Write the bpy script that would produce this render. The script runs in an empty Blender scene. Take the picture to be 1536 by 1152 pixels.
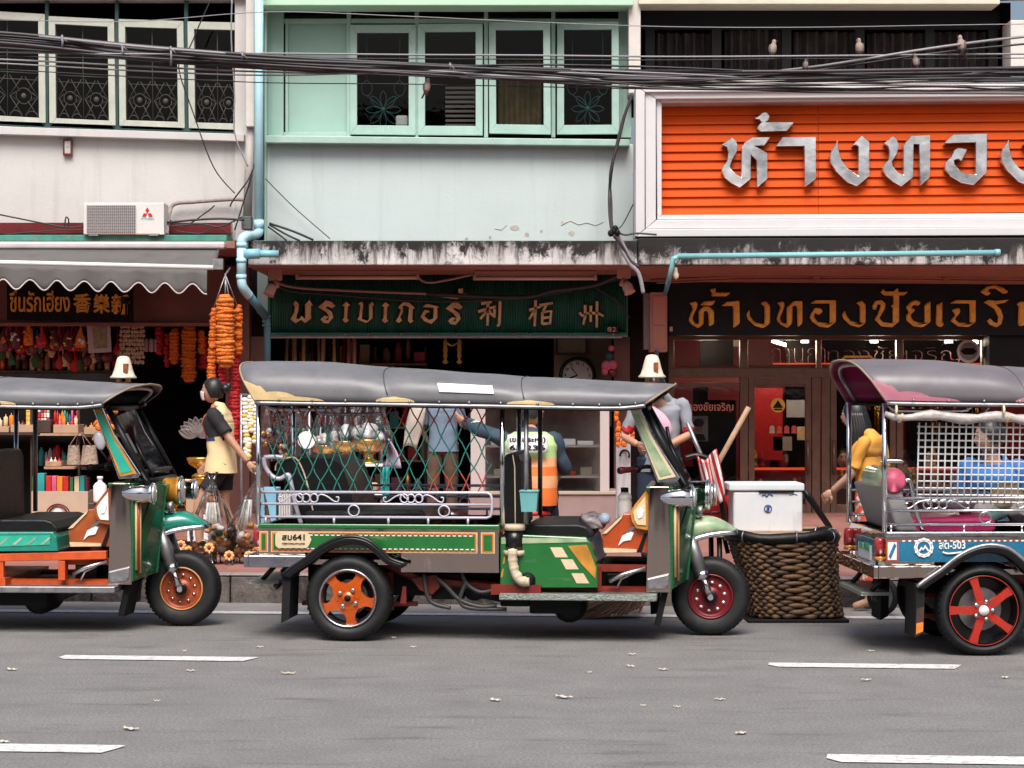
import bpy, bmesh, math, random
from mathutils import Vector, Matrix, noise
from mathutils.geometry import tessellate_polygon
random.seed(7)
R = math.radians
SC = bpy.context.scene
COL = SC.collection
F, HY, CX, CZ = 3375.0, 590.0, 768.0, 1.49      # focal length in photo pixels, horizon row, centre column, eye height
def P(px, py, Y): return Vector(((px-CX)*Y/F, Y, CZ-(py-HY)*Y/F))
def PX(px, Y): return (px-CX)*Y/F
def PZ(py, Y): return CZ-(py-HY)*Y/F

# ---------------------------------------------------------------- materials
MATS = {}
def mat(name, col, rough=.6, metal=0., var=.0, vs=6., bump=0., bs=40., spec=.5, coat=0., stain=None, st=(3,3,3), sthr=(.5,.7), emit=None, es=1., alpha=None, sheen=0., trans=0.):
    if name in MATS: return MATS[name]
    m = bpy.data.materials.new(name); m.use_nodes = True
    nt = m.node_tree; b = nt.nodes['Principled BSDF']; L = nt.links
    c = (col[0], col[1], col[2], 1)
    b.inputs['Base Color'].default_value = c
    b.inputs['Roughness'].default_value = rough
    b.inputs['Metallic'].default_value = metal
    b.inputs['Specular IOR Level'].default_value = spec
    b.inputs['Coat Weight'].default_value = coat
    b.inputs['Coat Roughness'].default_value = .06
    if sheen: b.inputs['Sheen Weight'].default_value = sheen
    if trans: b.inputs['Transmission Weight'].default_value = trans
    if emit: b.inputs['Emission Color'].default_value = (*emit, 1); b.inputs['Emission Strength'].default_value = es
    tc = None
    if var or bump or stain:
        tc = nt.nodes.new('ShaderNodeTexCoord')
    cur = None
    if var:
        n = nt.nodes.new('ShaderNodeTexNoise'); n.inputs['Scale'].default_value = vs; n.inputs['Detail'].default_value = 6; n.inputs['Roughness'].default_value = .65
        L.new(tc.outputs['Object'], n.inputs['Vector'])
        r = nt.nodes.new('ShaderNodeValToRGB')
        r.color_ramp.elements[0].position = .3; r.color_ramp.elements[1].position = .7
        r.color_ramp.elements[0].color = (*[max(0, x*(1-var)) for x in col], 1)
        r.color_ramp.elements[1].color = (*[min(1, x*(1+var*.8)) for x in col], 1)
        L.new(n.outputs['Fac'], r.inputs['Fac']); cur = r.outputs['Color']
        mr = nt.nodes.new('ShaderNodeMapRange'); mr.inputs['To Min'].default_value = max(.02, rough-.12); mr.inputs['To Max'].default_value = min(1, rough+.14)
        L.new(n.outputs['Fac'], mr.inputs['Value']); L.new(mr.outputs['Result'], b.inputs['Roughness'])
    if stain:
        mp = nt.nodes.new('ShaderNodeMapping'); mp.inputs['Scale'].default_value = st
        L.new(tc.outputs['Object'], mp.inputs['Vector'])
        n2 = nt.nodes.new('ShaderNodeTexNoise'); n2.inputs['Scale'].default_value = 1; n2.inputs['Detail'].default_value = 8; n2.inputs['Roughness'].default_value = .68
        L.new(mp.outputs['Vector'], n2.inputs['Vector'])
        r2 = nt.nodes.new('ShaderNodeValToRGB'); r2.color_ramp.elements[0].position = sthr[0]; r2.color_ramp.elements[1].position = sthr[1]
        r2.color_ramp.elements[0].color = (0, 0, 0, 1); r2.color_ramp.elements[1].color = (1, 1, 1, 1)
        L.new(n2.outputs['Fac'], r2.inputs['Fac'])
        mx = nt.nodes.new('ShaderNodeMix'); mx.data_type = 'RGBA'
        L.new(r2.outputs['Color'], mx.inputs['Factor'])
        if cur: L.new(cur, mx.inputs['A'])
        else: mx.inputs['A'].default_value = c
        mx.inputs['B'].default_value = (*stain, 1); cur = mx.outputs['Result']
    if cur: L.new(cur, b.inputs['Base Color'])
    if bump:
        n3 = nt.nodes.new('ShaderNodeTexNoise'); n3.inputs['Scale'].default_value = bs; n3.inputs['Detail'].default_value = 5
        L.new(tc.outputs['Object'], n3.inputs['Vector'])
        bp = nt.nodes.new('ShaderNodeBump'); bp.inputs['Strength'].default_value = bump; bp.inputs['Distance'].default_value = .02
        L.new(n3.outputs['Fac'], bp.inputs['Height']); L.new(bp.outputs['Normal'], b.inputs['Normal'])
    MATS[name] = m
    return m
def glass(name, tint=(.8, .85, .85), refl=.5, rough=.03):
    if name in MATS: return MATS[name]
    m = bpy.data.materials.new(name); m.use_nodes = True; nt = m.node_tree; nt.nodes.clear(); L = nt.links
    o = nt.nodes.new('ShaderNodeOutputMaterial'); mx = nt.nodes.new('ShaderNodeMixShader')
    t = nt.nodes.new('ShaderNodeBsdfTransparent'); t.inputs['Color'].default_value = (*tint, 1)
    g = nt.nodes.new('ShaderNodeBsdfGlossy'); g.inputs['Roughness'].default_value = rough
    f = nt.nodes.new('ShaderNodeFresnel'); f.inputs['IOR'].default_value = 1.5
    k = nt.nodes.new('ShaderNodeMath'); k.operation = 'MULTIPLY'; k.inputs[1].default_value = refl
    tc = nt.nodes.new('ShaderNodeTexCoord'); n = nt.nodes.new('ShaderNodeTexNoise'); n.inputs['Scale'].default_value = 9 if refl < 1 else 18
    bp = nt.nodes.new('ShaderNodeBump'); bp.inputs['Strength'].default_value = .02 if refl < 1 else .3; bp.inputs['Distance'].default_value = .03
    L.new(tc.outputs['Object'], n.inputs['Vector']); L.new(n.outputs['Fac'], bp.inputs['Height']); L.new(bp.outputs['Normal'], g.inputs['Normal']); L.new(bp.outputs['Normal'], f.inputs['Normal'])
    L.new(f.outputs['Fac'], k.inputs[0]); L.new(k.outputs[0], mx.inputs['Fac'])
    L.new(t.outputs[0], mx.inputs[1]); L.new(g.outputs[0], mx.inputs[2]); L.new(mx.outputs[0], o.inputs['Surface'])
    MATS[name] = m
    return m
def M(name): return MATS[name]

# ---------------------------------------------------------------- mesh builder
class MB:
    def __init__(s): s.v = []; s.f = []; s.m = []; s.sm = []
    def add(s, vs, fs, m=0, smooth=False):
        b = len(s.v); s.v += [Vector(x) for x in vs]
        for f in fs: s.f.append(tuple(b+i for i in f)); s.m.append(m); s.sm.append(smooth)
        return s
    def box(s, x0, x1, y0, y1, z0, z1, m=0):
        x0, x1 = min(x0, x1), max(x0, x1); y0, y1 = min(y0, y1), max(y0, y1); z0, z1 = min(z0, z1), max(z0, z1)
        return s.add([(x0,y0,z0),(x1,y0,z0),(x1,y1,z0),(x0,y1,z0),(x0,y0,z1),(x1,y0,z1),(x1,y1,z1),(x0,y1,z1)],
                     [(0,3,2,1),(4,5,6,7),(0,1,5,4),(1,2,6,5),(2,3,7,6),(3,0,4,7)], m)
    def pbox(s, px0, px1, py0, py1, Y, d, m=0):
        """box whose front face, at distance Y, spans the photo rectangle; d metres deep (behind)"""
        return s.box(PX(px0,Y), PX(px1,Y), Y, Y+d, PZ(py1,Y), PZ(py0,Y), m)
    def prism(s, pts, d, m=0, mside=None):
        n = len(pts); pts = [Vector(p) for p in pts]; d = Vector(d)
        nrm = Vector((0,0,0))
        for i in range(n):
            a, b = pts[i], pts[(i+1) % n]; nrm += a.cross(b)
        if nrm.dot(d) > 0: pts = pts[::-1]
        b = len(s.v); s.v += pts + [p+d for p in pts]
        if n <= 4: tri = [tuple(range(n))]
        else:
            tri = [tuple(t) for t in tessellate_polygon([pts])]; nn = Vector((0,0,0))
            for i in range(n): nn += pts[i].cross(pts[(i+1) % n])
            tri = [t if (pts[t[1]]-pts[t[0]]).cross(pts[t[2]]-pts[t[0]]).dot(nn) > 0 else t[::-1] for t in tri]
        for t in tri:
            s.f.append(tuple(b+k for k in t)); s.m.append(m); s.sm.append(False)
            s.f.append(tuple(b+n+k for k in t[::-1])); s.m.append(m); s.sm.append(False)
        for i in range(n):
            j = (i+1) % n; s.f.append((b+i, b+n+i, b+n+j, b+j)); s.m.append(m if mside is None else mside); s.sm.append(False)
        return s
    def tube(s, pts, r, n=8, m=0, caps=True, smooth=True, closed=False, flat=1.):
        pts = [Vector(p) for p in pts]; k = len(pts)
        rs = r if isinstance(r, (list, tuple)) else [r]*k
        T = []
        for i in range(k):
            a = pts[(i-1) % k] if (closed or i) else pts[0]; b = pts[(i+1) % k] if (closed or i < k-1) else pts[-1]
            t = b-a; T.append(t.normalized() if t.length > 1e-9 else Vector((0,0,1)))
        up = Vector((0,0,1)) if abs(T[0].z) < .9 else Vector((0,1,0))
        N = (up-T[0]*up.dot(T[0])).normalized(); vs = []
        for i in range(k):
            N = N-T[i]*N.dot(T[i])
            N = N.normalized() if N.length > 1e-6 else T[i].orthogonal().normalized()
            B = T[i].cross(N)
            for j in range(n):
                a = 2*math.pi*j/n; vs.append(pts[i]+(N*math.cos(a)+B*math.sin(a)*flat)*rs[i])
        fs = []
        for i in range(k if closed else k-1):
            i2 = (i+1) % k
            for j in range(n): fs.append((i*n+j, i*n+(j+1) % n, i2*n+(j+1) % n, i2*n+j))
        s.add(vs, fs, m, smooth)
        if caps and not closed:
            b = len(s.v)-k*n
            s.f.append(tuple(b+j for j in range(n-1, -1, -1))); s.m.append(m); s.sm.append(False)
            s.f.append(tuple(b+(k-1)*n+j for j in range(n))); s.m.append(m); s.sm.append(False)
        return s
    def lathe(s, prof, c, axis=(0,0,1), n=20, m=0, smooth=True, sx=1., sy=1., cap=True):
        """prof: (radius, height along axis); m may be a list per ring interval"""
        c = Vector(c); A = Vector(axis).normalized(); X = Vector((1,0,0)) if abs(A.x) < .9 else Vector((0,0,1))
        X = (X-A*X.dot(A)).normalized(); Yv = A.cross(X); vs = []
        for (r, h) in prof:
            for j in range(n):
                a = 2*math.pi*j/n; vs.append(c+A*h+X*(r*math.cos(a)*sx)+Yv*(r*math.sin(a)*sy))
        b = len(s.v); s.v += vs
        for i in range(len(prof)-1):
            mm = m[i] if isinstance(m, list) else m
            for j in range(n):
                s.f.append((b+i*n+j, b+i*n+(j+1) % n, b+(i+1)*n+(j+1) % n, b+(i+1)*n+j)); s.m.append(mm); s.sm.append(smooth)
        if cap:
            for i, rev in ((0, True), (len(prof)-1, False)):
                if prof[i][0] > 1e-4:
                    f = [b+i*n+j for j in range(n)]; s.f.append(tuple(f[::-1] if rev else f)); s.m.append((m[0] if i == 0 else m[-1]) if isinstance(m, list) else m); s.sm.append(False)
        return s
    def ell(s, c, r, nu=14, nv=9, m=0, rot=None, smooth=True):
        c = Vector(c); r = (r, r, r) if not isinstance(r, (tuple, list)) else r; vs = []
        for i in range(nv+1):
            th = math.pi*i/nv
            for j in range(nu):
                a = 2*math.pi*j/nu; p = Vector((r[0]*math.sin(th)*math.cos(a), r[1]*math.sin(th)*math.sin(a), r[2]*math.cos(th)))
                if rot: p = rot @ p
                vs.append(c+p)
        fs = [(i*nu+j, (i+1)*nu+j, (i+1)*nu+(j+1) % nu, i*nu+(j+1) % nu) for i in range(nv) for j in range(nu)]
        return s.add(vs, fs, m, smooth)
    def surf(s, fn, nu, nv, m=0, smooth=True, cu=False, thick=None):
        vs = [fn(i/(nu-(0 if cu else 1)), j/(nv-1)) for i in range(nu) for j in range(nv)]
        fs = []
        for i in range(nu if cu else nu-1):
            for j in range(nv-1):
                i2 = (i+1) % nu; mm = m(i, j) if callable(m) else m
                fs.append((i*nv+j, i2*nv+j, i2*nv+j+1, i*nv+j+1))
        b = len(s.v); s.v += [Vector(x) for x in vs]; q = 0
        for i in range(nu if cu else nu-1):
            for j in range(nv-1):
                s.f.append(tuple(b+x for x in fs[q])); q += 1; s.m.append(m(i, j) if callable(m) else m); s.sm.append(smooth)
        return s
    def join(s, o):
        b = len(s.v); s.v += o.v; s.f += [tuple(b+i for i in f) for f in o.f]; s.m += o.m; s.sm += o.sm; return s
    def xf(s, mtx): s.v = [mtx @ v for v in s.v]; return s
    def mesh(s, name, mats, off=Vector((0,0,0))):
        me = bpy.data.meshes.new(name)
        me.from_pydata([tuple(v-off) for v in s.v], [], s.f)
        for m in mats: me.materials.append(m)
        me.polygons.foreach_set('material_index', s.m); me.polygons.foreach_set('use_smooth', s.sm)
        me.validate(); me.update()
        return me

def _mats(mats): return [MATS[x] if isinstance(x, str) else x for x in (mats if isinstance(mats, (list, tuple)) else [mats])]
def base(mb):
    xs = [v.x for v in mb.v]; ys = [v.y for v in mb.v]; zs = [v.z for v in mb.v]
    return Vector(((min(xs)+max(xs))/2, (min(ys)+max(ys))/2, min(zs)))
def mods(o, bevel=0, solid=0, sub=0, off=-1., seg=2):
    if solid: k = o.modifiers.new('solid', 'SOLIDIFY'); k.thickness = solid; k.offset = off
    if bevel: k = o.modifiers.new('bevel', 'BEVEL'); k.width = bevel; k.segments = seg; k.limit_method = 'ANGLE'; k.angle_limit = R(40); k.harden_normals = False
    if sub: k = o.modifiers.new('sub', 'SUBSURF'); k.levels = sub; k.render_levels = sub
    return o
def tag(o, label, cat, group=None, kind=None):
    if label: o['label'] = label
    if cat: o['category'] = cat
    if group: o['group'] = group
    if kind: o['kind'] = kind
    return o
def solo(name, mb, mats, label, cat, group=None, **k):
    """a thing that is one mesh (it may still carry children)"""
    b = base(mb); o = bpy.data.objects.new(name, mb.mesh(name, _mats(mats), b)); o.location = b; COL.objects.link(o)
    tag(o, label, cat, group); return mods(o, **k)
def struct(name, mb, mats, **k):
    o = bpy.data.objects.new(name, mb.mesh(name, _mats(mats))); COL.objects.link(o); o['kind'] = 'structure'; return mods(o, **k)
def thing(name, label, cat, loc, group=None, rz=0):
    o = bpy.data.objects.new(name, None); o.empty_display_size = .1; COL.objects.link(o); o.location = loc; o.rotation_euler = (0,0,rz)
    return tag(o, label, cat, group)
def _org(o):
    v = Vector((0,0,0))
    while o is not None: v += o.location; o = o.parent
    return v
def part(name, mb, mats, parent, label=None, local=False, **k):
    """a child mesh; mb in world coordinates (parent not rotated) unless local"""
    off = Vector((0,0,0)) if local else _org(parent)
    o = bpy.data.objects.new(name, mb.mesh(name, _mats(mats), off)); o.parent = parent; COL.objects.link(o)
    if label: o['label'] = label
    return mods(o, **k)
def copytree(o, parent=None):
    c = o.copy(); COL.objects.link(c)
    if parent: c.parent = parent
    for ch in list(o.children): copytree(ch, c)
    return c
def arc(c, r, a0, a1, n, plane='xz', ry=None):
    ry = ry or r; out = []
    for i in range(n+1):
        a = R(a0+(a1-a0)*i/n); x, z = r*math.cos(a), ry*math.sin(a)
        out.append(Vector(c)+(Vector((x, 0, z)) if plane == 'xz' else Vector((x, z, 0)) if plane == 'xy' else Vector((0, x, z))))
    return out
def smoothpts(pts, n=6):
    """Catmull-Rom through the points"""
    pts = [Vector(p) for p in pts]; out = []
    for i in range(len(pts)-1):
        p0 = pts[max(i-1, 0)]; p1 = pts[i]; p2 = pts[i+1]; p3 = pts[min(i+2, len(pts)-1)]
        for k in range(n):
            t = k/n; out.append(.5*((2*p1)+(p2-p0)*t+(2*p0-5*p1+4*p2-p3)*t*t+(3*p1-p0-3*p2+p3)*t**3))
    return out+[pts[-1]]
def sag(a, b, s, n=14):
    a, b = Vector(a), Vector(b); return [a.lerp(b, i/n)-Vector((0,0,s*4*(i/n)*(1-i/n))) for i in range(n+1)]
def text_mb(txt, h, m=0, ext=.002, bold=.0, xs=1.):
    """text mesh in the xz plane facing -y, centred, capital height about h"""
    cu = bpy.data.curves.new('text', 'FONT'); cu.body = txt; cu.size = h*1.4; cu.extrude = ext; cu.offset = bold; cu.align_x = 'CENTER'; cu.align_y = 'CENTER'
    cu.resolution_u = 3
    o = bpy.data.objects.new('text', cu); COL.objects.link(o); bpy.context.view_layer.update()
    me = bpy.data.meshes.new_from_object(o.evaluated_get(bpy.context.evaluated_depsgraph_get()))
    mb = MB(); mb.add([(v.co.x*xs, -v.co.z, v.co.y) for v in me.vertices], [tuple(p.vertices) for p in me.polygons], m)
    bpy.data.objects.remove(o); bpy.data.meshes.remove(me); bpy.data.curves.remove(cu)
    return mb
def at(mb, loc, rot=None):
    return mb.xf(Matrix.Translation(loc) @ (rot.to_4x4() if rot else Matrix()))

# palette
mat('chrome', (.72,.72,.74), .12, 1, bump=.08, bs=14); mat('steel', (.5,.5,.52), .28, 1, var=.15, vs=20); mat('dull_steel', (.34,.33,.34), .42, .85, var=.25, vs=18)
mat('mirror_sheet', (.43,.345,.31), .08, 1, bump=.6, bs=1)
_nt = MATS['mirror_sheet'].node_tree      # MIRRORFIX: thin sheet with long shallow vertical dents
_nz = [n for n in _nt.nodes if n.type == 'TEX_NOISE'][-1]; _mp = _nt.nodes.new('ShaderNodeMapping'); _mp.inputs['Scale'].default_value = (13, 5, 1.6)
_tc = [n for n in _nt.nodes if n.type == 'TEX_COORD'][0]; _nt.links.new(_tc.outputs['Object'], _mp.inputs['Vector']); _nt.links.new(_mp.outputs['Vector'], _nz.inputs['Vector']); _nz.inputs['Detail'].default_value = 1.
mat('black', (.006,.006,.0065), .55, spec=.2, var=.3, vs=30); mat('black_gloss', (.006,.006,.007), .25, spec=.35, coat=.15); mat('rubber', (.009,.009,.0095), .7, spec=.25, var=.25, vs=30, bump=.15, bs=80)
mat('black_metal', (.011,.0105,.011), .4, .2, var=.4, vs=14)
mat('tyre_side', (.013,.013,.0135), .55, spec=.35, var=.25, vs=25, stain=(.035,.033,.031), st=(7,7,7), sthr=(.52,.75))
mat('vinyl_grey', (.145,.145,.152), .42, var=.2, vs=4, bump=.12, bs=10, stain=(.1,.098,.1), st=(3,3,9), sthr=(.55,.75))
mat('vinyl_cream', (.6,.43,.21), .5, var=.15, vs=20); mat('vinyl_pink', (.42,.15,.2), .45, var=.1); mat('vinyl_magenta', (.3,.015,.09), .35, var=.2, vs=8); mat('vinyl_black', (.006,.006,.0065), .45, spec=.28, bump=.2, bs=25)
mat('white', (.78,.77,.76), .5, var=.06); mat('white_gloss', (.8,.79,.78), .25, coat=.3, var=.04); mat('paper', (.85,.84,.82), .8); mat('cream', (.66,.52,.33), .55, var=.1, vs=20); mat('yellow', (.75,.45,.08), .45, var=.15)
mat('green_paint', (.009,.135,.024), .2, coat=.8, bump=.1, bs=4, var=.2, vs=5, stain=(.25,.3,.12), st=(2,2,14), sthr=(.6,.85)); mat('green_dark', (.008,.1,.035), .25, coat=.5, var=.2); mat('green_pale', (.3,.42,.25), .35, coat=.2, var=.3, vs=9, stain=(.5,.45,.3), st=(9,9,9), sthr=(.5,.75))
mat('teal_paint', (.01,.22,.16), .22, coat=.6, var=.15); mat('teal_light', (.03,.4,.29), .3, coat=.4, var=.2)
mat('blue_paint', (.015,.15,.27), .25, coat=.5, var=.15); mat('orange_paint', (.42,.06,.01), .28, coat=.4, var=.15, vs=10); mat('orange_metal', (.62,.1,.01), .25, .35, coat=.4, var=.15); mat('red_paint', (.42,.015,.012), .28, coat=.4, var=.15); mat('dark_red', (.13,.008,.01), .35, coat=.3, var=.2); mat('brown_orange', (.33,.075,.015), .35, coat=.3, var=.3, vs=6)
mat('red_frame', (.17,.016,.008), .45, var=.3, vs=14); mat('orange_frame', (.55,.08,.015), .45, var=.25, vs=14)
mat('lilac_paint', (.56,.53,.62), .3, .2, var=.1); mat('lamp_glass', (.75,.75,.75), .08, .6); mat('red_lens', (.4,.02,.02), .15, coat=1); mat('amber_lens', (.6,.2,.02), .15, coat=1)
mat('skin', (.46,.245,.15), .5, var=.08, vs=20); mat('skin_light', (.55,.32,.22), .5, var=.08, vs=20); mat('hair', (.008,.007,.007), .42, var=.3, vs=60)
mat('wood', (.4,.24,.14), .55, var=.3, vs=14); mat('dark_wood', (.05,.028,.018), .45, var=.3, vs=10); mat('cardboard', (.42,.27,.17), .75, var=.1); mat('gold', (.72,.42,.1), .25, .9, var=.25, vs=20)
mat('gold_leaf', (.9,.42,.065), .45, .1, var=.3, vs=14); mat('gold_pale', (.78,.54,.28), .5, .0, var=.35, vs=12)
mat('red', (.5,.012,.012), .5, var=.25, vs=20); mat('pink', (.6,.1,.18), .5, var=.2); mat('orange', (.75,.2,.015), .6, var=.25, vs=25); mat('green', (.03,.16,.05), .5, var=.2); mat('teal', (.02,.3,.3), .5, var=.2); mat('blue', (.03,.1,.32), .5, var=.2); mat('light_blue', (.2,.45,.6), .4, var=.15); mat('maroon', (.12,.012,.015), .5, var=.25)
glass('pane_glass', (.72,.74,.74), .38); glass('clear_glass', (.88,.9,.9), .7); glass('cellophane', (.992,.992,.992), 1.05, .2)
# ---------------------------------------------------------------- world, sun, camera
w = bpy.data.worlds.new('World'); SC.world = w; w.use_nodes = True
nt = w.node_tree; sky = nt.nodes.new('ShaderNodeTexSky'); sky.sky_type = 'NISHITA'; sky.sun_disc = False
EL, AZ = 54, 181
sky.sun_elevation = R(EL); sky.sun_rotation = R(AZ); sky.dust_density = 6; sky.air_density = 1; sky.ozone_density = 1
nt.links.new(sky.outputs['Color'], nt.nodes['Background'].inputs['Color']); nt.nodes['Background'].inputs['Strength'].default_value = .06
sl = bpy.data.lights.new('sun', 'SUN'); sl.energy = 1.5; sl.angle = R(36); sl.color = (1, .985, .97)
so = bpy.data.objects.new('sun', sl); COL.objects.link(so)
sd = Vector((math.sin(R(AZ))*math.cos(R(EL)), math.cos(R(AZ))*math.cos(R(EL)), math.sin(R(EL))))
so.rotation_euler = sd.to_track_quat('Z', 'Y').to_euler(); so.location = (0, 0, 30)
cam = bpy.data.cameras.new('camera'); co = bpy.data.objects.new('camera', cam); COL.objects.link(co); SC.camera = co
cam.sensor_width = 36; cam.lens = 36*F/1536; cam.clip_end = 500; co.location = (0, 0, CZ); co.rotation_euler = (R(90), 0, 0)
cam.shift_y = (HY-576)/1536
SC.view_settings.view_transform = 'Standard'; SC.view_settings.look = 'None'; SC.view_settings.exposure = 1.3; SC.view_settings.gamma = 1
SC.cycles.max_bounces = 8; SC.cycles.transparent_max_bounces = 16; SC.cycles.caustics_reflective = False; SC.cycles.caustics_refractive = False

# ---------------------------------------------------------------- road, kerb, pavement
SL = .08
mat('asphalt', (.205,.198,.194), .85, var=.16, vs=2.2, bump=.5, bs=160, stain=(.125,.116,.112), st=(1.3,4.8,1), sthr=(.55,.7))
_nt = MATS['asphalt'].node_tree      # fine grey aggregate on top of the large patches
_b = _nt.nodes['Principled BSDF']; _src = _b.inputs['Base Color'].links[0].from_socket
_n = _nt.nodes.new('ShaderNodeTexNoise'); _n.inputs['Scale'].default_value = 70; _n.inputs['Detail'].default_value = 3
_tc = _nt.nodes.new('ShaderNodeTexCoord'); _nt.links.new(_tc.outputs['Object'], _n.inputs['Vector'])
_r = _nt.nodes.new('ShaderNodeValToRGB'); _r.color_ramp.elements[0].position = .35; _r.color_ramp.elements[1].position = .68; _r.color_ramp.elements[0].color = (.72,.72,.72,1); _r.color_ramp.elements[1].color = (1.24,1.24,1.23,1)
_nt.links.new(_n.outputs['Fac'], _r.inputs['Fac'])
_mx = _nt.nodes.new('ShaderNodeMix'); _mx.data_type = 'RGBA'; _mx.blend_type = 'MULTIPLY'; _mx.inputs['Factor'].default_value = 1
_nt.links.new(_src, _mx.inputs['A']); _nt.links.new(_r.outputs['Color'], _mx.inputs['B']); _nt.links.new(_mx.outputs['Result'], _b.inputs['Base Color'])
mat('concrete_gutter', (.27,.25,.235), .85, var=.2, vs=4, bump=.3, bs=60)
mat('kerb_stone', (.15,.128,.115), .85, var=.4, vs=9, bump=.6, bs=30, stain=(.045,.038,.034), st=(6,6,4), sthr=(.46,.6))
mat('kerb_top', (.3,.25,.23), .8, var=.2, vs=6, bump=.2)
mat('line_paint', (.7,.69,.68), .6, var=.12, vs=14, stain=(.28,.27,.265), st=(20,34,9), sthr=(.5,.64))
def shear(mb, k=SL):
    mb.v = [Vector((v.x, v.y-k*v.x, v.z)) for v in mb.v]; return mb
def sheet(x0, x1, y0, y1, z):
    return MB().add([(x0,y0,z),(x1,y0,z),(x1,y1,z),(x0,y1,z)], [(0,1,2,3)])
struct('road', shear(sheet(-60, 60, -30, 15.83, 0)), 'asphalt')
struct('gutter', shear(sheet(-60, 60, 15.22, 15.83, .004)), 'concrete_gutter')
struct('edge_line', shear(sheet(-60, 60, 15.03, 15.2, .005)), 'line_paint')
k = MB()
for i in range(-14, 14):
    k.box(i*1.0+.004, i*1.0+.996, 15.8, 16.0, -.1, .196)
struct('kerb', shear(k), 'kerb_stone', bevel=.015)
k = MB()
for i in range(-14, 14): k.box(i*1.0+.002, i*1.0+.998, 15.795, 15.99, .1965, .206)
struct('kerb_top', shear(k), 'kerb_top', bevel=.004)
# tiled pavement
m = bpy.data.materials.new('pavement_tile'); m.use_nodes = True; MATS['pavement_tile'] = m
nt = m.node_tree; b = nt.nodes['Principled BSDF']; br = nt.nodes.new('ShaderNodeTexBrick'); tc = nt.nodes.new('ShaderNodeTexCoord')
br.inputs['Color1'].default_value = (.26,.1,.075,1); br.inputs['Color2'].default_value = (.32,.14,.11,1); br.inputs['Mortar'].default_value = (.2,.13,.11,1)
br.inputs['Scale'].default_value = 1; br.inputs['Brick Width'].default_value = .3; br.inputs['Row Height'].default_value = .3; br.inputs['Mortar Size'].default_value = .006; br.offset = 0
nt.links.new(tc.outputs['Object'], br.inputs['Vector']); nt.links.new(br.outputs['Color'], b.inputs['Base Color']); b.inputs['Roughness'].default_value = .7
p = sheet(-60, 60, 15.99, 34, .2); p.v[2].y += 6; p.v[3].y += 6
struct('pavement', shear(p), 'pavement_tile')
def dash(x0, x1, yc, k, wd, z=.005):
    mb = MB(); c = .07
    pts = [(x0+c*.4, yc-k*x0-wd/2), (x1-c, yc-k*x1-wd/2), (x1, yc-k*x1+wd/2-.02), (x1-.02, yc-k*x1+wd/2), (x0, yc-k*x0+wd/2), (x0-.02, yc-k*x0)]
    mb.add([(a, b_, z) for a, b_ in pts], [tuple(range(6))]); return mb
for (a, b_, yc, k_, wd) in [(PX(92,12.65), PX(387,12.62), 12.45, .09, .19), (PX(1158,12.3), PX(1448,12.2), 12.45, .09, .19), (-6.6, -5.5, 12.45, .09, .19), (5.5, 6.6, 12.45, .09, .19),
                        (-2.75, PX(185,9.42), 9.27, .08, .2), (PX(1247,9.16), 2.6, 9.27, .08, .2)]:
    struct('lane_marking', dash(a, b_, yc, k_, wd), 'line_paint')
# faint skid mark left of the far right dash is worn paint; dry leaves lie scattered on the road
mat('dry_leaf', (.62,.55,.45), .7, var=.3, vs=50)
def leaf(x, y, s, rz, long=False):
    mb = MB(); L_, W_ = s, s*(.28 if long else .45)
    cr = random.uniform(.5, 1.2)
    def f(u, v):
        a = u*2-1; wd = W_*(1-a*a)**.7*(v*2-1)
        return Vector((L_*a*.5, wd*.5+.12*L_*a*a*cr, .008+s*.06*cr*max(0,a)**2+abs(v-.5)*s*.1*(1-a*.6)+.004*math.sin(a*7+s*90)))
    mb.surf(f, 7, 4)
    mb.xf(Matrix.Translation((x, y, 0)) @ Matrix.Rotation(rz, 4, 'Z'))
    solo('dry_leaf', mb, 'dry_leaf', 'small pale dry leaf curled up on the grey asphalt', 'leaf', 'dry leaves scattered on the road', solid=.003)
for i, (px, py, s) in enumerate([(17,1006,.07),(432,1012,.085),(286,1008,.06),(195,1096,.1),(742,1052,.07),(845,1048,.11),(948,983,.05),(945,1001,.06),(995,1006,.06),(1080,1051,.06),(1112,1102,.07),(1300,1022,.07),(1306,978,.05),(1016,1062,.035),(5,1115,.06),(236,1053,.035),(390,972,.05),(277,978,.03),(1508,1018,.05),(965,1060,.03),(620,972,.04),(885,1010,.03),(590,958,.04),(1430,1002,.04)]):
    Y = 1.49*F/(py-HY); leaf(PX(px, Y), Y, s*.95, random.uniform(-.7, .7), i % 2)
# ---------------------------------------------------------------- shophouses
YU = 23.4
mat('wall_cream', (.545,.53,.51), .85, var=.07, vs=1.6, bump=.12, bs=30, stain=(.39,.365,.34), st=(4,4,.35), sthr=(.52,.8))
mat('wall_mint', (.5,.575,.57), .8, var=.05, vs=1.4, bump=.1, bs=25, stain=(.37,.44,.43), st=(4,4,.3), sthr=(.53,.85))
mat('mint_wood', (.34,.49,.435), .5, var=.1, vs=5, bump=.1, stain=(.22,.33,.29), st=(6,6,1.6), sthr=(.62,.85)); mat('mint_panel', (.3,.46,.4), .5, var=.08, vs=2); mat('mint_beam', (.45,.68,.5), .6, var=.06)
mat('frame_cream', (.43,.445,.385), .55, var=.12, vs=9, stain=(.36,.36,.31), st=(8,8,3), sthr=(.6,.8)); mat('frame_green', (.012,.05,.045), .5, var=.3)
mat('room_dark', (.01,.008,.008), .9, spec=.05, var=.4, vs=2); mat('grille', (.17,.15,.14), .5, .3); mat('grille_teal', (.02,.085,.085), .5, .3)
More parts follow.
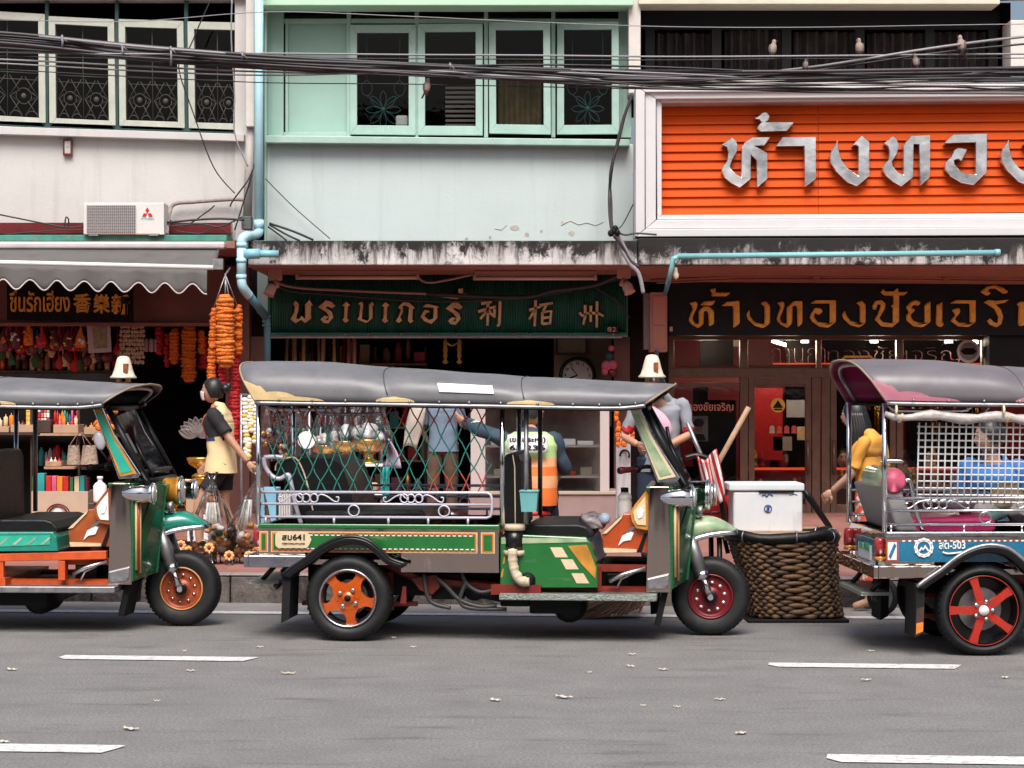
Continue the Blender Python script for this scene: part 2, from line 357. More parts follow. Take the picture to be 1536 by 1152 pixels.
def slab_mat(name, col, bias, grow):
    """limewashed concrete with mould that creeps down from the top edge in drips"""
    m = mat(name, col, .85, var=.14, vs=5, bump=.3, bs=30); nt = m.node_tree; L = nt.links; b = nt.nodes['Principled BSDF']; src = b.inputs['Base Color'].links[0].from_socket
    N = lambda t_: nt.nodes.new(t_); tc = N('ShaderNodeTexCoord'); sp = N('ShaderNodeSeparateXYZ'); L.new(tc.outputs['Object'], sp.inputs[0])
    zr = N('ShaderNodeMapRange'); zr.inputs['From Min'].default_value = PZ(397,22.35); zr.inputs['From Max'].default_value = PZ(359,22.35); zr.inputs['To Min'].default_value = -grow; zr.inputs['To Max'].default_value = grow; L.new(sp.outputs['Z'], zr.inputs['Value'])
    for sc, dt, rgh, lo, hi, cc in (((2.2,2.2,1.),6,.6,.46,.8,(.3,.285,.275)), ((13,13,1.6),9,.72,.55,.72,(.05,.045,.043)), ((4.5,4.5,3.5),10,.75,.58,.66,(.014,.012,.012))):
        mp = N('ShaderNodeMapping'); mp.inputs['Scale'].default_value = sc; mp.inputs['Location'].default_value = (sc[0]*1.7, 0, sc[2]); L.new(tc.outputs['Object'], mp.inputs['Vector'])
        n = N('ShaderNodeTexNoise'); n.inputs['Scale'].default_value = 1; n.inputs['Detail'].default_value = dt; n.inputs['Roughness'].default_value = rgh; n.inputs['Distortion'].default_value = .3; L.new(mp.outputs['Vector'], n.inputs['Vector'])
        ad = N('ShaderNodeMath'); L.new(n.outputs['Fac'], ad.inputs[0]); L.new(zr.outputs['Result'], ad.inputs[1]); a2 = N('ShaderNodeMath'); L.new(ad.outputs[0], a2.inputs[0]); a2.inputs[1].default_value = bias
        r = N('ShaderNodeMapRange'); r.inputs['From Min'].default_value = lo; r.inputs['From Max'].default_value = hi; L.new(a2.outputs[0], r.inputs['Value'])
        mx = N('ShaderNodeMix'); mx.data_type = 'RGBA'; L.new(r.outputs['Result'], mx.inputs['Factor']); L.new(src, mx.inputs['A']); mx.inputs['B'].default_value = (*cc, 1); src = mx.outputs['Result']
    L.new(src, b.inputs['Base Color'])
slab_mat('slab', (.6,.585,.57), .1, .085); slab_mat('slab_black', (.56,.54,.52), .15, .085)
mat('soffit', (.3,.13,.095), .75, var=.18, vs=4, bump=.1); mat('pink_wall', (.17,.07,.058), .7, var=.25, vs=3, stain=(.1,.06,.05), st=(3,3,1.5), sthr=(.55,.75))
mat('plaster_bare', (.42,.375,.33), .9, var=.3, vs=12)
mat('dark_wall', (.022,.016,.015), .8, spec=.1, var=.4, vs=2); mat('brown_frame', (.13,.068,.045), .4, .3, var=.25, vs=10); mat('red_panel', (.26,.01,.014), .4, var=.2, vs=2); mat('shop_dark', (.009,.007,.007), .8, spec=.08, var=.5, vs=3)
def room(mb, px0, px1, py0, py1, Y, d, m=0, mf=None):
    x0, x1, z0, z1 = PX(px0,Y), PX(px1,Y), PZ(py1,Y), PZ(py0,Y); Z = Y+d
    mb.add([(x0,Y,z0),(x1,Y,z0),(x1,Y,z1),(x0,Y,z1),(x0,Z,z0),(x1,Z,z0),(x1,Z,z1),(x0,Z,z1)], [(4,5,6,7),(0,4,7,3),(5,1,2,6),(7,6,2,3)], m)
    mb.add([(x0,Y,z0),(x1,Y,z0),(x1,Z,z0),(x0,Z,z0)], [(0,1,2,3)], m if mf is None else mf)
    return mb
def quad(c, s, t):
    (a, b, d, e) = c   # tl tr bl br in photo px
    return (a[0]*(1-s)*(1-t)+b[0]*s*(1-t)+d[0]*(1-s)*t+e[0]*s*t, a[1]*(1-s)*(1-t)+b[1]*s*(1-t)+d[1]*(1-s)*t+e[1]*s*t)
def window(parent, c, fw, Y, fm, gm=None, pattern=None, ajar=0, kind='window'):
    """casement seen as photo quad c (tl, tr, bl, br): frame, glass pane, grille"""
    wd = c[1][0]-c[0][0]; ht = c[2][1]-c[0][1]; fx, fy = fw/wd, fw/ht*1.15
    Q = lambda s, t, dy=0: P(*quad(c, s, t), Y)+Vector((0, dy-(ajar*s), 0))
    o = [Q(0,0), Q(1,0), Q(1,1), Q(0,1)]; i = [Q(fx,fy), Q(1-fx,fy), Q(1-fx,1-fy*1.15), Q(fx,1-fy*1.15)]
    mb = MB()
    for k_ in range(4):
        j = (k_+1) % 4; mb.prism([o[k_], o[j], i[j], i[k_]], (0,.05,0))
    f = part(kind, mb, fm, parent, bevel=.004)
    g = MB().add([Q(fx*.9,fy*.9,.025), Q(1-fx*.9,fy*.9,.025), Q(1-fx*.9,1-fy,.025), Q(fx*.9,1-fy,.025)], [(3,2,1,0)]); part('pane', g, 'pane_glass', f)
    if pattern:
        mb = MB(); r = .0048; K = lambda s, t: Q(fx+s*(1-2*fx), fy+t*(1-2.1*fy), .07)
        asp = ht/wd
        def circ(cs, ct, rs, a0=0, a1=360, n=14): mb.tube([K(cs+rs*math.cos(R(a0+(a1-a0)*q/n)), ct+rs/asp*math.sin(R(a0+(a1-a0)*q/n))) for q in range(n+1)], r, 4)
        if pattern == 'diamond':
            for q in (0, .5, 1): mb.tube([K(q,0), K(q,1)], r, 4)
            for y in (.53, .6): mb.tube([K(0,y), K(1,y)], r, 4)
            for h in (0, .5):
                cx, cy = h+.25, .77
                circ(cx, cy, .12); mb.lathe([(.028,0),(.03,.012),(.012,.02)], K(cx,cy), (0,-1,0), 10, 0)
                for sx in (-1, 1):
                    for sy in (-1, 1):
                        mb.tube([K(cx+sx*.06, cy+sy*.05), K(cx+sx*.22, cy+sy*.21)], r, 4); mb.tube([K(cx+sx*.22, cy), K(cx+sx*.02, cy+sy*.2)], r, 4)
                    mb.tube([K(cx+sx*.12, cy-.04), K(cx+sx*.2, cy), K(cx+sx*.12, cy+.04)], r, 4)
            for q in range(4): circ(.125+.25*q, .985, .09, 180, 360, 8)
        else:
            mb.lathe([(.03,0),(.032,.012),(.012,.02)], K(.5,.82), (0,-1,0), 10, 0)
            for a in range(8):
                e = 25 if a % 2 else 0
                mb.tube(smoothpts([K(.5,.82), K(.5+.22*math.cos(R(45*a-16)), .82+.22/asp*math.sin(R(45*a-16))), K(.5+.34*math.cos(R(45*a)), .82+.34/asp*math.sin(R(45*a))), K(.5+.22*math.cos(R(45*a+16)), .82+.22/asp*math.sin(R(45*a+16))), K(.5,.82)], 4), r, 4)
            for q in (.18, .82):
                mb.tube(smoothpts([K(q,.5), K(q+.1,.56), K(q+.08,.64), K(q,.67), K(q-.08,.64), K(q-.1,.56), K(q,.5)], 4), r, 4); mb.tube([K(q,.0), K(q,.5)], r, 4); mb.tube([K(q,.67), K(.5,.8)], r, 4)
        part('window_grille', mb, gm, f)
    return f

# ---- left house, cream walls
lh = thing('shophouse', 'cream shophouse with pale casement windows and iron grilles above the grey awning', 'building', (PX(180,YU), YU, 0))
mb = MB(); T_ = [(-420,186),(375,206)]
A = lambda px, py, Y=YU: P(px, py, Y)
mb.prism([A(-420,170), A(380,206), A(380,362), A(-420,362)], (0,.22,0))            # wall under the windows
mb.pbox(-420, 392, -160, -3, YU-.1, .32)                                           # wall above
mb.pbox(352, 398, -3, 362, YU-.02, .2)
mb.pbox(-420, -160, -3, 200, YU, .2)
part('wall', mb, 'wall_cream', lh, bevel=.01)
mb = MB(); mb.prism([A(-420,176,YU-.12), A(366,201,YU-.12), A(366,212,YU-.12), A(-420,189,YU-.12)], (0,.14,0)); part('window_sill', mb, 'wall_cream', lh, bevel=.006)
mb = MB(); mb.prism([A(-420,166,YU+.02), A(366,195,YU+.02), A(366,201,YU+.02), A(-420,175,YU+.02)], (0,.09,0))
for px, t, b_ in ((-60,4,185),(70,8,193),(175,10,196),(279,12,198),(369,14,200)): mb.prism([A(px-2.6,t-14,YU+.03), A(px+2.6,t-14,YU+.03), A(px+2.6,b_,YU+.03), A(px-2.6,b_,YU+.03)], (0,.07,0))
part('window_bay_frame', mb, 'frame_green', lh)
rm = MB(); room(rm, -160, 368, -3, 215, YU+.12, 2.2, 0); part('interior', rm, 'room_dark', lh)
for c in ([(-50,14),(67,21),(-50,184),(68.5,190.5)], [(72.5,24),(171,29),(74,190),(173.5,194.5)], [(177.5,28.5),(275,31.5),(179,193),(277,196.5)], [(281,32),(368,34),(283,196.5),(368,199)]):
    window(lh, c, 10, YU+.02, 'frame_cream', 'grille', 'diamond')
mb = MB(); mb.pbox(-400, 340, 352.5, 361.5, 22.9, .7); part('gutter_edge', mb, mat('gutter_green', (.05,.26,.2), .6, var=.3, vs=9, stain=(.2,.25,.2), st=(8,8,8), sthr=(.55,.8)), lh, bevel=.005)
mb = MB(); mb.pbox(-400, 346, 334, 350, 23.2, .15); part('beam', mb, 'dark_red', lh)
mb = MB(); mb.pbox(-400, 352, 361.5, 372, 22.6, 2.2); part('canopy_slab', mb, 'soffit', lh)
mb = MB(); mb.pbox(-400, 335, 372, 488, 23.85, .12); part('fascia', mb, 'pink_wall', lh)
mb = MB(); mb.pbox(-400, 336, 484, 489, 23.8, .1); part('fascia_trim', mb, 'soffit', lh)
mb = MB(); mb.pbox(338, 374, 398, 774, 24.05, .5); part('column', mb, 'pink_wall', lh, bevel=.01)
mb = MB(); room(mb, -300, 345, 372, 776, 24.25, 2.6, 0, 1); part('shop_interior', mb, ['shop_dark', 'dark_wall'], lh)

# ---- middle house, mint walls
mh = thing('shophouse', 'pale mint shophouse with four casements, between the cream house and the orange sign', 'building', (PX(670,YU), YU, 0))
mb = MB(); mb.pbox(400, 950, 216, 362, YU, .22); mb.pbox(392, 962, -160, -4, YU-.1, .3); part('wall', mb, 'wall_mint', mh, bevel=.008)
mb = MB()
for (px, py, a, b_) in [(772,342,12,5),(790,352,8,4),(857,350,9,5),(843,333,3,2),(812,347,4,3),(735,356,4,3),(700,358,6,2)]:
    n = 11; mb.prism([P(px+a*.6*math.cos(2*math.pi*q/n)*random.uniform(.6,1.1), py+b_*.9*math.sin(2*math.pi*q/n)*random.uniform(.6,1.1), YU-.003) for q in range(n)], (0,.002,0))
part('bare_plaster_patch', mb, 'plaster_bare', mh)
mb = MB(); mb.tube([P(x,y,YU-.001) for x,y in [(842,338),(855,331),(868,337),(880,334),(893,338),(905,333)]], .006, 4); mb.tube([P(x,y,YU-.001) for x,y in [(760,338),(752,345),(742,343)]], .005, 4); part('crack', mb, 'plaster_bare', mh)
mb = MB(); mb.pbox(390, 950, -4, 8, YU-.28, .4); part('beam', mb, 'mint_beam', mh, bevel=.008)
mb = MB(); mb.prism([P(398,203,YU-.16), P(945,209,YU-.16), P(945,219,YU-.16), P(398,214,YU-.16)], (0,.4,0)); part('ledge', mb, 'mint_wood', mh, bevel=.008)
mb = MB(); mb.pbox(384, 400, -4, 362, YU-.02, .3); mb.pbox(398, 425, 8, 206, YU+.14, .1); part('side_wall', mb, 'mint_panel', mh)
mb = MB(); Yw = YU+.2
mb.pbox(424, 930, 28, 35, Yw-.02, .08)
for px in (523, 625, 729, 830, 931): mb.pbox(px-3, px+3, 8, 206, Yw-.03, .09)
mb.pbox(424, 523, 198, 206, Yw-.02, .08); mb.pbox(428, 432, 35, 198, Yw-.02, .08); mb.pbox(934, 947, 8, 206, Yw-.03, .2)
part('window_bay_frame', mb, 'mint_wood', mh, bevel=.003)
mb = MB(); mb.pbox(428, 522, 35, 200, Yw+.03, .04); part('blind_panel', mb, 'mint_panel', mh)
mb = MB(); room(mb, 424, 945, 5, 208, Yw+.1, 2.4); part('interior', mb, 'room_dark', mh)
mb = MB()
for q in range(4): mb.pbox(424+101*q+3, 523+101*q+3, 9, 28, Yw+.02, .004)
part('transom_pane', mb, 'pane_glass', mh)
for c, aj, pt in (([(525,37),(623.5,37),(525,201.5),(623.5,202.5)], 0, 'flower'), ([(627,36),(724,36),(627,202.5),(724,203.5)], .03, None), ([(733,33),(825,35.5),(734,200),(826,203.5)], .12, None), ([(835.5,32.5),(927,36),(835.5,201.5),(927.5,203.5)], .16, 'flower')):
    window(mh, c, 10.5, Yw-.06, 'mint_wood', 'grille_teal', pt, aj)
# things seen through the upper windows: louvred shutter, yellowed curtain
mb = MB()
for q in range(9): mb.pbox(668, 712, 130+7*q, 133.5+7*q, Yw+.45, .03)
part('louvre', mb, mat('louvre_grey', (.3,.25,.23), .6), mh)
mb = MB(); mb.surf(lambda u, v: P(748+64*u, 92+96*v, Yw+.5)+Vector((0, .03*math.sin(u*25), 0)), 30, 3); part('curtain', mb, mat('old_curtain', (.2,.13,.05), .8, var=.5, vs=5), mh)
mb = MB(); mb.box(PX(592,Yw),PX(611,Yw),Yw+.15,Yw+.2,PZ(187,Yw),PZ(170,Yw)); part('paper_bundle', mb, 'paper', mh, bevel=.03)
mb = MB(); mb.pbox(372, 956, 361, 397.5, 22.35, 2.3, 0); part('canopy_slab', mb, 'slab', mh, bevel=.012)
SLABZ = PZ(397.5,22.35)
mb = MB(); mb.pbox(372, 956, 398, 400, 22.4, 2.2); part('soffit', mb, 'soffit', mh)
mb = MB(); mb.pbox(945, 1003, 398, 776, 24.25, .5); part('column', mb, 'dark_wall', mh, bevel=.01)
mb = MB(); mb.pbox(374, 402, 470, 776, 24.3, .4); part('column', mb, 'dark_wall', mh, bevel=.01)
for a, b_ in ((374,404),(921,945)): mb = MB(); mb.pbox(a, b_, 505, 776, 24.2, .1); part('door_jamb', mb, 'pink_wall', mh)
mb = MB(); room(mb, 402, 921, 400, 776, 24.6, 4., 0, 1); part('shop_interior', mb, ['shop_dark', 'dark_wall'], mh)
mb = MB(); mb.pbox(831, 921, 500, 640, 25.2, .06); part('partition', mb, mat('wall_khaki', (.36,.3,.2), .8, var=.15), mh)
mb = MB(); mb.pbox(402, 934, 500, 507.5, 23.95, .12); part('shutter_box', mb, 'dull_steel', mh, bevel=.01)

# ---- right house, gold shop
rh = thing('shophouse', 'gold shop house with brown glazed front and dark upper floor behind the orange sign', 'building', (PX(1260,YU), YU, 0))
mb = MB(); mb.pbox(943, 961, -40, 140, YU-.18, .5); mb.pbox(1516, 1760, 30, 100, YU-.05, .4); mb.pbox(962, 1760, -160, -6, YU-.1, .3); mb.pbox(962, 1760, 120, 362, YU+.1, .2); part('wall', mb, mat('wall_white', (.6,.56,.52), .85, var=.12, vs=3, bump=.1, stain=(.3,.26,.24), st=(2,2,1), sthr=(.6,.8)), rh, bevel=.008)
mb = MB(); mb.pbox(958, 1500, -6, 6, YU-.25, .4); part('beam', mb, mat('beam_cream', (.6,.57,.45), .7, var=.1), rh, bevel=.006)
mb = MB(); room(mb, 962, 1516, 4, 124, YU+.1, 3.0); part('interior', mb, 'room_dark', rh)
mb = MB(); mb.pbox(962, 1500, 8, 44, YU+.55, .05)
for px in (975, 1075, 1180, 1290, 1395, 1490): mb.pbox(px-7, px+7, 8, 124, YU+.56, .05)
part('window_bay_frame', mb, mat('bay_black', (.012,.01,.012), .5), rh)
for x0, x1, y0 in ((982,1066,50),(1087,1172,46),(1190,1283,48),(1300,1388,50),(1402,1486,48)):
    mb = MB(); mb.surf(lambda u, v: P(x0+(x1-x0)*u, y0+78*v, YU+.75)+Vector((0, .04*math.sin(u*40+x0)+.02*math.sin(u*17), 0)), 50, 4); part('curtain', mb, mat('dusty_curtain', (.085,.068,.066), .9, var=.5, vs=4, trans=0), rh)
mb = MB(); mb.pbox(957, 1760, 357, 397, 22.35, 2.3, 0); part('canopy_slab', mb, 'slab_black', rh, bevel=.012)
mb = MB(); mb.pbox(957, 1760, 398, 400, 22.4, 2.2); part('soffit', mb, 'soffit', rh)
mb = MB(); mb.prism([P(960,398,22.5),P(1760,398,22.5),P(1760,424,23.7),P(960,418,23.7)], (0,.02,-.03)); mb.tube([P(975,421,23.4),P(1100,415,23.2),P(1300,415,23.2),P(1460,414,23.2),P(1700,416,23.2)], .015, 6); mb.tube([P(985,424,23.4),P(1110,419,23.2),P(1300,419,23.2),P(1460,421,23.2),P(1700,424,23.2)], .012, 6)
for px in (1225, 1420): mb.pbox(px-5, px+5, 413, 422, 23.15, .05)
part('valance_boards', mb, 'soffit', rh)
Yd = 24.3
fr = MB()
for a, b_, t, bt in ((1000,1011,503,774),(1110,1122,503,774),(1218,1230.5,553,774),(1232.5,1245,553,774),(1345,1355,503,774),(1473,1482,503,774),(1225,1232,503,553)):
    fr.pbox(a, b_, t, bt, Yd, .1)
fr.pbox(1000, 1482, 503, 510, Yd-.01, .1); fr.pbox(1000, 1482, 552, 566, Yd-.012, .11); fr.pbox(1000, 1110, 764, 774, Yd-.01, .1); fr.pbox(1355, 1482, 764, 774, Yd-.01, .1); fr.pbox(1000, 1110, 574, 579, Yd-.008, .09)
part('shop_front_frame', fr, 'brown_frame', rh, bevel=.006)
for a, b_ in ((1123,1217),(1246,1344)):
    d = MB(); d.pbox(a, a+9, 567, 773, Yd+.01, .06); d.pbox(b_-9, b_, 567, 773, Yd+.01, .06); d.pbox(a+9, b_-9, 567, 577, Yd+.012, .06); d.pbox(a+9, b_-9, 757, 773, Yd+.012, .06)
    dd = part('glass_door', d, 'brown_frame', rh, bevel=.004)
    g = MB(); g.pbox(a+8, b_-8, 576, 758, Yd+.035, .008); part('pane', g, 'pane_glass', dd)
    hx = b_-5 if a < 1200 else a+5
    h = MB(); h.tube([P(hx,660,Yd-.06),P(hx,712,Yd-.06)], .018, 8); h.tube([P(hx,664,Yd-.06),P(hx,664,Yd+.01)], .01, 6); h.tube([P(hx,708,Yd-.06),P(hx,708,Yd+.01)], .01, 6); part('handle', h, 'brown_frame', dd)
for a, b_, t, bt in ((1011,1110,579,765),(1355,1473,566,765)):
    g = MB(); g.pbox(a-1, b_+1, t-1, bt+1, Yd+.03, .008); part('shop_window', g, 'pane_glass', rh)
for a, b_ in ((1011,1110),(1122,1225),(1232,1345),(1355,1473)):
    g = MB(); g.pbox(a-1, b_+1, 509, 553, Yd+.03, .008); part('transom_pane', g, 'pane_glass', rh)
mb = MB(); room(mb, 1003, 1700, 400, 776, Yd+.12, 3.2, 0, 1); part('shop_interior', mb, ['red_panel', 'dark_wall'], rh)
mb = MB()
for a, b_, t, bt, y in ((1040,1104,580,776,1.5),(1178,1216,580,776,2.9),(1247,1278,580,776,2.9),(1290,1340,575,690,2.8),(1360,1470,570,700,2.8),(1011,1040,700,776,.9),(1050,1100,505,548,1.),(1180,1220,505,552,1.),(1236,1470,505,541,2.)): mb.pbox(a, b_, t, bt, Yd+y, .05)
part('display_board', mb, 'shop_dark', rh)
mb = MB()
for a, b_ in ((1122,1216),(1247,1344),(1355,1472)): mb.pbox(a, b_, 701.5, 705, Yd+1.2, .05)
mb.pbox(1160, 1472, 544.5, 546.5, Yd+.6, .03)
part('red_light_strip', mb, mat('red_strip_lit', (.6,.06,.03), .5, emit=(1,.09,.03), es=.45), rh)
mb = MB()
for a, b_, t, bt in ((1122,1216,548,552),(1232,1344,548,552),(1355,1472,548,552),(1012,1108,548,552)): mb.pbox(a, b_, t, bt, Yd+.5, .3)
mb.pbox(1123, 1216, 742, 748, Yd+1.0, .5); mb.pbox(1246, 1472, 728, 733, Yd+1.0, .5); mb.pbox(1063, 1110, 503, 520, Yd+1.8, .1)
part('shelf', mb, mat('shelf_pale', (.4,.34,.26), .6), rh)
mb = MB(); mb.pbox(1123, 1216, 706, 776, Yd+1.25, .4); mb.pbox(1246, 1472, 706, 776, Yd+1.25, .4); part('counter', mb, 'red_panel', rh)
mb = MB()
for i in range(46):
    px = random.choice([random.uniform(1290,1340), random.uniform(1360,1470)]); t = random.uniform(580,600); mb.tube([P(px,t,Yd+2.7),P(px,t+random.uniform(25,75),Yd+2.7)], .008, 5)
part('gold_chains', mb, 'gold', rh)
for (px, py, wd) in ((1176,518,26),):
    mb = MB(); mb.tube([P(px-18,py-7,Yd+1.2),P(px+14,py+3,Yd+1.2)], .02, 6); part('tube_light', mb, mat('tube_lit', (.9,.9,.9), .5, emit=(1,.97,.92), es=7.), rh)
mb = MB()
for px in (1208, 1312, 1424): mb.pbox(px-5, px+5, 509, 514, Yd+.5, .08)
mb.ell(P(1463,513,Yd+.5), .035, 10, 6); part('spot_light', mb, 'tube_lit', rh)
# ---------------------------------------------------------------- signs
def Z(pts, ox, oy, k): return [(ox+x/k, oy+y/k) for x, y in pts]
def fit_text(txt, px0, px1, py0, py1, Y, ext=.003, bold=0., m=0):
    mb = text_mb(txt, .3, m, .3*.02, bold)
    xs = [v.x for v in mb.v]; zs = [v.z for v in mb.v]
    x0, x1, z0, z1 = PX(px0,Y), PX(px1,Y), PZ(py1,Y), PZ(py0,Y)
    sx = (x1-x0)/(max(xs)-min(xs)); sz = (z1-z0)/(max(zs)-min(zs)); ys = max(abs(v.y) for v in mb.v) or 1
    mx, mz = min(xs), min(zs)
    mb.v = [Vector((x0+(v.x-mx)*sx, Y+v.y/ys*ext, z0+(v.z-mz)*sz)) for v in mb.v]
    return mb
def letter(par, pts, Y, d, mats, bev, back=None):
    mb = MB(); mb.prism([P(x, y, Y) for x, y in pts], (0,d,0), 0, len(_mats(mats))-1)
    if back:
        cx = sum(p[0] for p in pts)/len(pts); cy = sum(p[1] for p in pts)/len(pts); n = len(pts); out = []
        for i in range(n):     # offset outline for the dark edge
            a, b, c = [Vector(pts[j % n]) for j in (i-1, i, i+1)]
            e1 = (b-a).normalized() if (b-a).length else Vector((1,0)); e2 = (c-b).normalized() if (c-b).length else e1
            nn = Vector((e1.y+e2.y, -e1.x-e2.x)); nn = nn.normalized() if nn.length > 1e-3 else Vector((0,0))
            out.append(b+nn*back)
        mb.prism([P(p.x, p.y, Y+d*.6) for p in out], (0,d*.35,0), len(_mats(mats))-1)
    return part('letter', mb, mats, par, bevel=bev, seg=1)
# --- big orange sign
mat('sign_orange', (.62,.08,.008), .6, spec=.12, var=.06, vs=3, stain=(.42,.075,.025), st=(2.5,2.5,1.2), sthr=(.6,.85)); mat('sign_white', (.6,.595,.605), .4, var=.03, vs=4, stain=(.5,.46,.43), st=(3,3,1.2), sthr=(.64,.85))
YS = 22.75
sg = thing('shop_sign', 'wide orange plank sign with chrome Thai letters in a stepped white frame', 'sign', P(1380,340,YS))
mb = MB()
n = 12
for i in range(n):
    t0, t1 = i/n, (i+1)/n
    yl0, yl1 = 160+163*t0, 160+163*t1-.25; yr0, yr1 = 155+163.5*t0, 155+163.5*t1-.25
    for xa, xb in ((990,1227),(1227.5,1780)):
        ya = lambda x, l, r: l+(r-l)*(x-990)/546
        a, b_, c, d = P(xa, ya(xa,yl0,yr0), YS+.03), P(xb, ya(xb,yl0,yr0), YS+.03), P(xb, ya(xb,yl1,yr1), YS), P(xa, ya(xa,yl1,yr1), YS)
        mb.prism([a, b_, c, d], (0,.05,0))
part('board', mb, 'sign_orange', sg, bevel=.004)
mb = MB()
steps = [(0,.36,0,22.46),(.36,.78,.04,22.5),(.78,1.,.09,22.56)]
for a, b_, dd, Y in steps:
    # left upright, between mitres; then bottom and top runs
    L0, L1 = 953.5+39.5*a, 953.5+39.5*b_-.5
    tb0, tb1 = 355-33*a, 355-33*b_+.5
    tt0, tt1 = 130+24*a, 130+24*b_-.5
    mb.prism([P(L0,tt0,Y), P(L1,tt1,Y), P(L1,tb1,Y), P(L0+a*2,tb0,Y)], (0,.35,0))
    mb.prism([P(L0+1,tb0,Y), P(L1+1,tb1,Y), P(1780,tb1-3.6,Y), P(1780,tb0-3,Y)], (0,.35,0))
    mb.prism([P(L0+1,tt0,Y), P(1780,tt0-6,Y), P(1780,tt1-6,Y), P(L1+1,tt1,Y)], (0,.35,0))
part('frame', mb, 'sign_white', sg, bevel=.006)
mb = MB(); mb.prism([P(985,154,22.6),P(1780,147,22.6),P(1780,157,22.85),P(985,163,22.85)], (0,.01,.02)); part('inner_soffit_shade', mb, mat('sign_soffit_shade', (.42,.3,.26), .7, var=.2), sg)  # brown strip, shade of the recess under the top frame put into its colour
T1 = (1070,160,6.4); T2 = (1310,160,6.796)
ngo = [(1195,325),(1200,400),(1230,510),(1290,590),(1395,665),(1395,380),(1370,365),(1335,372),(1390,310),(1425,275),(1500,335),(1500,660),(1380,762),(1290,725),(1180,620),(1125,530),(1120,460),(1150,395)]
big = [Z([(80,362),(130,330),(180,292),(215,320),(235,370),(225,430),(190,490),(160,560),(165,590),(210,640),(270,680),(275,390),(300,345),(375,295),(548,292),(490,372),(395,374),(520,445),(520,690),(422,775),(415,510),(370,470),(362,460),(360,690),(255,775),(180,735),(110,680),(80,610),(95,570),(135,520),(145,440),(130,385)], *T1),
    Z([(392,110),(430,95),(475,55),(515,55),(542,90),(530,130),(500,150),(775,150),(705,232),(455,238),(420,205),(440,170),(465,150),(440,120)], *T1),
    Z([(605,378),(665,292),(985,290),(985,690),(880,770),(875,375)], *T1), Z(ngo, *T1),
    Z([(110,372),(200,300),(240,330),(265,400),(240,480),(190,560),(200,610),(250,670),(310,695),(308,390),(385,295),(580,288),(578,715),(480,805),(468,380),(412,378),(408,715),(285,812),(200,760),(130,700),(95,630),(120,580),(160,540),(165,450),(150,400)], *T2),
    Z([(722,372),(820,282),(1162,272),(1158,665),(1020,798),(900,775),(790,710),(732,630),(735,570),(800,510),(830,440),(870,420),(958,435),(900,555),(870,530),(825,540),(830,590),(880,650),(960,685),(1045,690),(1045,362),(900,364)], *T2),
    [(x+256.5, y-1) for x, y in Z(ngo, *T1)]]
mat('letter_chrome', (.78,.79,.81), .3, 1, var=.3, vs=3, bump=.8, bs=2.2)
for q in big: letter(sg, q, YS-.1, .1, ['letter_chrome'], .005)
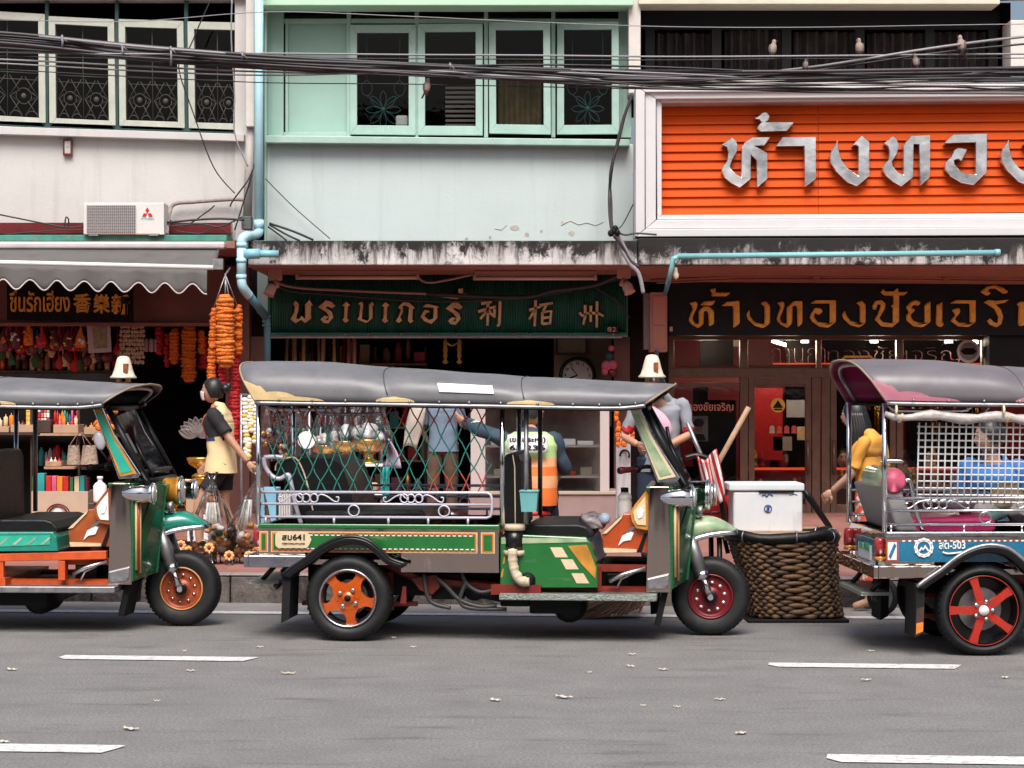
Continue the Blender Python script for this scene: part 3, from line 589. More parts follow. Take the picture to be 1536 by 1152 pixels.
# --- black granite sign
YB = 23.8
mat('granite', (.009,.009,.011), .5, spec=.2, var=.5, vs=3, stain=(.024,.024,.028), st=(4,4,14), sthr=(.55,.8))
bs = thing('shop_sign', 'black stone fascia sign with gold Thai letters above the glass shop front', 'sign', P(1300,505,YB))
mb = MB(); mb.pbox(1003, 1780, 423, 503, YB, .3); mb.pbox(1484, 1780, 503.5, 610, YB+.1, .3); part('board', mb, 'granite', bs, bevel=.004)
T3 = (1020,420,6.144); T4 = (1250,415,5.37)
for q in [Z([(85,210),(150,195),(165,225),(150,270),(125,320),(115,360),(135,395),(175,410),(172,285),(215,245),(265,240),(315,285),(315,405),(268,430),(262,300),(235,278),(220,292),(218,405),(170,445),(110,410),(78,370),(95,320),(118,270),(110,235)], *T3),
    Z([(185,232),(220,195),(330,188),(298,235)], *T3), Z([(272,85),(335,72),(325,112),(470,115),(425,150),(285,148),(300,122)], *T3),
    Z([(380,240),(430,200),(550,190),(552,400),(492,445),(490,238)], *T3),
    Z([(640,272),(645,330),(690,390),(780,408),(780,240),(740,212),(790,190),(832,235),(830,400),(770,445),(690,420),(630,365),(612,320)], *T3),
    Z([(895,205),(955,195),(968,230),(940,300),(920,350),(935,390),(985,405),(985,250),(1050,192),(1130,192),(1130,400),(1085,435),(1080,235),(1045,235),(1038,250),(1035,400),(990,442),(930,410),(890,370),(905,310),(930,250)], *T3),
    Z([(1205,215),(1250,185),(1440,185),(1438,385),(1370,440),(1290,430),(1220,385),(1195,340),(1215,300),(1245,255),(1300,260),(1318,290),(1280,322),(1245,300),(1235,340),(1270,385),(1380,400),(1380,215)], *T3),
    Z([(95,270),(105,310),(140,355),(215,375),(215,235),(185,208),(230,190),(262,225),(262,370),(210,410),(140,390),(85,340),(70,305)], *T4),
    Z([(315,235),(340,195),(390,188),(420,215),(415,260),(385,310),(370,335),(400,365),(470,375),(480,370),(482,250),(465,235),(485,220),(485,155),(410,150),(383,125),(400,98),(425,120),(485,118),(520,88),(525,122),(600,122),(570,150),(530,150),(530,360),(475,408),(390,400),(335,345),(360,300),(375,262),(385,225),(360,220),(350,245),(340,268),(320,260)], *T4),
    Z([(585,245),(620,205),(665,185),(708,205),(690,235),(650,225),(628,250),(665,265),(640,290),(622,305),(640,350),(690,370),(735,372),(735,225),(785,195),(785,365),(720,408),(650,400),(595,355),(585,315),(612,288)], *T4),
    Z([(832,225),(882,200),(878,360),(895,385),(865,410),(828,385)], *T4),
    Z([(940,215),(985,188),(1150,188),(1148,365),(1090,405),(1010,400),(945,355),(985,310),(975,290),(955,270),(985,255),(1020,255),(1025,285),(980,340),(1010,368),(1100,375),(1100,215)], *T4),
    Z([(1215,205),(1250,188),(1310,195),(1415,185),(1380,210),(1310,225),(1350,265),(1368,320),(1355,380),(1315,408),(1260,385),(1240,355),(1265,335),(1290,365),(1325,375),(1330,320),(1300,260)], *T4),
    Z([(1185,120),(1240,75),(1300,65),(1370,85),(1415,122),(1375,140),(1310,95),(1260,95),(1245,115),(1275,130),(1240,155)], *T4),
    Z([(1478,215),(1520,195),(1560,210),(1560,390),(1500,400),(1490,380),(1495,240)], *T4)]:
    letter(bs, q, YB-.045, .045, ['gold_leaf'], .012)
mb = MB(); mb.pbox(1004.5, 1009, 490, 497, YB-.02, .02); part('small_plate', mb, 'gold_pale', bs)
# --- green corrugated sign
YG = 23.95
mat('sign_green', (.016,.115,.082), .5, var=.2, vs=3, stain=(.03,.17,.12), st=(4,4,.8), sthr=(.5,.75)); mat('letter_brown', (.07,.022,.008), .6)
gs = thing('shop_sign', 'dark green corrugated bakery sign with cream Thai and Chinese letters', 'sign', P(670,503,YG))
mb = MB(); x0, x1 = PX(402,YG), PX(942,YG); z0, z1 = PZ(502,YG), PZ(408,YG); N = 560
mb.surf(lambda u, v: Vector((x0+(x1-x0)*u, YG+.012*math.sin(u*146*2*math.pi), z0+(z1-z0)*v)), N, 2); part('board', mb, 'sign_green', gs, solid=.004)
mb = MB(); mb.pbox(402, 942, 499, 503, YG-.05, .06); mb.pbox(402, 405, 408, 499, YG-.04, .05); mb.pbox(939, 942, 408, 499, YG-.04, .05); part('edge_trim', mb, 'sign_green', gs)
mb = MB()
for px in (518,552,602,645,685,728,770,795,854,920): mb.lathe([(.012,0),(.014,.015),(0,.02)], P(px,501,YG-.05), (0,-1,0), 8)
part('bolt', mb, 'steel', gs)
T5 = (425,425,5.486)
ee = [(480,180),(515,145),(555,175),(535,195),(530,290),(548,305),(510,332),(478,300),(495,280),(500,190)]
rr = [(285,195),(350,140),(395,150),(430,185),(405,205),(360,190),(350,200),(400,235),(412,280),(370,330),(330,325),(305,295),(340,265),(375,275),(345,300),(370,300),(375,270),(350,235)]
for q in [[(80,170),(100,140),(128,170),(125,215),(105,290),(130,295),(150,265),(172,288),(180,290),(178,175),(215,135),(245,180),(228,185),(230,290),(180,328),(145,300),(100,330),(58,295),(90,240),(95,190)],
    rr, ee, [(610,160),(650,145),(662,170),(650,290),(690,305),(700,295),(700,170),(735,145),(752,178),(738,190),(738,290),(680,332),(602,300),(620,270),(630,180)], [(x+325, y+3) for x, y in ee],
    [(940,195),(985,150),(1040,155),(1090,205),(1070,210),(1065,300),(1080,310),(1045,335),(1020,310),(1030,200),(1000,185),(985,190),(990,240),(965,280),(980,310),(950,332),(918,310),(950,260),(965,215)],
    [(1140,190),(1180,165),(1290,190),(1270,205),(1272,285),(1220,338),(1160,315),(1125,275),(1160,215),(1195,220),(1210,240),(1180,245),(1165,270),(1200,300),(1230,290),(1235,205),(1180,200)],
    [(x+1048, y+12) for x, y in rr], [(1285,112),(1380,100),(1440,88),(1440,45),(1480,40),(1478,112),(1430,130)]]:
    letter(gs, Z(q, *T5), YG-.06, .05, ['gold_pale','letter_brown'], .006, back=1.4)
def brush(par, strokes, Tn, wd):
    mb = MB()
    for st in strokes:
        pts = Z(st, *Tn); n_ = len(pts)
        for dw, mi, dy in ((0,0,0), (1.2,1,.03)):
            L_, R_ = [], []
            for i, p in enumerate(pts):
                a = Vector(pts[max(i-1,0)]); b = Vector(pts[min(i+1,n_-1)]); t = (b-a).normalized(); nn = Vector((-t.y, t.x)); wq = (wd*(1.1 if i == 0 else .8 if i == n_-1 else 1)+2*dw)/2
                e = Vector(p)+(t*(dw) if i == n_-1 else -t*dw if i == 0 else Vector((0,0))); L_.append(e+nn*wq); R_.append(e-nn*wq)
            mb.prism([P(p.x, p.y, YG-.06+dy) for p in L_+R_[::-1]], (0,.02,0), mi)
    part('letter', mb, ['gold_pale','letter_brown'], par)
T6 = (700,425,6.4)
brush(gs, [[(140,195),(240,178)],[(110,272),(280,222)],[(205,190),(203,300),(200,405)],[(198,262),(130,342)],[(212,265),(255,315)],[(268,245),(265,330)],[(320,172),(318,300),(312,395),(292,410)]], T6, 4.2)
brush(gs, [[(600,258),(712,222)],[(662,162),(658,300),(652,412)],[(655,262),(598,345)],[(698,212),(828,188)],[(762,212),(735,268)],[(728,275),(724,392)],[(728,278),(812,265),(800,392)],[(735,332),(800,325)],[(728,388),(800,385)]], T6, 4)
brush(gs, [[(1138,208),(1138,320),(1118,395)],[(1192,215),(1190,370)],[(1252,172),(1248,422)],[(1085,278),(1108,312),(1170,282)],[(1170,285),(1260,285),(1315,315)]], T6, 3.8)
# --- house number plate
mb = MB(); mb.pbox(907.5, 928, 488, 500, YG-.07, .03); t = thing('number_plate', 'small black house number plate reading 82 on the green sign', 'number plate', P(918,500,YG-.07)); part('plate', mb, 'black_gloss', t, bevel=.004)
part('digits', fit_text('82', 911, 924.5, 490.5, 497.5, YG-.075, .003, .004), mat('digit_pink', (.6,.28,.2), .5), t)
# --- left black sign
YL = 23.55
ls = thing('shop_sign', 'long black sign with narrow gold Thai and Chinese lettering under the grey awning', 'sign', P(104,483,YL))
mb = MB(); mb.prism([P(-3,418,YL),P(198,424,YL),P(198,483,YL),P(-3,480,YL)] if False else [P(10,416,YL),P(198,422,YL),P(198,484,YL),P(10,480,YL)], (0,.1,0)); part('board', mb, mat('sign_black', (.008,.007,.008), .6, spec=.15), ls, bevel=.006)
part('lettering', fit_text('ชื่นรักเฮียง', 15, 105, 434, 468, YL-.012, .012, .006), 'gold_leaf', ls)
for ch, a, b_, t, bt in (('香',110,137,440,469),('樂',140,165,441,470),('新',167,194,441,472)): part('lettering', fit_text(ch, a, b_, t, bt, YL-.012, .012, .012), 'gold_leaf', ls)
# --- marks on the gold shop's glass
mat('sticker_yellow', (.75,.42,.05), .5); mat('sticker_red', (.5,.06,.03), .5); mat('pink_letter', (.5,.2,.17), .6, emit=None)
Ys = Yd+.02
part('window_lettering', fit_text('ทองชัยเจริญ', 1032, 1100, 603, 619, Ys, .003, .004), mat('letter_salmon', (.6,.2,.14), .6), rh)
mb = MB(); mb.lathe([(.078,0),(.078,.004)], P(1167,608,Ys), (0,-1,0), 24, 0); mb.prism([P(1167,600,Ys-.005),P(1175,612,Ys-.005),P(1159,612,Ys-.005)], (0,.002,0), 1); mb.pbox(1161,1173,613,615.5,Ys-.006,.002,1); part('round_sticker', mb, ['sticker_yellow','black'], rh)
for i in range(4):
    mb = MB(); px = 1158+i*11; mb.ell(P(px,643,Ys), (.03,.003,.035), 10, 6); mb.pbox(px-4, px+4, 646, 650, Ys-.003, .002); part('sticker', mb, 'sticker_red' if i else 'shelf_pale', rh)
mb = MB(); mb.lathe([(.088,0),(.088,.004),(.125,.004),(.125,0)], P(1453,527,Ys), (0,-1,0), 28, 0, smooth=False, cap=False); mb.lathe([(.095,0),(.095,.003)], P(1453,527,Ys-.001), (0,-1,0), 24, 1)
mb.prism([P(1441,527,Ys-.007),P(1446,522,Ys-.007),P(1460,522,Ys-.007),P(1465,527,Ys-.007),P(1460,532,Ys-.007),P(1446,532,Ys-.007)], (0,.002,0), 2); part('round_sticker', mb, ['white',mat('sticker_grey', (.3,.29,.28), .5),'black'], rh)
part('neon_lettering', fit_text('ทองชัยเจริญ', 1242, 1440, 519, 545, Yd+.62, .004, -.012), mat('neon_pale', (.5,.24,.22), .5), rh)
part('neon_lettering', fit_text('กานกา', 1158, 1238, 522, 545, Yd+.62, .004, -.012), 'neon_pale', rh)
pq = thing('name_plaque', 'small red plaque with gold lettering hung above the shop doorway', 'sign', P(1287,553,Yd-.15))
mb = MB(); o_ = [(1268,535),(1306,535),(1310,539),(1310,549),(1306,553),(1268,553),(1264,549),(1264,539)]; mb.prism([P(x,y,Yd-.15) for x,y in o_], (0,.04,0), 0)
mb.tube([P(x,y,Yd-.15) for x,y in o_], .012, 6, 1, closed=True); part('board', mb, ['dark_red','gold_leaf'], pq)
part('lettering', fit_text('ทองชัยเจริญ', 1267, 1307, 538, 551, Yd-.165, .004, .008), 'gold_leaf', pq)
# ---------------------------------------------------------------- tuk-tuks
TA = R(5.5); TO = Vector((PX(521,13.5), 13.5, 0))
FW = Vector((math.cos(TA), -math.sin(TA), 0)); LT = Vector((math.sin(TA), math.cos(TA), 0))
def U(px, py, v=0.):
    """local point (along, across, up) of the vehicle, on its lengthwise plane v"""
    C_ = Vector((0,0,CZ)); d = Vector(((px-CX)/F, 1, -(py-HY)/F)); t = (v+(TO-C_).dot(LT))/d.dot(LT); q = C_+d*t-TO
    return Vector((q.dot(FW), v, q.z))
TW = 1.2
def UL(pts, v=0.): return [U(x, y, v) for x, y in pts]
def slab(mb, pts, v, d, m=0, v_trace=None):
    """side-view outline traced on plane v, extruded d across"""
    q = UL(pts, v if v_trace is None else v_trace); q = [Vector((p.x, v, p.z)) for p in q]
    return mb.prism(q, (0,d,0), m)
def wheel(parent, c, r, wd, rim, style):
    """c: centre on the outer face plane, axis along v"""
    ax = (0,1,0)
    hub = MB(); hub.lathe([(.03,.0),(.05,.02),(.05,wd)], c, ax, 16); hub.lathe([(rim*.62,wd*.55),(rim*.62,wd*.6)], c, ax, 24)
    w_ = part('wheel', hub, 'dull_steel' if style != 'front' else 'black_metal', parent, local=True)
    t = MB(); k_ = wd/2
    prof = [(rim*.98,.012),(rim*1.04,.004),(rim*1.12,-.004),(r*.80,-.012),(r*.9,-.006),(r*.955,.012),(r*.985,.03),(r,.05),(r,wd-.05),(r*.985,wd-.03),(r*.95,wd-.01),(r*.85,wd),(rim*1.02,wd-.01),(rim*.98,wd-.02)]
    t.lathe(prof, c, ax, 48, [0]*6+[1]*3+[0]*4, cap=False)
    for i in range(48):     # shoulder blocks
        a = 2*math.pi*i/48; d = Vector((math.cos(a), 0, math.sin(a))); e = Vector((-math.sin(a), 0, math.cos(a)))
        p0 = Vector(c)+d*(r*.972)+Vector((0,.018,0)); t.tube([p0-e*r*.03, p0+e*r*.03], .0055, 4, 1, smooth=False)
    part('tyre', t, ['tyre_side','rubber'], w_, local=True)
    m = MB(); Cc = Vector(c)
    pt = lambda a, q, y: Cc+Vector((q*math.cos(a), y, q*math.sin(a)))
    if style == 'star':       # five broad spokes, silver lip
        m.lathe([(rim*1.0,.02),(rim*1.03,-.004),(rim*.985,-.008),(rim*.95,.0),(rim*.88,.03),(rim*.86,.09)], Cc, ax, 48, 1, cap=False)
        m.lathe([(0,-.002),(rim*.2,-.004),(rim*.24,.01),(rim*.3,.02)], Cc, ax, 24, 0)
        for i in range(5):
            a = R(61+72*i)
            out = []
            for q, ww in ((.15,.36),(.42,.3),(.62,.17),(.78,.15),(.93,.22)):
                out.append((q, ww))
            L_ = [Cc+Vector((math.cos(a)*q*rim-math.sin(a)*ww*rim, 0, math.sin(a)*q*rim+math.cos(a)*ww*rim)) for q, ww in out]
            R_ = [Cc+Vector((math.cos(a)*q*rim+math.sin(a)*ww*rim, 0, math.sin(a)*q*rim-math.cos(a)*ww*rim)) for q, ww in out]
            L_ = [p+Vector((0,.004+.004*i_+.0007*i,0)) for i_, p in enumerate(L_)]; R_ = [p+Vector((0,.004+.004*i_+.0007*i,0)) for i_, p in enumerate(R_)]
            for j in range(4): m.prism([L_[j], L_[j+1], R_[j+1], R_[j]], (0,.03,0), 0)
        for i in range(4):
            a = R(45+90*i+12); m.lathe([(.012,.012),(.014,-.006),(.009,-.01),(0,-.008)], pt(a, rim*.33, -.002), ax, 10, 1)
        m.lathe([(.02,0),(.02,-.008),(0,-.01)], Cc, ax, 14, 2)
        part('rim', m, ['orange_metal','steel','black'], w_, local=True)
    elif style == 'slim':     # five straight spokes on a deep dark rim with a red line
        m.lathe([(rim*1.0,.02),(rim*1.03,-.002),(rim*.99,-.006)], Cc, ax, 56, 2, cap=False); m.lathe([(rim*.99,-.006),(rim*.97,-.006)], Cc, ax, 56, 0, cap=False)
        m.lathe([(rim*.97,-.006),(rim*.93,.03),(rim*.9,.11)], Cc, ax, 56, 2, cap=False); m.lathe([(rim*.9,.1),(rim*.2,.115)], Cc, ax, 40, 3, cap=False)
        for i in range(5):
            a = R(36+72*i); d = Vector((math.cos(a),0,math.sin(a))); e = Vector((-math.sin(a),0,math.cos(a)))
            for j in range(3):
                q0, q1 = (.12,.36,.7)[j]*rim, (.36,.7,.965)[j]*rim; w0, w1 = (.16,.115,.1)[j]*rim, (.115,.1,.13)[j]*rim; y0, y1 = (.004,.0,-.001)[j]+.0005*i, (.0,-.001,.0)[j]+.0005*i
                m.prism([Cc+d*q0+e*w0+Vector((0,y0,0)), Cc+d*q1+e*w1+Vector((0,y1,0)), Cc+d*q1-e*w1+Vector((0,y1,0)), Cc+d*q0-e*w0+Vector((0,y0,0))], (0,.03,0), 0)
            m.lathe([(.014,.006),(.014,-.008),(0,-.01)], pt(a+R(36), rim*.26, .002), ax, 8, 1)
        m.lathe([(rim*.27,.012),(rim*.25,.0)], Cc, ax, 24, 0); m.lathe([(.03,.0),(.028,-.014),(0,-.016)], Cc, ax, 18, 4)
        part('rim', m, ['wheel_red','steel','black_gloss','black_metal','white'], w_, local=True)
    else:                      # pressed front disc with round holes
        m.lathe([(rim*1.02,.02),(rim*1.03,-.002),(rim*.97,-.004),(rim*.93,.012),(rim*.8,.02),(rim*.66,.012),(rim*.5,.016),(rim*.38,.02),(rim*.3,-.01),(0,-.014)], Cc, ax, 40, [2,2,1,0,0,0,0,0,3], cap=False)
        for i in range(10):
            a = 2*math.pi*i/10+.2; m.lathe([(.011,.0),(.0115,-.004),(0,-.006)], pt(a, rim*.64, .014), ax, 10, 4)
        m.lathe([(.03,0),(.03,-.05),(.016,-.06),(0,-.06)], Cc, ax, 14, 3)
        part('rim', m, style[1], w_, local=True)
    return w_
mat('wheel_red', (.5,.03,.015), .25, .3, coat=.5, var=.2); mat('dark_maroon_rim', (.16,.008,.014), .35, .2, var=.2); mat('rust_rim', (.35,.06,.015), .4, .2, var=.3, vs=20); mat('rim_edge', (.5,.28,.1), .4, var=.2)
mat('hose', (.03,.03,.03), .5); mat('cream_wrap', (.55,.45,.32), .8, var=.35, vs=12); mat('net_teal', (.02,.17,.135), .6); mat('net_red', (.42,.06,.03), .6); mat('basket_teal', (.14,.38,.38), .4, var=.1); mat('tread_plate', (.33,.36,.32), .4, .8, var=.2, bump=.8, bs=120)
mat('lamp_cream', (.72,.62,.47), .5, var=.1, vs=6, stain=(.35,.17,.08), st=(14,14,6), sthr=(.62,.75)); mat('rust', (.25,.07,.025), .8, var=.5, vs=40); mat('board_white', (.74,.74,.72), .5)
S0, S1 = 384, 968            # photo columns between which the roof's lower edge runs
def make_tuk(name, label, loc, rz, c):
    t = thing(name, label, 'tuk-tuk', loc, None, rz)
    L = lambda n_, mb, mats, par=None, **k_: part(n_, mb, mats, par or t, local=True, **k_)
    far = lambda v: TW-v
    # ---- wheels
    rc = U(521.5, 899.5, 0); rc.z = .26
    wheel(t, (rc.x, .0, .26), .26, .17, .172 if c['rear'] == 'star' else .2, c['rear']); 
    wf = wheel(t, (rc.x, TW-.17, .26), .26, .17, .172, 'star' if c['rear'] == 'star' else 'slim')
    fc = U(1066, 902, .6); FU = fc.x; wheel(t, (FU, .525, .242), .242, .15, .135, ('front', c['front_rim']))
    # ---- chassis
    ch = MB()
    for v in (.2, TW-.26): ch.tube([Vector((rc.x-.42, v, .5)), Vector((rc.x+.1, v, .5)), Vector((rc.x+.42, v, .36)), Vector((U(800,0,v).x, v, .3)), Vector((U(985,0,v).x, v, .3))], .03, 6, smooth=False)
    ch.box(U(735,0).x, U(810,0).x, .05, .1, .285, .345); ch.box(U(735,0).x, U(810,0).x, .1, 1.1, .29, .34)
    ch.box(U(890,0).x, U(985,0).x, .16, .22, .42, .46); ch.box(U(893,0).x, U(900,0).x, .16, .2, .3, .45)
    ch.tube([Vector((rc.x, .17, .26)), Vector((rc.x, TW-.17, .26))], .04, 8); ch.ell((rc.x, .62, .26), (.11,.13,.12)); ch.box(rc.x-.33, rc.x+.38, .27, .33, .19, .215); ch.box(rc.x+.2, rc.x+.24, .22, .27, .17, .4)
    L('chassis', ch, c['frame'])
    ub = MB(); ub.box(U(790,0).x, U(868,0).x, .18, 1.0, .16, .3); ub.box(U(640,0).x, U(700,0).x, .3, .9, .3, .45); ub.lathe([(.06,0),(.1,.05),(.1,.3),(.06,.35)], (U(850,0).x, .2, .2), (0,1,0), 14); ub.box(rc.x-.3, rc.x+.35, .3, .9, .33, .46)
    ub.box(U(895,0).x, U(966,0).x, .45, .9, .24, .46); ub.box(U(905,0).x, U(940,0).x, .3, .45, .26, .4)
    ub.box(U(578,0).x, U(742,0).x, .27, .93, .255, .46); ub.box(U(640,0).x, U(690,0).x, .2, .27, .24, .4); ub.lathe([(.05,0),(.07,.02),(.07,.5),(.05,.52)], (U(705,0).x, .2, .3), (0,1,0), 14); ub.tube([Vector((U(600,0).x,.24,.36)),Vector((U(760,0).x,.24,.24)),Vector((U(860,0).x,.24,.2))], .03, 8); ub.box(U(745,0).x, U(790,0).x, .2, 1., .2, .3)
    L('engine', ub, 'black', bevel=.02)
    hs = MB()
    for pts in ([(655,866),(670,880),(690,900),(720,910),(745,908)], [(690,850),(700,875),(720,888),(740,885)], [(636,860),(640,890),(650,905),(676,912)], [(700,872),(690,900),(705,912),(760,914)]): hs.tube(smoothpts(UL(pts, .12)), .014, 6)
    L('hose', hs, 'hose')
    ax = MB(); slab(ax, [(600,905),(604,880),(609,880),(609,906)], .1, .03); slab(ax, [(617,868),(655,862),(660,880),(648,892),(630,885)], .15, .04); L('bracket', ax, c['frame'])
    # ---- rear body tub
    tub = MB(); v0 = .05
    xr, xf = U(386,0).x, U(747,0).x
    zt, zb = U(0,784,v0).z, U(0,851,v0).z
    prof = [(xr,zt),(xf,zt),(xf,zb-.01),(U(600,0).x,zb-.01),(U(600,0).x,U(0,826).z),(U(455,0).x,U(0,826).z),(U(455,0).x,zb+.02),(xr,zb+.02)]
    for v in (v0, TW-v0-.03): tub.prism([Vector((x,v,z)) for x, z in prof], (0,.03,0))
    tub.box(xr, xr+.03, v0+.03, TW-v0-.03, zb+.02, zt-.003); tub.box(xf-.03, xf, v0+.03, TW-v0-.03, zb, zt-.003); tub.box(xr+.03, xf-.03, v0+.03, TW-v0-.03, zb+.03, zb+.06)
    tb = L('body_tub', tub, c['sheet'])
    for v in (v0-.012, TW-v0-.02): rimb = MB(); rimb.box(xr-.004, xf+.004, v, v+.032, zt-.024, zt+.004, 0); L('body_rim', rimb, c['rim'], tb, bevel=.006)
    for v, s in ((v0, -1), (TW-v0, 1)):
        pn = MB(); e = lambda a, b_, y0, y1, o, m: pn.box(U(a,0).x, U(b_,0).x, v+s*.001, v+s*o, U(0,y1).z, U(0,y0).z, m)
        if c['panel'] == 'framed':
            for a, b_ in ((404,715),(386.5,400),(720,741)):
                e(a, b_, 795, 826, .004, 1); e(a+2, b_-2, 796.8, 824.2, .006, 2); e(a+4, b_-4, 799, 822, .008, 0)
            for i in range(36):       # wavy cream border inside the green field
                px = 412+8.3*i; pn.box(U(px,0).x, U(px+5,0).x, v, v+s*.0095, U(0,801.2).z, U(0,799.6).z, 3); pn.box(U(px+3,0).x, U(px+8,0).x, v, v+s*.0095, U(0,821.2).z, U(0,819.6).z, 3)
                pn.box(U(px,0).x, U(px+4,0).x, v, v+s*.0072, U(0,798.4).z, U(0,797.2).z, 4); pn.box(U(px+4,0).x, U(px+8,0).x, v, v+s*.0072, U(0,824).z, U(0,822.8).z, 4)
        else:
            e(386.5, 741, 795, 826, .004, 0); e(386.5, 404, 795.5, 825.5, .006, 1); e(389, 401.5, 798, 823, .008, 3)
            pn.prism([Vector((U(x,0).x, v+s*.008, U(0,y).z)) for x, y in ((390,818),(398,799),(401,803),(393,822))], (0,s*.002,0), 0)
            for i in range(40): px = 405+8.4*i; pn.box(U(px,0).x, U(px+4.6,0).x, v, v+s*.006, U(0,797.5).z, U(0,795.5).z, 1); pn.box(U(px+4.6,0).x, U(px+8.4,0).x, v, v+s*.006, U(0,797.5).z, U(0,795.5).z, 3)
        L('painted_panel', pn, c['panel_mats'], tb)
    tl = U(0,0).x
    def plate_text(txt, a, b_, y0, y1, m_, vv, ext=.002, bold=.008, par=None):
        mb = text_mb(txt, .3, 0, .006, bold); xs = [q.x for q in mb.v]; zs = [q.z for q in mb.v]
        x0, x1, z0, z1 = U(a,y0,vv).x, U(b_,y0,vv).x, U(a,y1,vv).z, U(a,y0,vv).z
        mb.v = [Vector((x0+(q.x-min(xs))/(max(xs)-min(xs))*(x1-x0), vv+(q.y/.006)*ext, z0+(q.z-min(zs))/(max(zs)-min(zs))*(z1-z0))) for q in mb.v]
        return L('lettering', mb, m_, par)
    if c['panel'] == 'framed':
        np = MB(); slab(np, [(413,801),(417,797.5),(460,797.5),(464,803),(467,810),(464,817),(460,822),(417,822),(413,818)], v0-.016, .012); q = L('number_board', np, 'cream', tb)
        plate_text('สบ641', 423, 457, 801, 810, 'black', v0-.018, par=q) if False else plate_text('สบ641', 423, 457, 801, 810, 'black', v0-.018)
        plate_text('กรุงเทพมหานคร', 423, 457, 814, 818, 'black', v0-.018, bold=.0)
    else:
        em = MB(); cc = U(441.5, 808, v0-.006); em.lathe([(.054,0),(.054,-.004),(.047,-.004),(.047,0)], cc, (0,1,0), 30, 0, smooth=False, cap=False)
        em.lathe([(.044,.0),(.044,-.003),(.036,-.003),(.036,0)], cc, (0,1,0), 26, 0, smooth=False, cap=False)
        for i in range(12): a = R(30*i); em.box(cc.x+.05*math.cos(a)-.006, cc.x+.05*math.cos(a)+.006, cc.y-.007, cc.y, cc.z+.05*math.sin(a)-.006, cc.z+.05*math.sin(a)+.006, 0)
        em.prism([cc+Vector((x,-.002,z)) for x, z in ((-.033,-.02),(-.013,.006),(-.004,-.004),(.008,.016),(.033,-.02),(.022,-.02),(.008,.0),(-.003,-.016),(-.012,-.008),(-.022,-.02))], (0,-.004,0), 0)
        L('emblem', em, 'white', tb)
        plate_text('สต-503', 463, 500, 799, 810, 'white', v0-.007); sq = MB(); sq.tube(smoothpts([U(468,815,v0-.008),U(476,817,v0-.008),U(488,816,v0-.008),U(503,814,v0-.008)]), .006, 5); L('swash', sq, 'white', tb)
    # ---- fenders, flaps, bumper
    for near in (1, 0):
        crv = [(425,862),(441,850),(459,838),(482,820),(506,808),(529,804),(553,809),(573,824),(588,838),(612,846)]
        q = smoothpts(UL(crv, 0), 3); cz = Vector((rc.x, 0, .26)); mb = MB(); sg_ = 1 if near else -1; vb = 0 if near else TW
        rows = [(-.05,1.0),(-.057,.955),(-.05,.895),(.02,.87),(.28,.93)]
        mb.surf(lambda a, b_: (lambda p, r_: Vector((cz.x+(p.x-cz.x)*r_[1], vb+sg_*r_[0], cz.z+(p.z-cz.z)*r_[1])))(q[min(int(round(a*(len(q)-1))), len(q)-1)], rows[int(round(b_*4))]), len(q), 5)
        mb.tube([Vector((p.x, vb+sg_*-.05, p.z)) for p in q], .012, 6, 1)
        L('fender', mb, ['black_gloss', c['lip']], solid=.004)
        f = MB(); f.prism([Vector((U(x,y).x, vb+sg_*-.03, U(x,y).z)) for x, y in ((424,858),(436,858),(437,872),(435,928),(423,934),(425,880))], (0,sg_*.28,0)); L('mud_flap', f, 'rubber')
        if near and c['panel'] != 'framed':
            f = MB(); f.prism([Vector((U(x,y).x-.0, -.034, U(x,y).z)) for x, y in ((425.5,893),(436,890),(434.6,927),(424,932))], (0,.003,0), 0); f.prism([Vector((U(x,y).x, -.036, U(x,y).z)) for x, y in ((425,914),(434.8,912),(434.2,925),(424.5,929))], (0,.003,0), 1); L('flap_sticker', f, ['dark_wood','orange'])
    bp = MB(); zb0, zb1 = U(0,848).z, U(0,830).z; xb = U(366,0).x
    bp.box(xb, xb+.03, -.02, TW+.02, zb0, zb1); 
    for v in (-.02, TW-.01): bp.prism([Vector((x, v, z)) for x, z in ((xb+.03,zb0),(U(448,0).x,zb0),(U(462,0).x,zb1),(xb+.03,zb1))], (0,.03,0))
    bp.box(xb+.03, U(400,0).x, .01, TW-.01, zb1-.02, zb1-.005)
    L('bumper', bp, 'mirror_sheet' if c['panel'] != 'framed' else 'bumper_chrome', bevel=.006)
    st = MB(); st.box(xb-.02, xb+.16, .25, .95, zb0-.12, zb0-.1, 0); st.tube([Vector((xb+.14,.3,zb0)), Vector((xb+.05,.3,zb0-.1))], .015, 6, 1); st.tube([Vector((xb+.14,.9,zb0)), Vector((xb+.05,.9,zb0-.1))], .015, 6, 1); st.tube([Vector((xb+.2,.5,zb0)), Vector((xb+.15,.5,zb0-.1)), Vector((xb+.1,.45,zb0-.16))], .02, 6, 1); L('rear_step', st, ['tread_plate','black_metal'])
    rp = MB(); rp.box(xr-.008, xr-.002, .3, .9, zb+.06, zt-.06, 0); rp.box(xr-.012, xr-.007, .42, .8, zb+.09, zt-.1, 1)
    L('plate_panel', rp, [c['panel_mats'][0], 'board_white'])
    for v in (.12, TW-.12):
        tlm = MB(); tlm.lathe([(.035,0),(.035,.02),(.03,.03)], (xr-.015, v, (zb+zt)/2-.03), (0,0,1), 12, 1, smooth=True); tlm.lathe([(.035,.03),(.035,.12),(.03,.13),(0,.13)], (xr-.015, v, (zb+zt)/2-.03), (0,0,1), 12, 0); L('tail_light', tlm, ['red_lens','amber_lens'])
    # ---- rails and posts
    zr0 = zt
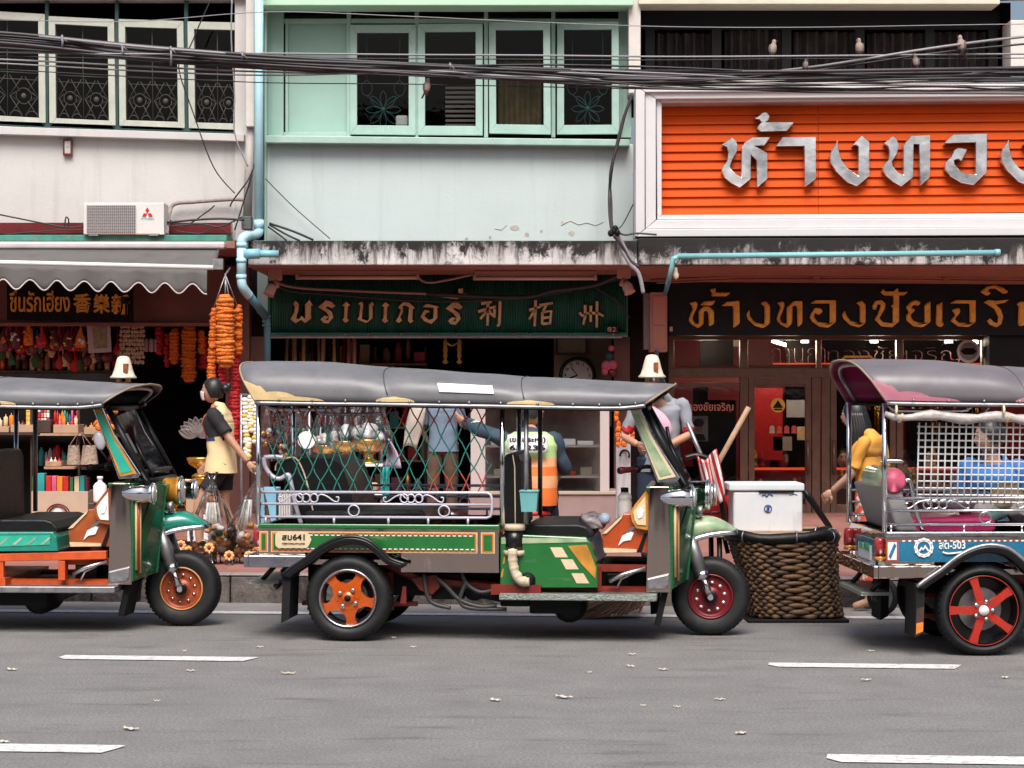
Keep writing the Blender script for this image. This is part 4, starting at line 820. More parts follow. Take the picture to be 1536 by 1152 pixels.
    for near in (1, 0):
        v = .07 if near else TW-.07
        mb = MB(); x0 = U(388,0).x; x1 = U(736,0).x; z = [U(0,y).z for y in (737,754.5,774)]
        mb.tube([Vector((x0,v,z[0])), Vector((x1-.03,v,z[0])), Vector((x1-.008,v,z[0]-.01)), Vector((x1,v,z[0]-.035)), Vector((x1,v,z[2]+.035)), Vector((x1-.008,v,z[2]+.01)), Vector((x1-.03,v,z[2])), Vector((x0,v,z[2]))], .0088, 8)
        mb.tube([Vector((x0,v,z[1])), Vector((x1,v,z[1]))], .0075, 8)
        for px in (395, 498, 580, 640, 700): mb.tube([Vector((U(px,0).x,v,z[2])), Vector((U(px,0).x,v,zt))], .008, 6)
        for px in (528, 664): mb.tube([Vector((U(px,0).x,v,(z[1]+z[2])/2))+Vector((.033*math.cos(R(a)),-.005,.033*math.sin(R(a)))) for a in range(0,360,24)], .0052, 6, closed=True)
        zz = (z[0]+z[1])/2
        for cx0 in (460, 618):
            q = lambda px, dz=0: Vector((U(cx0+px,0).x, v-.004, zz+dz))
            for px in (-14, -4, 8): mb.tube([q(px)+Vector((.024*math.cos(R(a)),0,.026*math.sin(R(a)))) for a in range(0,360,30)], .0055, 5, closed=True)
            for s_ in (-1, 1): mb.tube(smoothpts([q(s_*12+0,.0), q(s_*18,.022), q(s_*28,.01), q(s_*38,-.018), q(s_*44,-.02), q(s_*45,.005), q(s_*41,.006)], 4), .0048, 5)
        L('side_rail', mb, c['rail'])
    post = []
    for px, y0, v, mm in ((385,604,.05,'chrome'),(385,604,TW-.05,'chrome'),(752,607,.06,'chrome'),(752,607,TW-.06,'chrome'),(787,607,.1,'dull_steel'),(787,607,TW-.1,'dull_steel')):
        mb = MB(); a, b_ = U(px,y0), U(px,788); mb.tube([Vector((a.x,v,a.z)), Vector((b_.x,v,b_.z))], .0155, 10); L('post', mb, mm)
    for v in (.1, .5): gr = MB(); gr.tube(smoothpts(UL([(397,606),(405,612),(415,614),(500,614),(510,611),(518,606)] if v < .2 else [(470,606),(478,618),(490,621),(560,621),(572,616),(580,606)], v), 3), .011, 8); L('grab_rail', gr, c['rail'])
    # rear seat side arm
    sa = MB(); sa.tube(smoothpts(UL([(396,686),(398,700),(408,714),(420,718),(432,712),(436,722),(444,760),(452,786)], .16), 4), .014, 8); sa.tube(smoothpts(UL([(396,686),(410,685),(425,686)], .16), 4), .014, 8)
    L('seat_arm', sa, c['rail'])
    # ---- roof
    ec = [(384,602),(470,603.5),(570,604.5),(660,606),(752,607.5),(860,609.5),(930,610),(968,606)]
    tc_ = [(373,543),(470,543),(570,550),(660,556),(752,562.5),(860,568.5),(945,573.5),(1013,576)]
    E_ = UL(ec, 0); T_ = [U(x, y, .5) for x, y in tc_]; T_ = [Vector((p.x, .6, p.z)) for p in T_]
    def lin(Lp, s):
        f = s*(len(Lp)-1); i = min(int(f), len(Lp)-2); return Lp[i].lerp(Lp[i+1], f-i)
    Ee = smoothpts(E_, 8); Tt = smoothpts(T_, 8)
    seams = [0, .31, .62, 1.0]
    def CP(s, tt, off=0):
        e, tp = lin(Ee, s), lin(Tt, s); th = math.pi*tt; cs, sn = math.cos(th), max(0, math.sin(th))
        k_ = sn**.66 if sn > 0 else 0
        vv = .6-.62*math.copysign(abs(cs)**.6, cs)
        bul = 0
        for a, b_ in zip(seams, seams[1:]):
            if a <= s <= b_: x = (s-a)/(b_-a); bul = (1-abs(2*x-1)**6)
        side = max(0, abs(cs)-.15)*sn
        vv -= math.copysign(1, cs)*(.075*bul-.03)*side
        if off: vv -= math.copysign(1, cs)*off*abs(cs)**.3; 
        z_ = e.z+(tp.z-e.z)*k_+off*sn+.004*bul*sn
        u_ = e.x+(tp.x-e.x)*k_
        wr = noise.noise(Vector((s*14, tt*5, z_*3)))*.003+noise.noise(Vector((s*40, tt*7, 3)))*.004*(1-bul*.7)
        return Vector((u_, vv+math.copysign(wr, cs) if sn > .05 else vv, z_-.012*(1-bul)*sn*abs(cs)**.5+wr*sn))
    mb = MB(); mb.surf(lambda a, b_: CP(a, b_), 97, 41)
    cn = L('canopy', mb, [c['canopy'], c['lining']], solid=.006); cn.modifiers['solid'].material_offset = 1; cn.modifiers['solid'].offset = -1 if True else 1
    for s_ in (0, 1): ed = MB(); ed.tube([CP(s_, k_/24, .002) for k_ in range(25)], .0065, 6); L('canopy_piping', ed, c['piping'], cn)
    for tt in (0, 1):
        rl = MB(); rl.tube([CP(k_/40, tt)+Vector((0, -.012 if tt == 0 else .012, -.008)) for k_ in range(41)], .011, 8)
        for k_ in range(1, 14): p = CP(k_/14, tt); rl.ell(p+Vector((0, -.02 if tt == 0 else .02, .012)), .009, 8, 5)
        L('drip_rail', rl, 'dull_steel')
        rb = MB(); rb.tube([CP(k_/40, tt)+Vector((0, .03 if tt == 0 else -.03, -.012)) for k_ in range(41)], .014, 6); L('roof_frame', rb, 'black_metal')
    for s_ in (.03, .31, .62, .95): hp = MB(); hp.tube([CP(s_, k_/20, -.03) for k_ in range(21)], .013, 8); L('roof_hoop', hp, 'dull_steel')
    for s_ in (.31, .62): sm = MB(); sm.tube([CP(s_, k_/30, .002) for k_ in range(1, 30)], .0045, 5); L('seam', sm, 'seam_dark', cn)
    def patch(s0, s1, hfun, n_=24, off=.0075, mm=None, nm='scallop_patch'):
        for side in (0, 1):
            mb = MB(); mb.surf(lambda a, b_: CP(s0+(s1-s0)*a, (lambda q: q if side == 0 else 1-q)(.002+b_*hfun(a)), off), n_, 9); L(nm, mb, mm or c['patch'], cn)
    patch(0, .17, lambda a: (.11*(1-a/.38)**.8 if a < .3 else 0)+(.014 if a < .62 else .014*max(0, 1-(a-.62)/.38)**.5)+(.022*max(0, 1-((a-.42)/.2)**2)**.5 if abs(a-.42) < .2 else 0))
    for cs_ in (.325, .63): patch(cs_-.045, cs_+.045, lambda a: .004+.016*max(0, 1-abs(2*a-1)**1.3)+.003*abs(math.sin(a*9.4)))
    if c.get('sticker'):
        mb = MB(); mb.surf(lambda a, b_: CP(.437+(.563-.437)*a, .065+.085*b_, .009), 16, 6); L('blank_label', mb, 'paper', cn)
    # ---- beacon lamp on the roof
    bl = MB(); b0 = U(978, 572, .45); bl.lathe([(.05,-.035),(.055,-.02),(.05,.0)], b0, (0,0,1), 18, 1); 
    for d in (-.03, .03): bl.box(b0.x+d-.012, b0.x+d+.012, b0.y-.02, b0.y+.02, b0.z-.03, b0.z+.03, 2)
    bl.lathe([(.082,.022),(.085,.03),(.07,.045),(.058,.08),(.046,.13),(.036,.155),(.02,.163),(0,.165)], b0, (0,0,1), 24, 0)
    bl.box(b0.x+.012, b0.x+.04, b0.y-.066, b0.y-.03, b0.z+.055, b0.z+.115, 3)
    L('beacon_lamp', bl, ['lamp_cream','rust','cream','rust'])
    # ---- seats
    st = MB()
    if c['seat_roll']:
        q = U(408, 714, .12); st.lathe([(.0,0),(.06,.0),(.076,.012),(.076,.6),(.06,.62),(0,.62)], (q.x, .12, q.z), (0,1,0), 22, [1,1,0,0,0])
        slab(st, [(393,722),(418,722),(444,786),(414,786)], .14, .9, 2); 
    else:
        slab(st, [(413,706),(417,693),(440,686),(495,687),(512,697),(524,730),(538,786),(452,786),(438,742),(424,722)], .2, .85, 0)
        st.tube(smoothpts(UL([(413,706),(417,693),(440,686),(452,700),(462,730),(470,770)], .195), 4), .006, 5, 1)
    L('rear_backrest', st, c['seat_back'], bevel=.03, seg=3)
    cu = MB(); a, b_ = (455, 640) if not c['seat_roll'] else (425, 556); slab(cu, [(a,766),(b_-10,764),(b_,772),(b_,786),(a,786)], .16, .9); L('rear_cushion', cu, c['seat'], bevel=.025, seg=3)
    ds = MB(); slab(ds, [(755,690),(759,682),(768,679),(777,682),(781,692),(783,790),(757,790)], .22, .75, 0); ds.tube(UL([(769,682),(772,700),(773,786)], .215), .005, 5, 1); L('driver_backrest', ds, ['vinyl_black','cream'], bevel=.012)
    dc = MB(); slab(dc, [(783,791),(800,786),(868,786),(880,790),(889,800),(890,806),(783,806)], .15, .9); L('driver_seat', dc, 'vinyl_black', bevel=.015)
    ec_ = MB()
    yb_ = c['cover_bottom']
    slab(ec_, [(750,806),(784,802),(880,806),(886,815),(896,850),(897,yb_),(750,yb_)] if yb_ > 850 else [(783,806),(884,806),(890,815),(893,yb_),(783,yb_)], .08, 1.04); cv = L('engine_cover', ec_, c['paint'], bevel=.008)
    dcx = MB(); vv = .076
    if yb_ > 850:
        for x, y in ((825,821),(841,839),(857,860)): slab(dcx, [(x,y),(x+18,y),(x+27,y+15),(x+8,y+15)], vv, .003, 0)
        slab(dcx, [(852,819),(880,817),(886,830),(894,852),(893,868),(872,846)], vv-.001, .003, 1)
        for x, y in ((756,835),(753,855)): slab(dcx, [(x,y),(x+3,y-3),(x+1,y+10),(x-2,y+12)], vv, .003, 1)
        slab(dcx, [(752,806.5),(879,808),(882,813),(752,816)], vv, .003, 2)
    else:
        slab(dcx, [(790,812),(880,811),(880,826),(790,829)], vv, .003, 3)
        for i in range(4): x = 798+22*i; slab(dcx, [(x,826),(x+14,815),(x+18,815),(x+6,826)], vv-.002, .003, 2)
    L('painted_flash', dcx, ['cream','flash_gold','green_pale','teal_light'], cv)
    fr = MB()
    if c['open_frame']:
        slab(fr, [(745,841),(968,836),(968,849),(745,853)], .09, .05); 
        for x in (795, 892): slab(fr, [(x,851),(x+11,851),(x+11,882),(x,882)], .095, .04)
        L('seat_frame', fr, c['frame'], bevel=.004); fr = MB(); fr.box(U(745,0).x, U(968,0).x, .95, 1.0, U(0,851).z, U(0,838).z); L('seat_frame', fr, c['frame'], bevel=.004)
    fb = MB(); fb.box(U(748,0).x, U(985,0).x, .02, TW-.02, U(0,894).z, U(0,884).z); L('footboard', fb, c['footboard'], bevel=.006)
    ct = MB(); slab(ct, [(903,800),(925,780),(935,771),(972,768),(972,829),(906,829),(904,818)], .2, .8)
    cs = L('front_console', ct, c['console'], bevel=.006)
    pd = MB(); slab(pd, [(903,801),(925,780.5),(935,771.5),(932,778),(910,800)], .19, .012, 0); slab(pd, [(905,822),(955,824),(955,828.5),(907,829)], .19, .012, 0)
    if c['panel'] == 'framed':
        slab(pd, [(927,819),(933,804),(945,797),(951,799),(946,810),(935,812)], .192, .01, 1); slab(pd, [(936,800),(948,790),(956,790),(944,799)], .192, .01, 2); slab(pd, [(955,829),(966,800),(971,800),(962,829)], .192, .01, 3)
    L('console_trim', pd, ['cream','white','steel','black'], cs)
    dp = MB(); slab(dp, [(945,770),(952,757),(970,735),(973,735),(973,796),(955,793),(948,783)], .16, .88, 0); dpp = L('dash_panel', dp, c['dash'], bevel=.004)
    dd = MB(); slab(dd, [(950,768),(956,759),(968,744),(969,788),(956,787),(952,780)], .152, .008, 0); slab(dd, [(955,767),(961,760),(966,766),(963,776),(957,778)], .146, .008, 1); L('painted_panel', dd, [c['dash2'], 'white' if c['panel'] == 'framed' else c['dash2']], dpp)
    # pedals and levers
    pl = MB(); pl.tube(UL([(914,872),(934,862),(968,852)], .12), .014, 6); pl.tube(UL([(925,882),(932,868),(950,860)], .14), .007, 6); L('pedal', pl, 'steel')
    # ---- cowl and windscreen
    a = U(969,0,.15).x; b_ = U(1004,0,.15).x; d = U(1040,0,.45).x
    z0, z1 = U(0,880,.15).z, U(0,726,.15).z
    pln = [(a,.13),(b_,.13),(d,.44),(d,TW-.44),(b_,TW-.13),(a,TW-.13)]
    cw = MB()
    cw.prism([Vector((a,.13,z0)),Vector((b_+.01,.13,z0)),Vector((b_,.13,z1)),Vector((a+.02,.13,z1))], (0,.02,0), 0); cw.prism([Vector((a,TW-.15,z0)),Vector((b_+.01,TW-.15,z0)),Vector((b_,TW-.15,z1)),Vector((a+.02,TW-.15,z1))], (0,.02,0), 0)
    cw.prism([Vector((b_,.132,z0+.02)),Vector((d-.06,.44,z0+.05)),Vector((d,.44,z1-.02)),Vector((b_,.132,z1))], (.02,-.004,0), 1); cw.prism([Vector((b_,TW-.132,z0+.02)),Vector((d-.06,TW-.44,z0+.05)),Vector((d,TW-.44,z1-.02)),Vector((b_,TW-.132,z1))], (.02,.004,0), 1)
    cw.prism([Vector((d-.05,.44,z0+.05)),Vector((d-.05,TW-.44,z0+.05)),Vector((d+.01,TW-.44,z1-.02)),Vector((d+.01,.44,z1-.02))], (.02,0,0), 1)
    cw.prism([Vector((x,v,z1)) for x, v in pln], (0,0,-.02), 1)
    cw.box(a, b_, .15, TW-.15, z0, z0+.05, 0)
    cwl = L('cowl', cw, [c['sheet'], c['paint2']], bevel=.004)
    for q0, q1 in (((b_,.13),(d,.44)), ((b_,TW-.13),(d,TW-.44))):
        bo = MB()
        for k_, (o1, mm) in enumerate(((.02,0),(.045,1),(.06,0))):
            dx, dy = (q1[0]-q0[0]), (q1[1]-q0[1]); n_ = math.hypot(dx,dy); p_ = lambda f, z: Vector((q0[0]+dx*f+.024, q0[1]+dy*f-(.006 if q0[1] < .6 else -.006), z))
            bo.tube([p_(o1/n_+.02, z1-.05), p_(o1/n_+.02, z0+.09-.01*k_)], .009, 5, mm)
        L('painted_border', bo, ['vinyl_cream','orange_paint'], cwl)
    # chrome toe cap below
    tcap = MB(); slab(tcap, [(969,868),(1004,860),(1003,878),(998,884),(972,884)], .12, .3); L('toe_cap', tcap, 'dull_steel', bevel=.01)
    fl = MB(); slab(fl, [(993,884),(1003,884),(990,939),(981,937)], .2, .3); slab(fl, [(975,886),(990,886),(986,920),(976,922)], .5, .3); L('front_flap', fl, 'rubber')
    for v in (.14, TW-.17):
        ap = MB(); slab(ap, [(944,612),(960,612),(979,655),(1020,716),(1016,722),(986,724)], v, .03, 0, .14); q = L('windscreen_pillar', ap, c['pillar_edge'], bevel=.004)
        ai = MB(); o = -.006 if v < .6 else .03; slab(ai, [(947,616),(959,616),(978,656),(1014,715),(988,720)], v+o, .006, 0, .14); slab(ai, [(949.5,622),(958,621),(976,659),(1007,711),(990,715)], v+o-(.003 if v < .6 else -.003), .006, 1, .14); L('painted_panel', ai, [c['pillar_line'], c['pillar']], q)
    A_, B_ = U(966,613,.15), U(1029,728,.15); dv = Vector((B_.x-A_.x, 0, B_.z-A_.z))
    wf = MB(); 
    for v in (.18, TW-.18): wf.tube([Vector((A_.x,v,A_.z)), Vector((A_.x,v,A_.z))+dv], .02, 6)
    for k_ in (0, 1, .88): q = A_+dv*k_; wf.tube([Vector((q.x,.18,q.z)), Vector((q.x,TW-.18,q.z))], .018, 6)
    wsf = L('windscreen_frame', wf, 'black_metal')
    gl = MB(); gl.add([Vector((A_.x,.19,A_.z)), Vector((B_.x,.19,B_.z)), Vector((B_.x,TW-.19,B_.z)), Vector((A_.x,TW-.19,A_.z))], [(0,1,2,3)]); L('windscreen', gl, 'pane_glass', wsf)
    wp = MB(); wp.tube(UL([(1032,720),(1016,690),(1005,668)], .3), .008, 5); wp.tube(UL([(1016,690),(1004,660),(1000,640)], .32), .012, 5); L('wiper', wp, 'black_metal', wsf)
    stk = MB(); q0 = A_+dv*.35; q1 = A_+dv*.62; stk.add([Vector((q0.x-.004,.24,q0.z)),Vector((q1.x-.004,.24,q1.z)),Vector((q1.x-.004,.36,q1.z)),Vector((q0.x-.004,.36,q0.z))], [(0,1,2,3)]); L('windscreen_sticker', stk, c['sticker_mat'], wsf)
    mi = MB(); mi.tube(UL([(1025,735),(1042,728)], .15), .008, 5); q = U(1048,722,.12)
    if c.get('mirror'):
        mi = MB(); q = U(957,664,.1); mi.ell(q, (.035,.02,.06), 16, 10, 0, Matrix.Rotation(-.25, 3, 'Y')); mi.tube([q-Vector((0,0,.05)), U(972,700,.16)], .007, 6, 1); L('wing_mirror', mi, ['shirt_grey_shell','black_metal'])
    # ---- lamps
    for (px, py, v, sc) in ((1012,746,.16,1.), (1046,740,.9,.98)):
        h = MB(); p0 = U(px-28, py, v) if v < .5 else U(px-28, py, v); r_ = .062*sc
        h.lathe([(0,0),(.02*sc,.012),(.042*sc,.05),(.056*sc,.1),(r_,.16),(r_,.2),(r_*1.08,.205),(r_*1.08,.225)], p0, (1,-.03,0), 24, 0)
        hl = L('headlight', h, 'chrome'); g = MB(); g.lathe([(r_*1.02,.226),(r_*.8,.238),(0,.245)], p0, (1,-.03,0), 20, 0); L('lens', g, 'lamp_glass', hl)
    md = MB(); q = U(1036,742,.6); md.lathe([(.07,0),(.085,.03),(.085,.1),(.09,.1),(.09,.13)], (q.x-.02,.6,q.z), (1,0,0), 22, 0); q2 = L('centre_lamp', md, c.get('lamp', 'flash_gold')); g = MB(); g.lathe([(.088,.131),(.07,.146),(0,.155)], (q.x-.02,.6,q.z), (1,0,0), 20, 0); g.lathe([(.092,.12),(.098,.13),(.09,.14)], (q.x-.02,.6,q.z), (1,0,0), 20, 1, cap=False); L('lens', g, ['lamp_glass','chrome'], q2)
    ho = MB(); q = U(1042,766,.5); ho.lathe([(.02,0),(.032,.03),(.032,.05)], (q.x,.5,q.z), (1,0,0), 14); L('horn', ho, 'dull_steel')
    # ---- handlebar
    hb = MB(); hb.tube(smoothpts([U(928,706,.3), U(950,704,.36), U(975,700,.5), U(1000,712,.6), U(975,700,.7), U(950,704,.84), U(928,706,.9)], 5), .013, 8, 0)
    for v in (.3, .9): q = U(928,706,v); e = U(951,704,v+(.06 if v < .5 else -.06)); hb.lathe([(.02,0),(.023,.02),(.018,.05),(.019,.12),(.02,.14)], q, e-q, 12, 1); hb.ell(U(955,704,v+(.07 if v < .5 else -.07)), (.03,.03,.025), 10, 6, 0)
    hb.lathe([(.05,0),(.055,.06),(.045,.12)], U(985,708,.6)-Vector((0,0,.02)), (.6,0,1), 16, 0); hb.tube([U(985,708,.6), U(1010,800,.6)], .025, 8, 0)
    L('handlebar', hb, ['black_metal', c['grip']])
    # ---- front fork and mudguard
    fk = MB()
    for v in (.49, .73):
        a_, m_, b2 = U(1032,800,v), U(1053,862,v), U(1072,906,v); a_.x += 0
        fk.tube([Vector((a_.x,v,a_.z)), Vector((m_.x,v,m_.z))], .042, 14, 0); fk.tube([Vector((m_.x,v,m_.z)), Vector((FU,v,.242))], .023, 10, 1); fk.lathe([(.045,-.02),(.045,.02)], m_, (b2-a_), 12, 1)
    fk.tube([Vector((FU,.46,.242)), Vector((FU,.76,.242))], .018, 8, 1)
    L('fork', fk, ['dull_steel','chrome'])
    lo, tp = smoothpts(UL([(1013,834),(1026,817),(1046,806),(1072,800),(1106,797)], .5), 5), smoothpts(UL([(1016,800),(1026,782),(1046,774),(1075,776),(1107,794)], .6), 5)
    n_ = len(lo); mb = MB()
    def gd(a, b_):
        i = int(round(a*(n_-1))); th = math.pi*b_; k_ = math.sin(th)**.55; l, p = lo[i], tp[i]; wv = .145*(1-.55*(a**3))
        return Vector((l.x+(p.x-l.x)*k_, .61-wv*math.copysign(abs(math.cos(th))**.75, math.cos(th)), l.z+(p.z-l.z)*k_))
    mb.surf(gd, n_, 17); mg = L('mudguard', mb, c['guard'], solid=.004)
    ml = MB()
    for b_ in (0, 1): ml.tube([gd(i/(n_-1), b_)-Vector((0,0,.006)) for i in range(n_)], .016, 8, flat=.6)
    L('mudguard_trim', ml, 'chrome', mg)
    # small things carried by the vehicle's own fittings
    if c['basket']:
        ap = MB(); q = U(770,0).x
        ap.lathe([(.055,0),(.058,.12)], (U(771,0,.08).x,.1,U(0,820,.1).z), (0,0,1), 20, 0); ap.lathe([(.066,.12),(.066,.155)], (U(771,0,.08).x,.1,U(0,820,.1).z), (0,0,1), 20, 1); ap.lathe([(.066,-.03),(.066,.0)], (U(771,0,.08).x,.1,U(0,820,.1).z), (0,0,1), 20, 1); L('air_filter', ap, ['black_gloss','cream_wrap'])
        iq = MB(); iq.tube(smoothpts(UL([(769,824),(769,842),(773,860),(782,872),(794,873)], .02), 5), .028, 10, 0); iq.lathe([(.05,0),(.045,.02),(.03,.03)], U(791,871,.075), (0,-1,0), 18, 1); 
        for x, y in ((769,830),(769,840),(771,852),(776,864),(786,872)): iq.ell(U(x,y,.02), .0305, 10, 7)
        L('intake_pipe', iq, ['cream_wrap','black'])
    # cable from lamp to fork
    cb = MB(); cb.tube(smoothpts(UL([(1026,726),(1016,770),(1006,840),(1010,860)], .3), 5), .006, 5); cb.tube(smoothpts(UL([(1014,716),(1026,735),(1030,760),(1016,800)], .2), 5), .006, 5); L('cable', cb, 'black')
    return t, CP, L
mat('bumper_chrome', (.45,.44,.5), .2, 1, var=.2, bump=.1, bs=8); mat('flash_gold', (.5,.22,.03), .35, coat=.3, var=.4, vs=7); mat('panel_orange_line', (.55,.15,.03), .4); mat('mint_glass', (.4,.55,.48), .3)
com = dict(sheet='mirror_sheet', lip='black_gloss', rail='lilac_paint', canopy='vinyl_grey', piping='piping_dull', patch='vinyl_cream')
cfgC = dict(com, lamp='chrome', rear='star', front_rim=['dark_maroon_rim','dark_maroon_rim','dark_maroon_rim','black_metal','lamp_glass'], frame='red_frame', rim='green_paint', panel='framed', panel_mats=['green_paint','vinyl_cream','panel_orange_line','white','red_paint'],
    lining='vinyl_black', sticker=True, seat_roll=False, seat_back=['vinyl_black','cream'], seat='vinyl_black', cover_bottom=882, paint='green_paint', paint2='green_dark', open_frame=False, footboard='tread_plate', console='orange_paint', dash='flash_gold', dash2='cream',
    pillar_edge='steel', pillar='green_pale', pillar_line='cream', grip='maroon', guard='green_pale', basket=True, sticker_mat='red')
mat('shirt_grey_shell', (.4,.4,.43), .3)
cfgL = dict(com, mirror=True, rear='star', front_rim=['rust_rim','rust_rim','rim_edge','black_metal','steel'], frame='orange_frame', rim='teal_paint', panel='framed', panel_mats=['teal_paint','vinyl_cream','panel_orange_line','white','red_paint'],
    lining='vinyl_black', seat_roll=False, seat_back=['vinyl_black','cream'], seat='vinyl_black', cover_bottom=836, paint='teal_paint', paint2='green_dark', open_frame=True, footboard='dull_steel', console='brown_orange', dash='brown_orange', dash2='white',
    pillar_edge='chrome', pillar='teal_light', pillar_line='flash_gold', grip='black', guard='teal_paint', basket=False, sticker_mat='paper')
cfgR = dict(com, rear='slim', front_rim=['rust_rim','rust_rim','rim_edge','black_metal','steel'], frame='red_frame', rim='steel', panel='plain', panel_mats=['blue_paint','orange_paint','cream','white','red_paint'], lip='dull_steel', rail='chrome',
    canopy='vinyl_mauve', lining='vinyl_magenta', patch='vinyl_pink', seat_roll=True, seat_back=['green_pale','pink','panel_grey'], seat='seat_magenta', cover_bottom=882, paint='blue_paint', paint2='blue_paint', open_frame=False, footboard='dull_steel', console='blue_paint', dash='blue_paint', dash2='cream',
    pillar_edge='chrome', pillar='blue_paint', pillar_line='cream', grip='black', guard='blue_paint', basket=False, sticker_mat='paper')
mat('seam_dark', (.06,.06,.063), .6)
mat('piping_dull', (.3,.24,.16), .6)
mat('vinyl_mauve', (.14,.128,.138), .36, var=.14, vs=3, bump=.1, bs=12); mat('panel_grey', (.25,.24,.24), .5, var=.15)
mat('seat_magenta', (.38,.012,.09), .35, var=.2, coat=.2)
tukC, CPc, Lc = make_tuk('tuk_tuk', 'green tuk-tuk with orange star wheels, parked whole in the middle of the row', TO, -TA, cfgC)
def org(u_local, v_local, px, Y, rz):
    """place so that the local ground point falls at the photo column px, distance Y"""
    f = Vector((math.cos(rz), -math.sin(rz), 0)); l = Vector((math.sin(rz), math.cos(rz), 0)); return Vector((PX(px,Y), Y, 0))-f*u_local-l*v_local
FUc = U(1066,902,.6).x
aL = R(3.0); tukL, CPl, Ll = make_tuk('tuk_tuk', 'teal tuk-tuk with orange frame and rusty front wheel, cut off by the left edge', org(FUc, .6, 275.5, 14.45, aL), -aL, cfgL)
aR = R(-2.0); tukR, CPr, Lr = make_tuk('tuk_tuk', 'blue tuk-tuk with pink roof lining and thin red wheel spokes at the right edge', org(0, 0, 1475, 12.75, aR), -aR, cfgR)
# net of the middle tuk-tuk
nb = MB(); v = .085
x0, x1 = U(398,0).x, U(738,0).x; zt_, zb_ = U(0,607).z, U(0,738).z; st = .098; H_ = zt_-zb_; slp = .52
k = x0-1.
while k < x1+1.:
    for sgn in (1, -1):
        pts = []
        for q in range(10):
            z = zt_-H_*q/9; x = k+sgn*slp*(zt_-z)+.006*math.sin(q*2.1+k*9); pts.append((x, z))
        for a, b_ in zip(pts, pts[1:]):
            if x0 <= min(a[0], b_[0]) and max(a[0], b_[0]) <= x1:
                zm = (a[1]+b_[1])/2; red = zm > zt_-.1 or (zm < zb_+.1 and a[0] > U(640,0).x)
                nb.tube([Vector((a[0], v+.004*sgn, a[1])), Vector((b_[0], v+.004*sgn, b_[1]))], .0042, 4, 1 if red else 0, caps=False)
    k += st
Lc('side_net', nb, ['net_teal','net_red'])
# wire grid and rolled side curtain of the right tuk-tuk
def q2(px, py, v=.0):
    """photo pixel to the right vehicle's local frame"""
    f = Vector((math.cos(aR), -math.sin(aR), 0)); l = Vector((math.sin(aR), math.cos(aR), 0)); o = tukR.location; C_ = Vector((0,0,CZ)); d = Vector(((px-CX)/F, 1, -(py-HY)/F)); t = (v+(o-C_).dot(l))/d.dot(l); q = C_+d*t-o
    return Vector((q.dot(f), v, q.z))
g = MB(); n = 30
for i in range(n): x = 1377+10.1*i; g.tube([q2(x+2, 634, .12), q2(x-2, 756, .12)], .0052, 5)
for j in range(12): y = 640+10.2*j; g.tube([q2(1376, y, .124), q2(1376+10.1*(n-1), y+3, .124)], .0052, 5)
Lr('wire_guard', g, 'white_gloss')
c_ = MB(); pts = [q2(1327,620,-.03)]+[q2(1327+14*i, 624+2.5*math.sin(i*.9)+i*.25, -.035) for i in range(1, 34)]
c_.tube(pts, [.014+.014*min(1, i/5)+.004*math.sin(i*1.7)+.004*math.sin(i*3.1) for i in range(len(pts))], 10, 0, flat=.8); 
for px in (1342, 1503): c_.tube([q2(px,621,-.035)+Vector((.004*i,-.045*math.cos(i*.7),.045*math.sin(i*.7))) for i in range(10)], .008, 5, 1)
Lr('rolled_curtain', c_, [mat('curtain_plastic', (.42,.38,.36), .35, var=.25, vs=14, bump=.6, bs=16),'cream'])
pt_ = text_mb('ทท 7842', .3, 0, .006, .004); xs = [q.x for q in pt_.v]
pt_.v = [Vector((-.0, q.y, q.z)) if False else Vector((U(386,0).x-.0145+q.y*.3, .61-(q.x)/(max(xs)-min(xs))*.3, .585+q.z*.16)) for q in pt_.v]
Lr('plate_lettering', pt_, mat('plate_green', (.05,.3,.15), .5))
# ---------------------------------------------------------------- people
DEF = dict(pelvis=(0,0,.92), spine=(0,-.005,1.08), chest=(0,0,1.25), neck=(0,-.01,1.39), head=(0,.01,1.47))
for s_, n_ in ((-1,'l'),(1,'r')):
    DEF.update({'sh'+n_:(s_*.165,-.01,1.345), 'el'+n_:(s_*.215,-.03,1.08), 'wr'+n_:(s_*.225,.05,.85), 'hip'+n_:(s_*.085,0,.87), 'kn'+n_:(s_*.095,.02,.48), 'an'+n_:(s_*.095,-.02,.085), 'toe'+n_:(s_*.11,.12,.035)})
def skin_bake(verts, edges, radii, root=0, sub=2, fold=0, fs=9, mats=None):
    """grow a surface round the joints and return it as a builder"""
    me = bpy.data.meshes.new('body'); me.from_pydata([tuple(v) for v in verts], edges, [])
    bm = bmesh.new(); bm.from_mesh(me); ly = bm.verts.layers.skin.verify()
    for i, v in enumerate(bm.verts):
        r = radii[i]; v[ly].radius = (r, r) if not isinstance(r, tuple) else r; v[ly].use_root = i == root
    bm.to_mesh(me); bm.free()
    o = bpy.data.objects.new('body', me); COL.objects.link(o)
    k = o.modifiers.new('skin', 'SKIN'); k.use_smooth_shade = True; k.branch_smoothing = .4
    q = o.modifiers.new('sub', 'SUBSURF'); q.levels = sub; q.render_levels = sub
    bpy.context.view_layer.update()
    m2 = bpy.data.meshes.new_from_object(o.evaluated_get(bpy.context.evaluated_depsgraph_get()))
    mb = MB(); vs = []
    for v in m2.vertices:
        p = v.co.copy()
        if fold: p += v.normal*fold*(noise.noise(p*fs)+.5*noise.noise(p*fs*2.3+Vector((0,0,p.x*3))))
        vs.append(p)
    mb.add(vs, [tuple(p.vertices) for p in m2.polygons], 0, True)
    bpy.data.objects.remove(o); bpy.data.meshes.remove(m2); bpy.data.meshes.remove(me)
    return mb
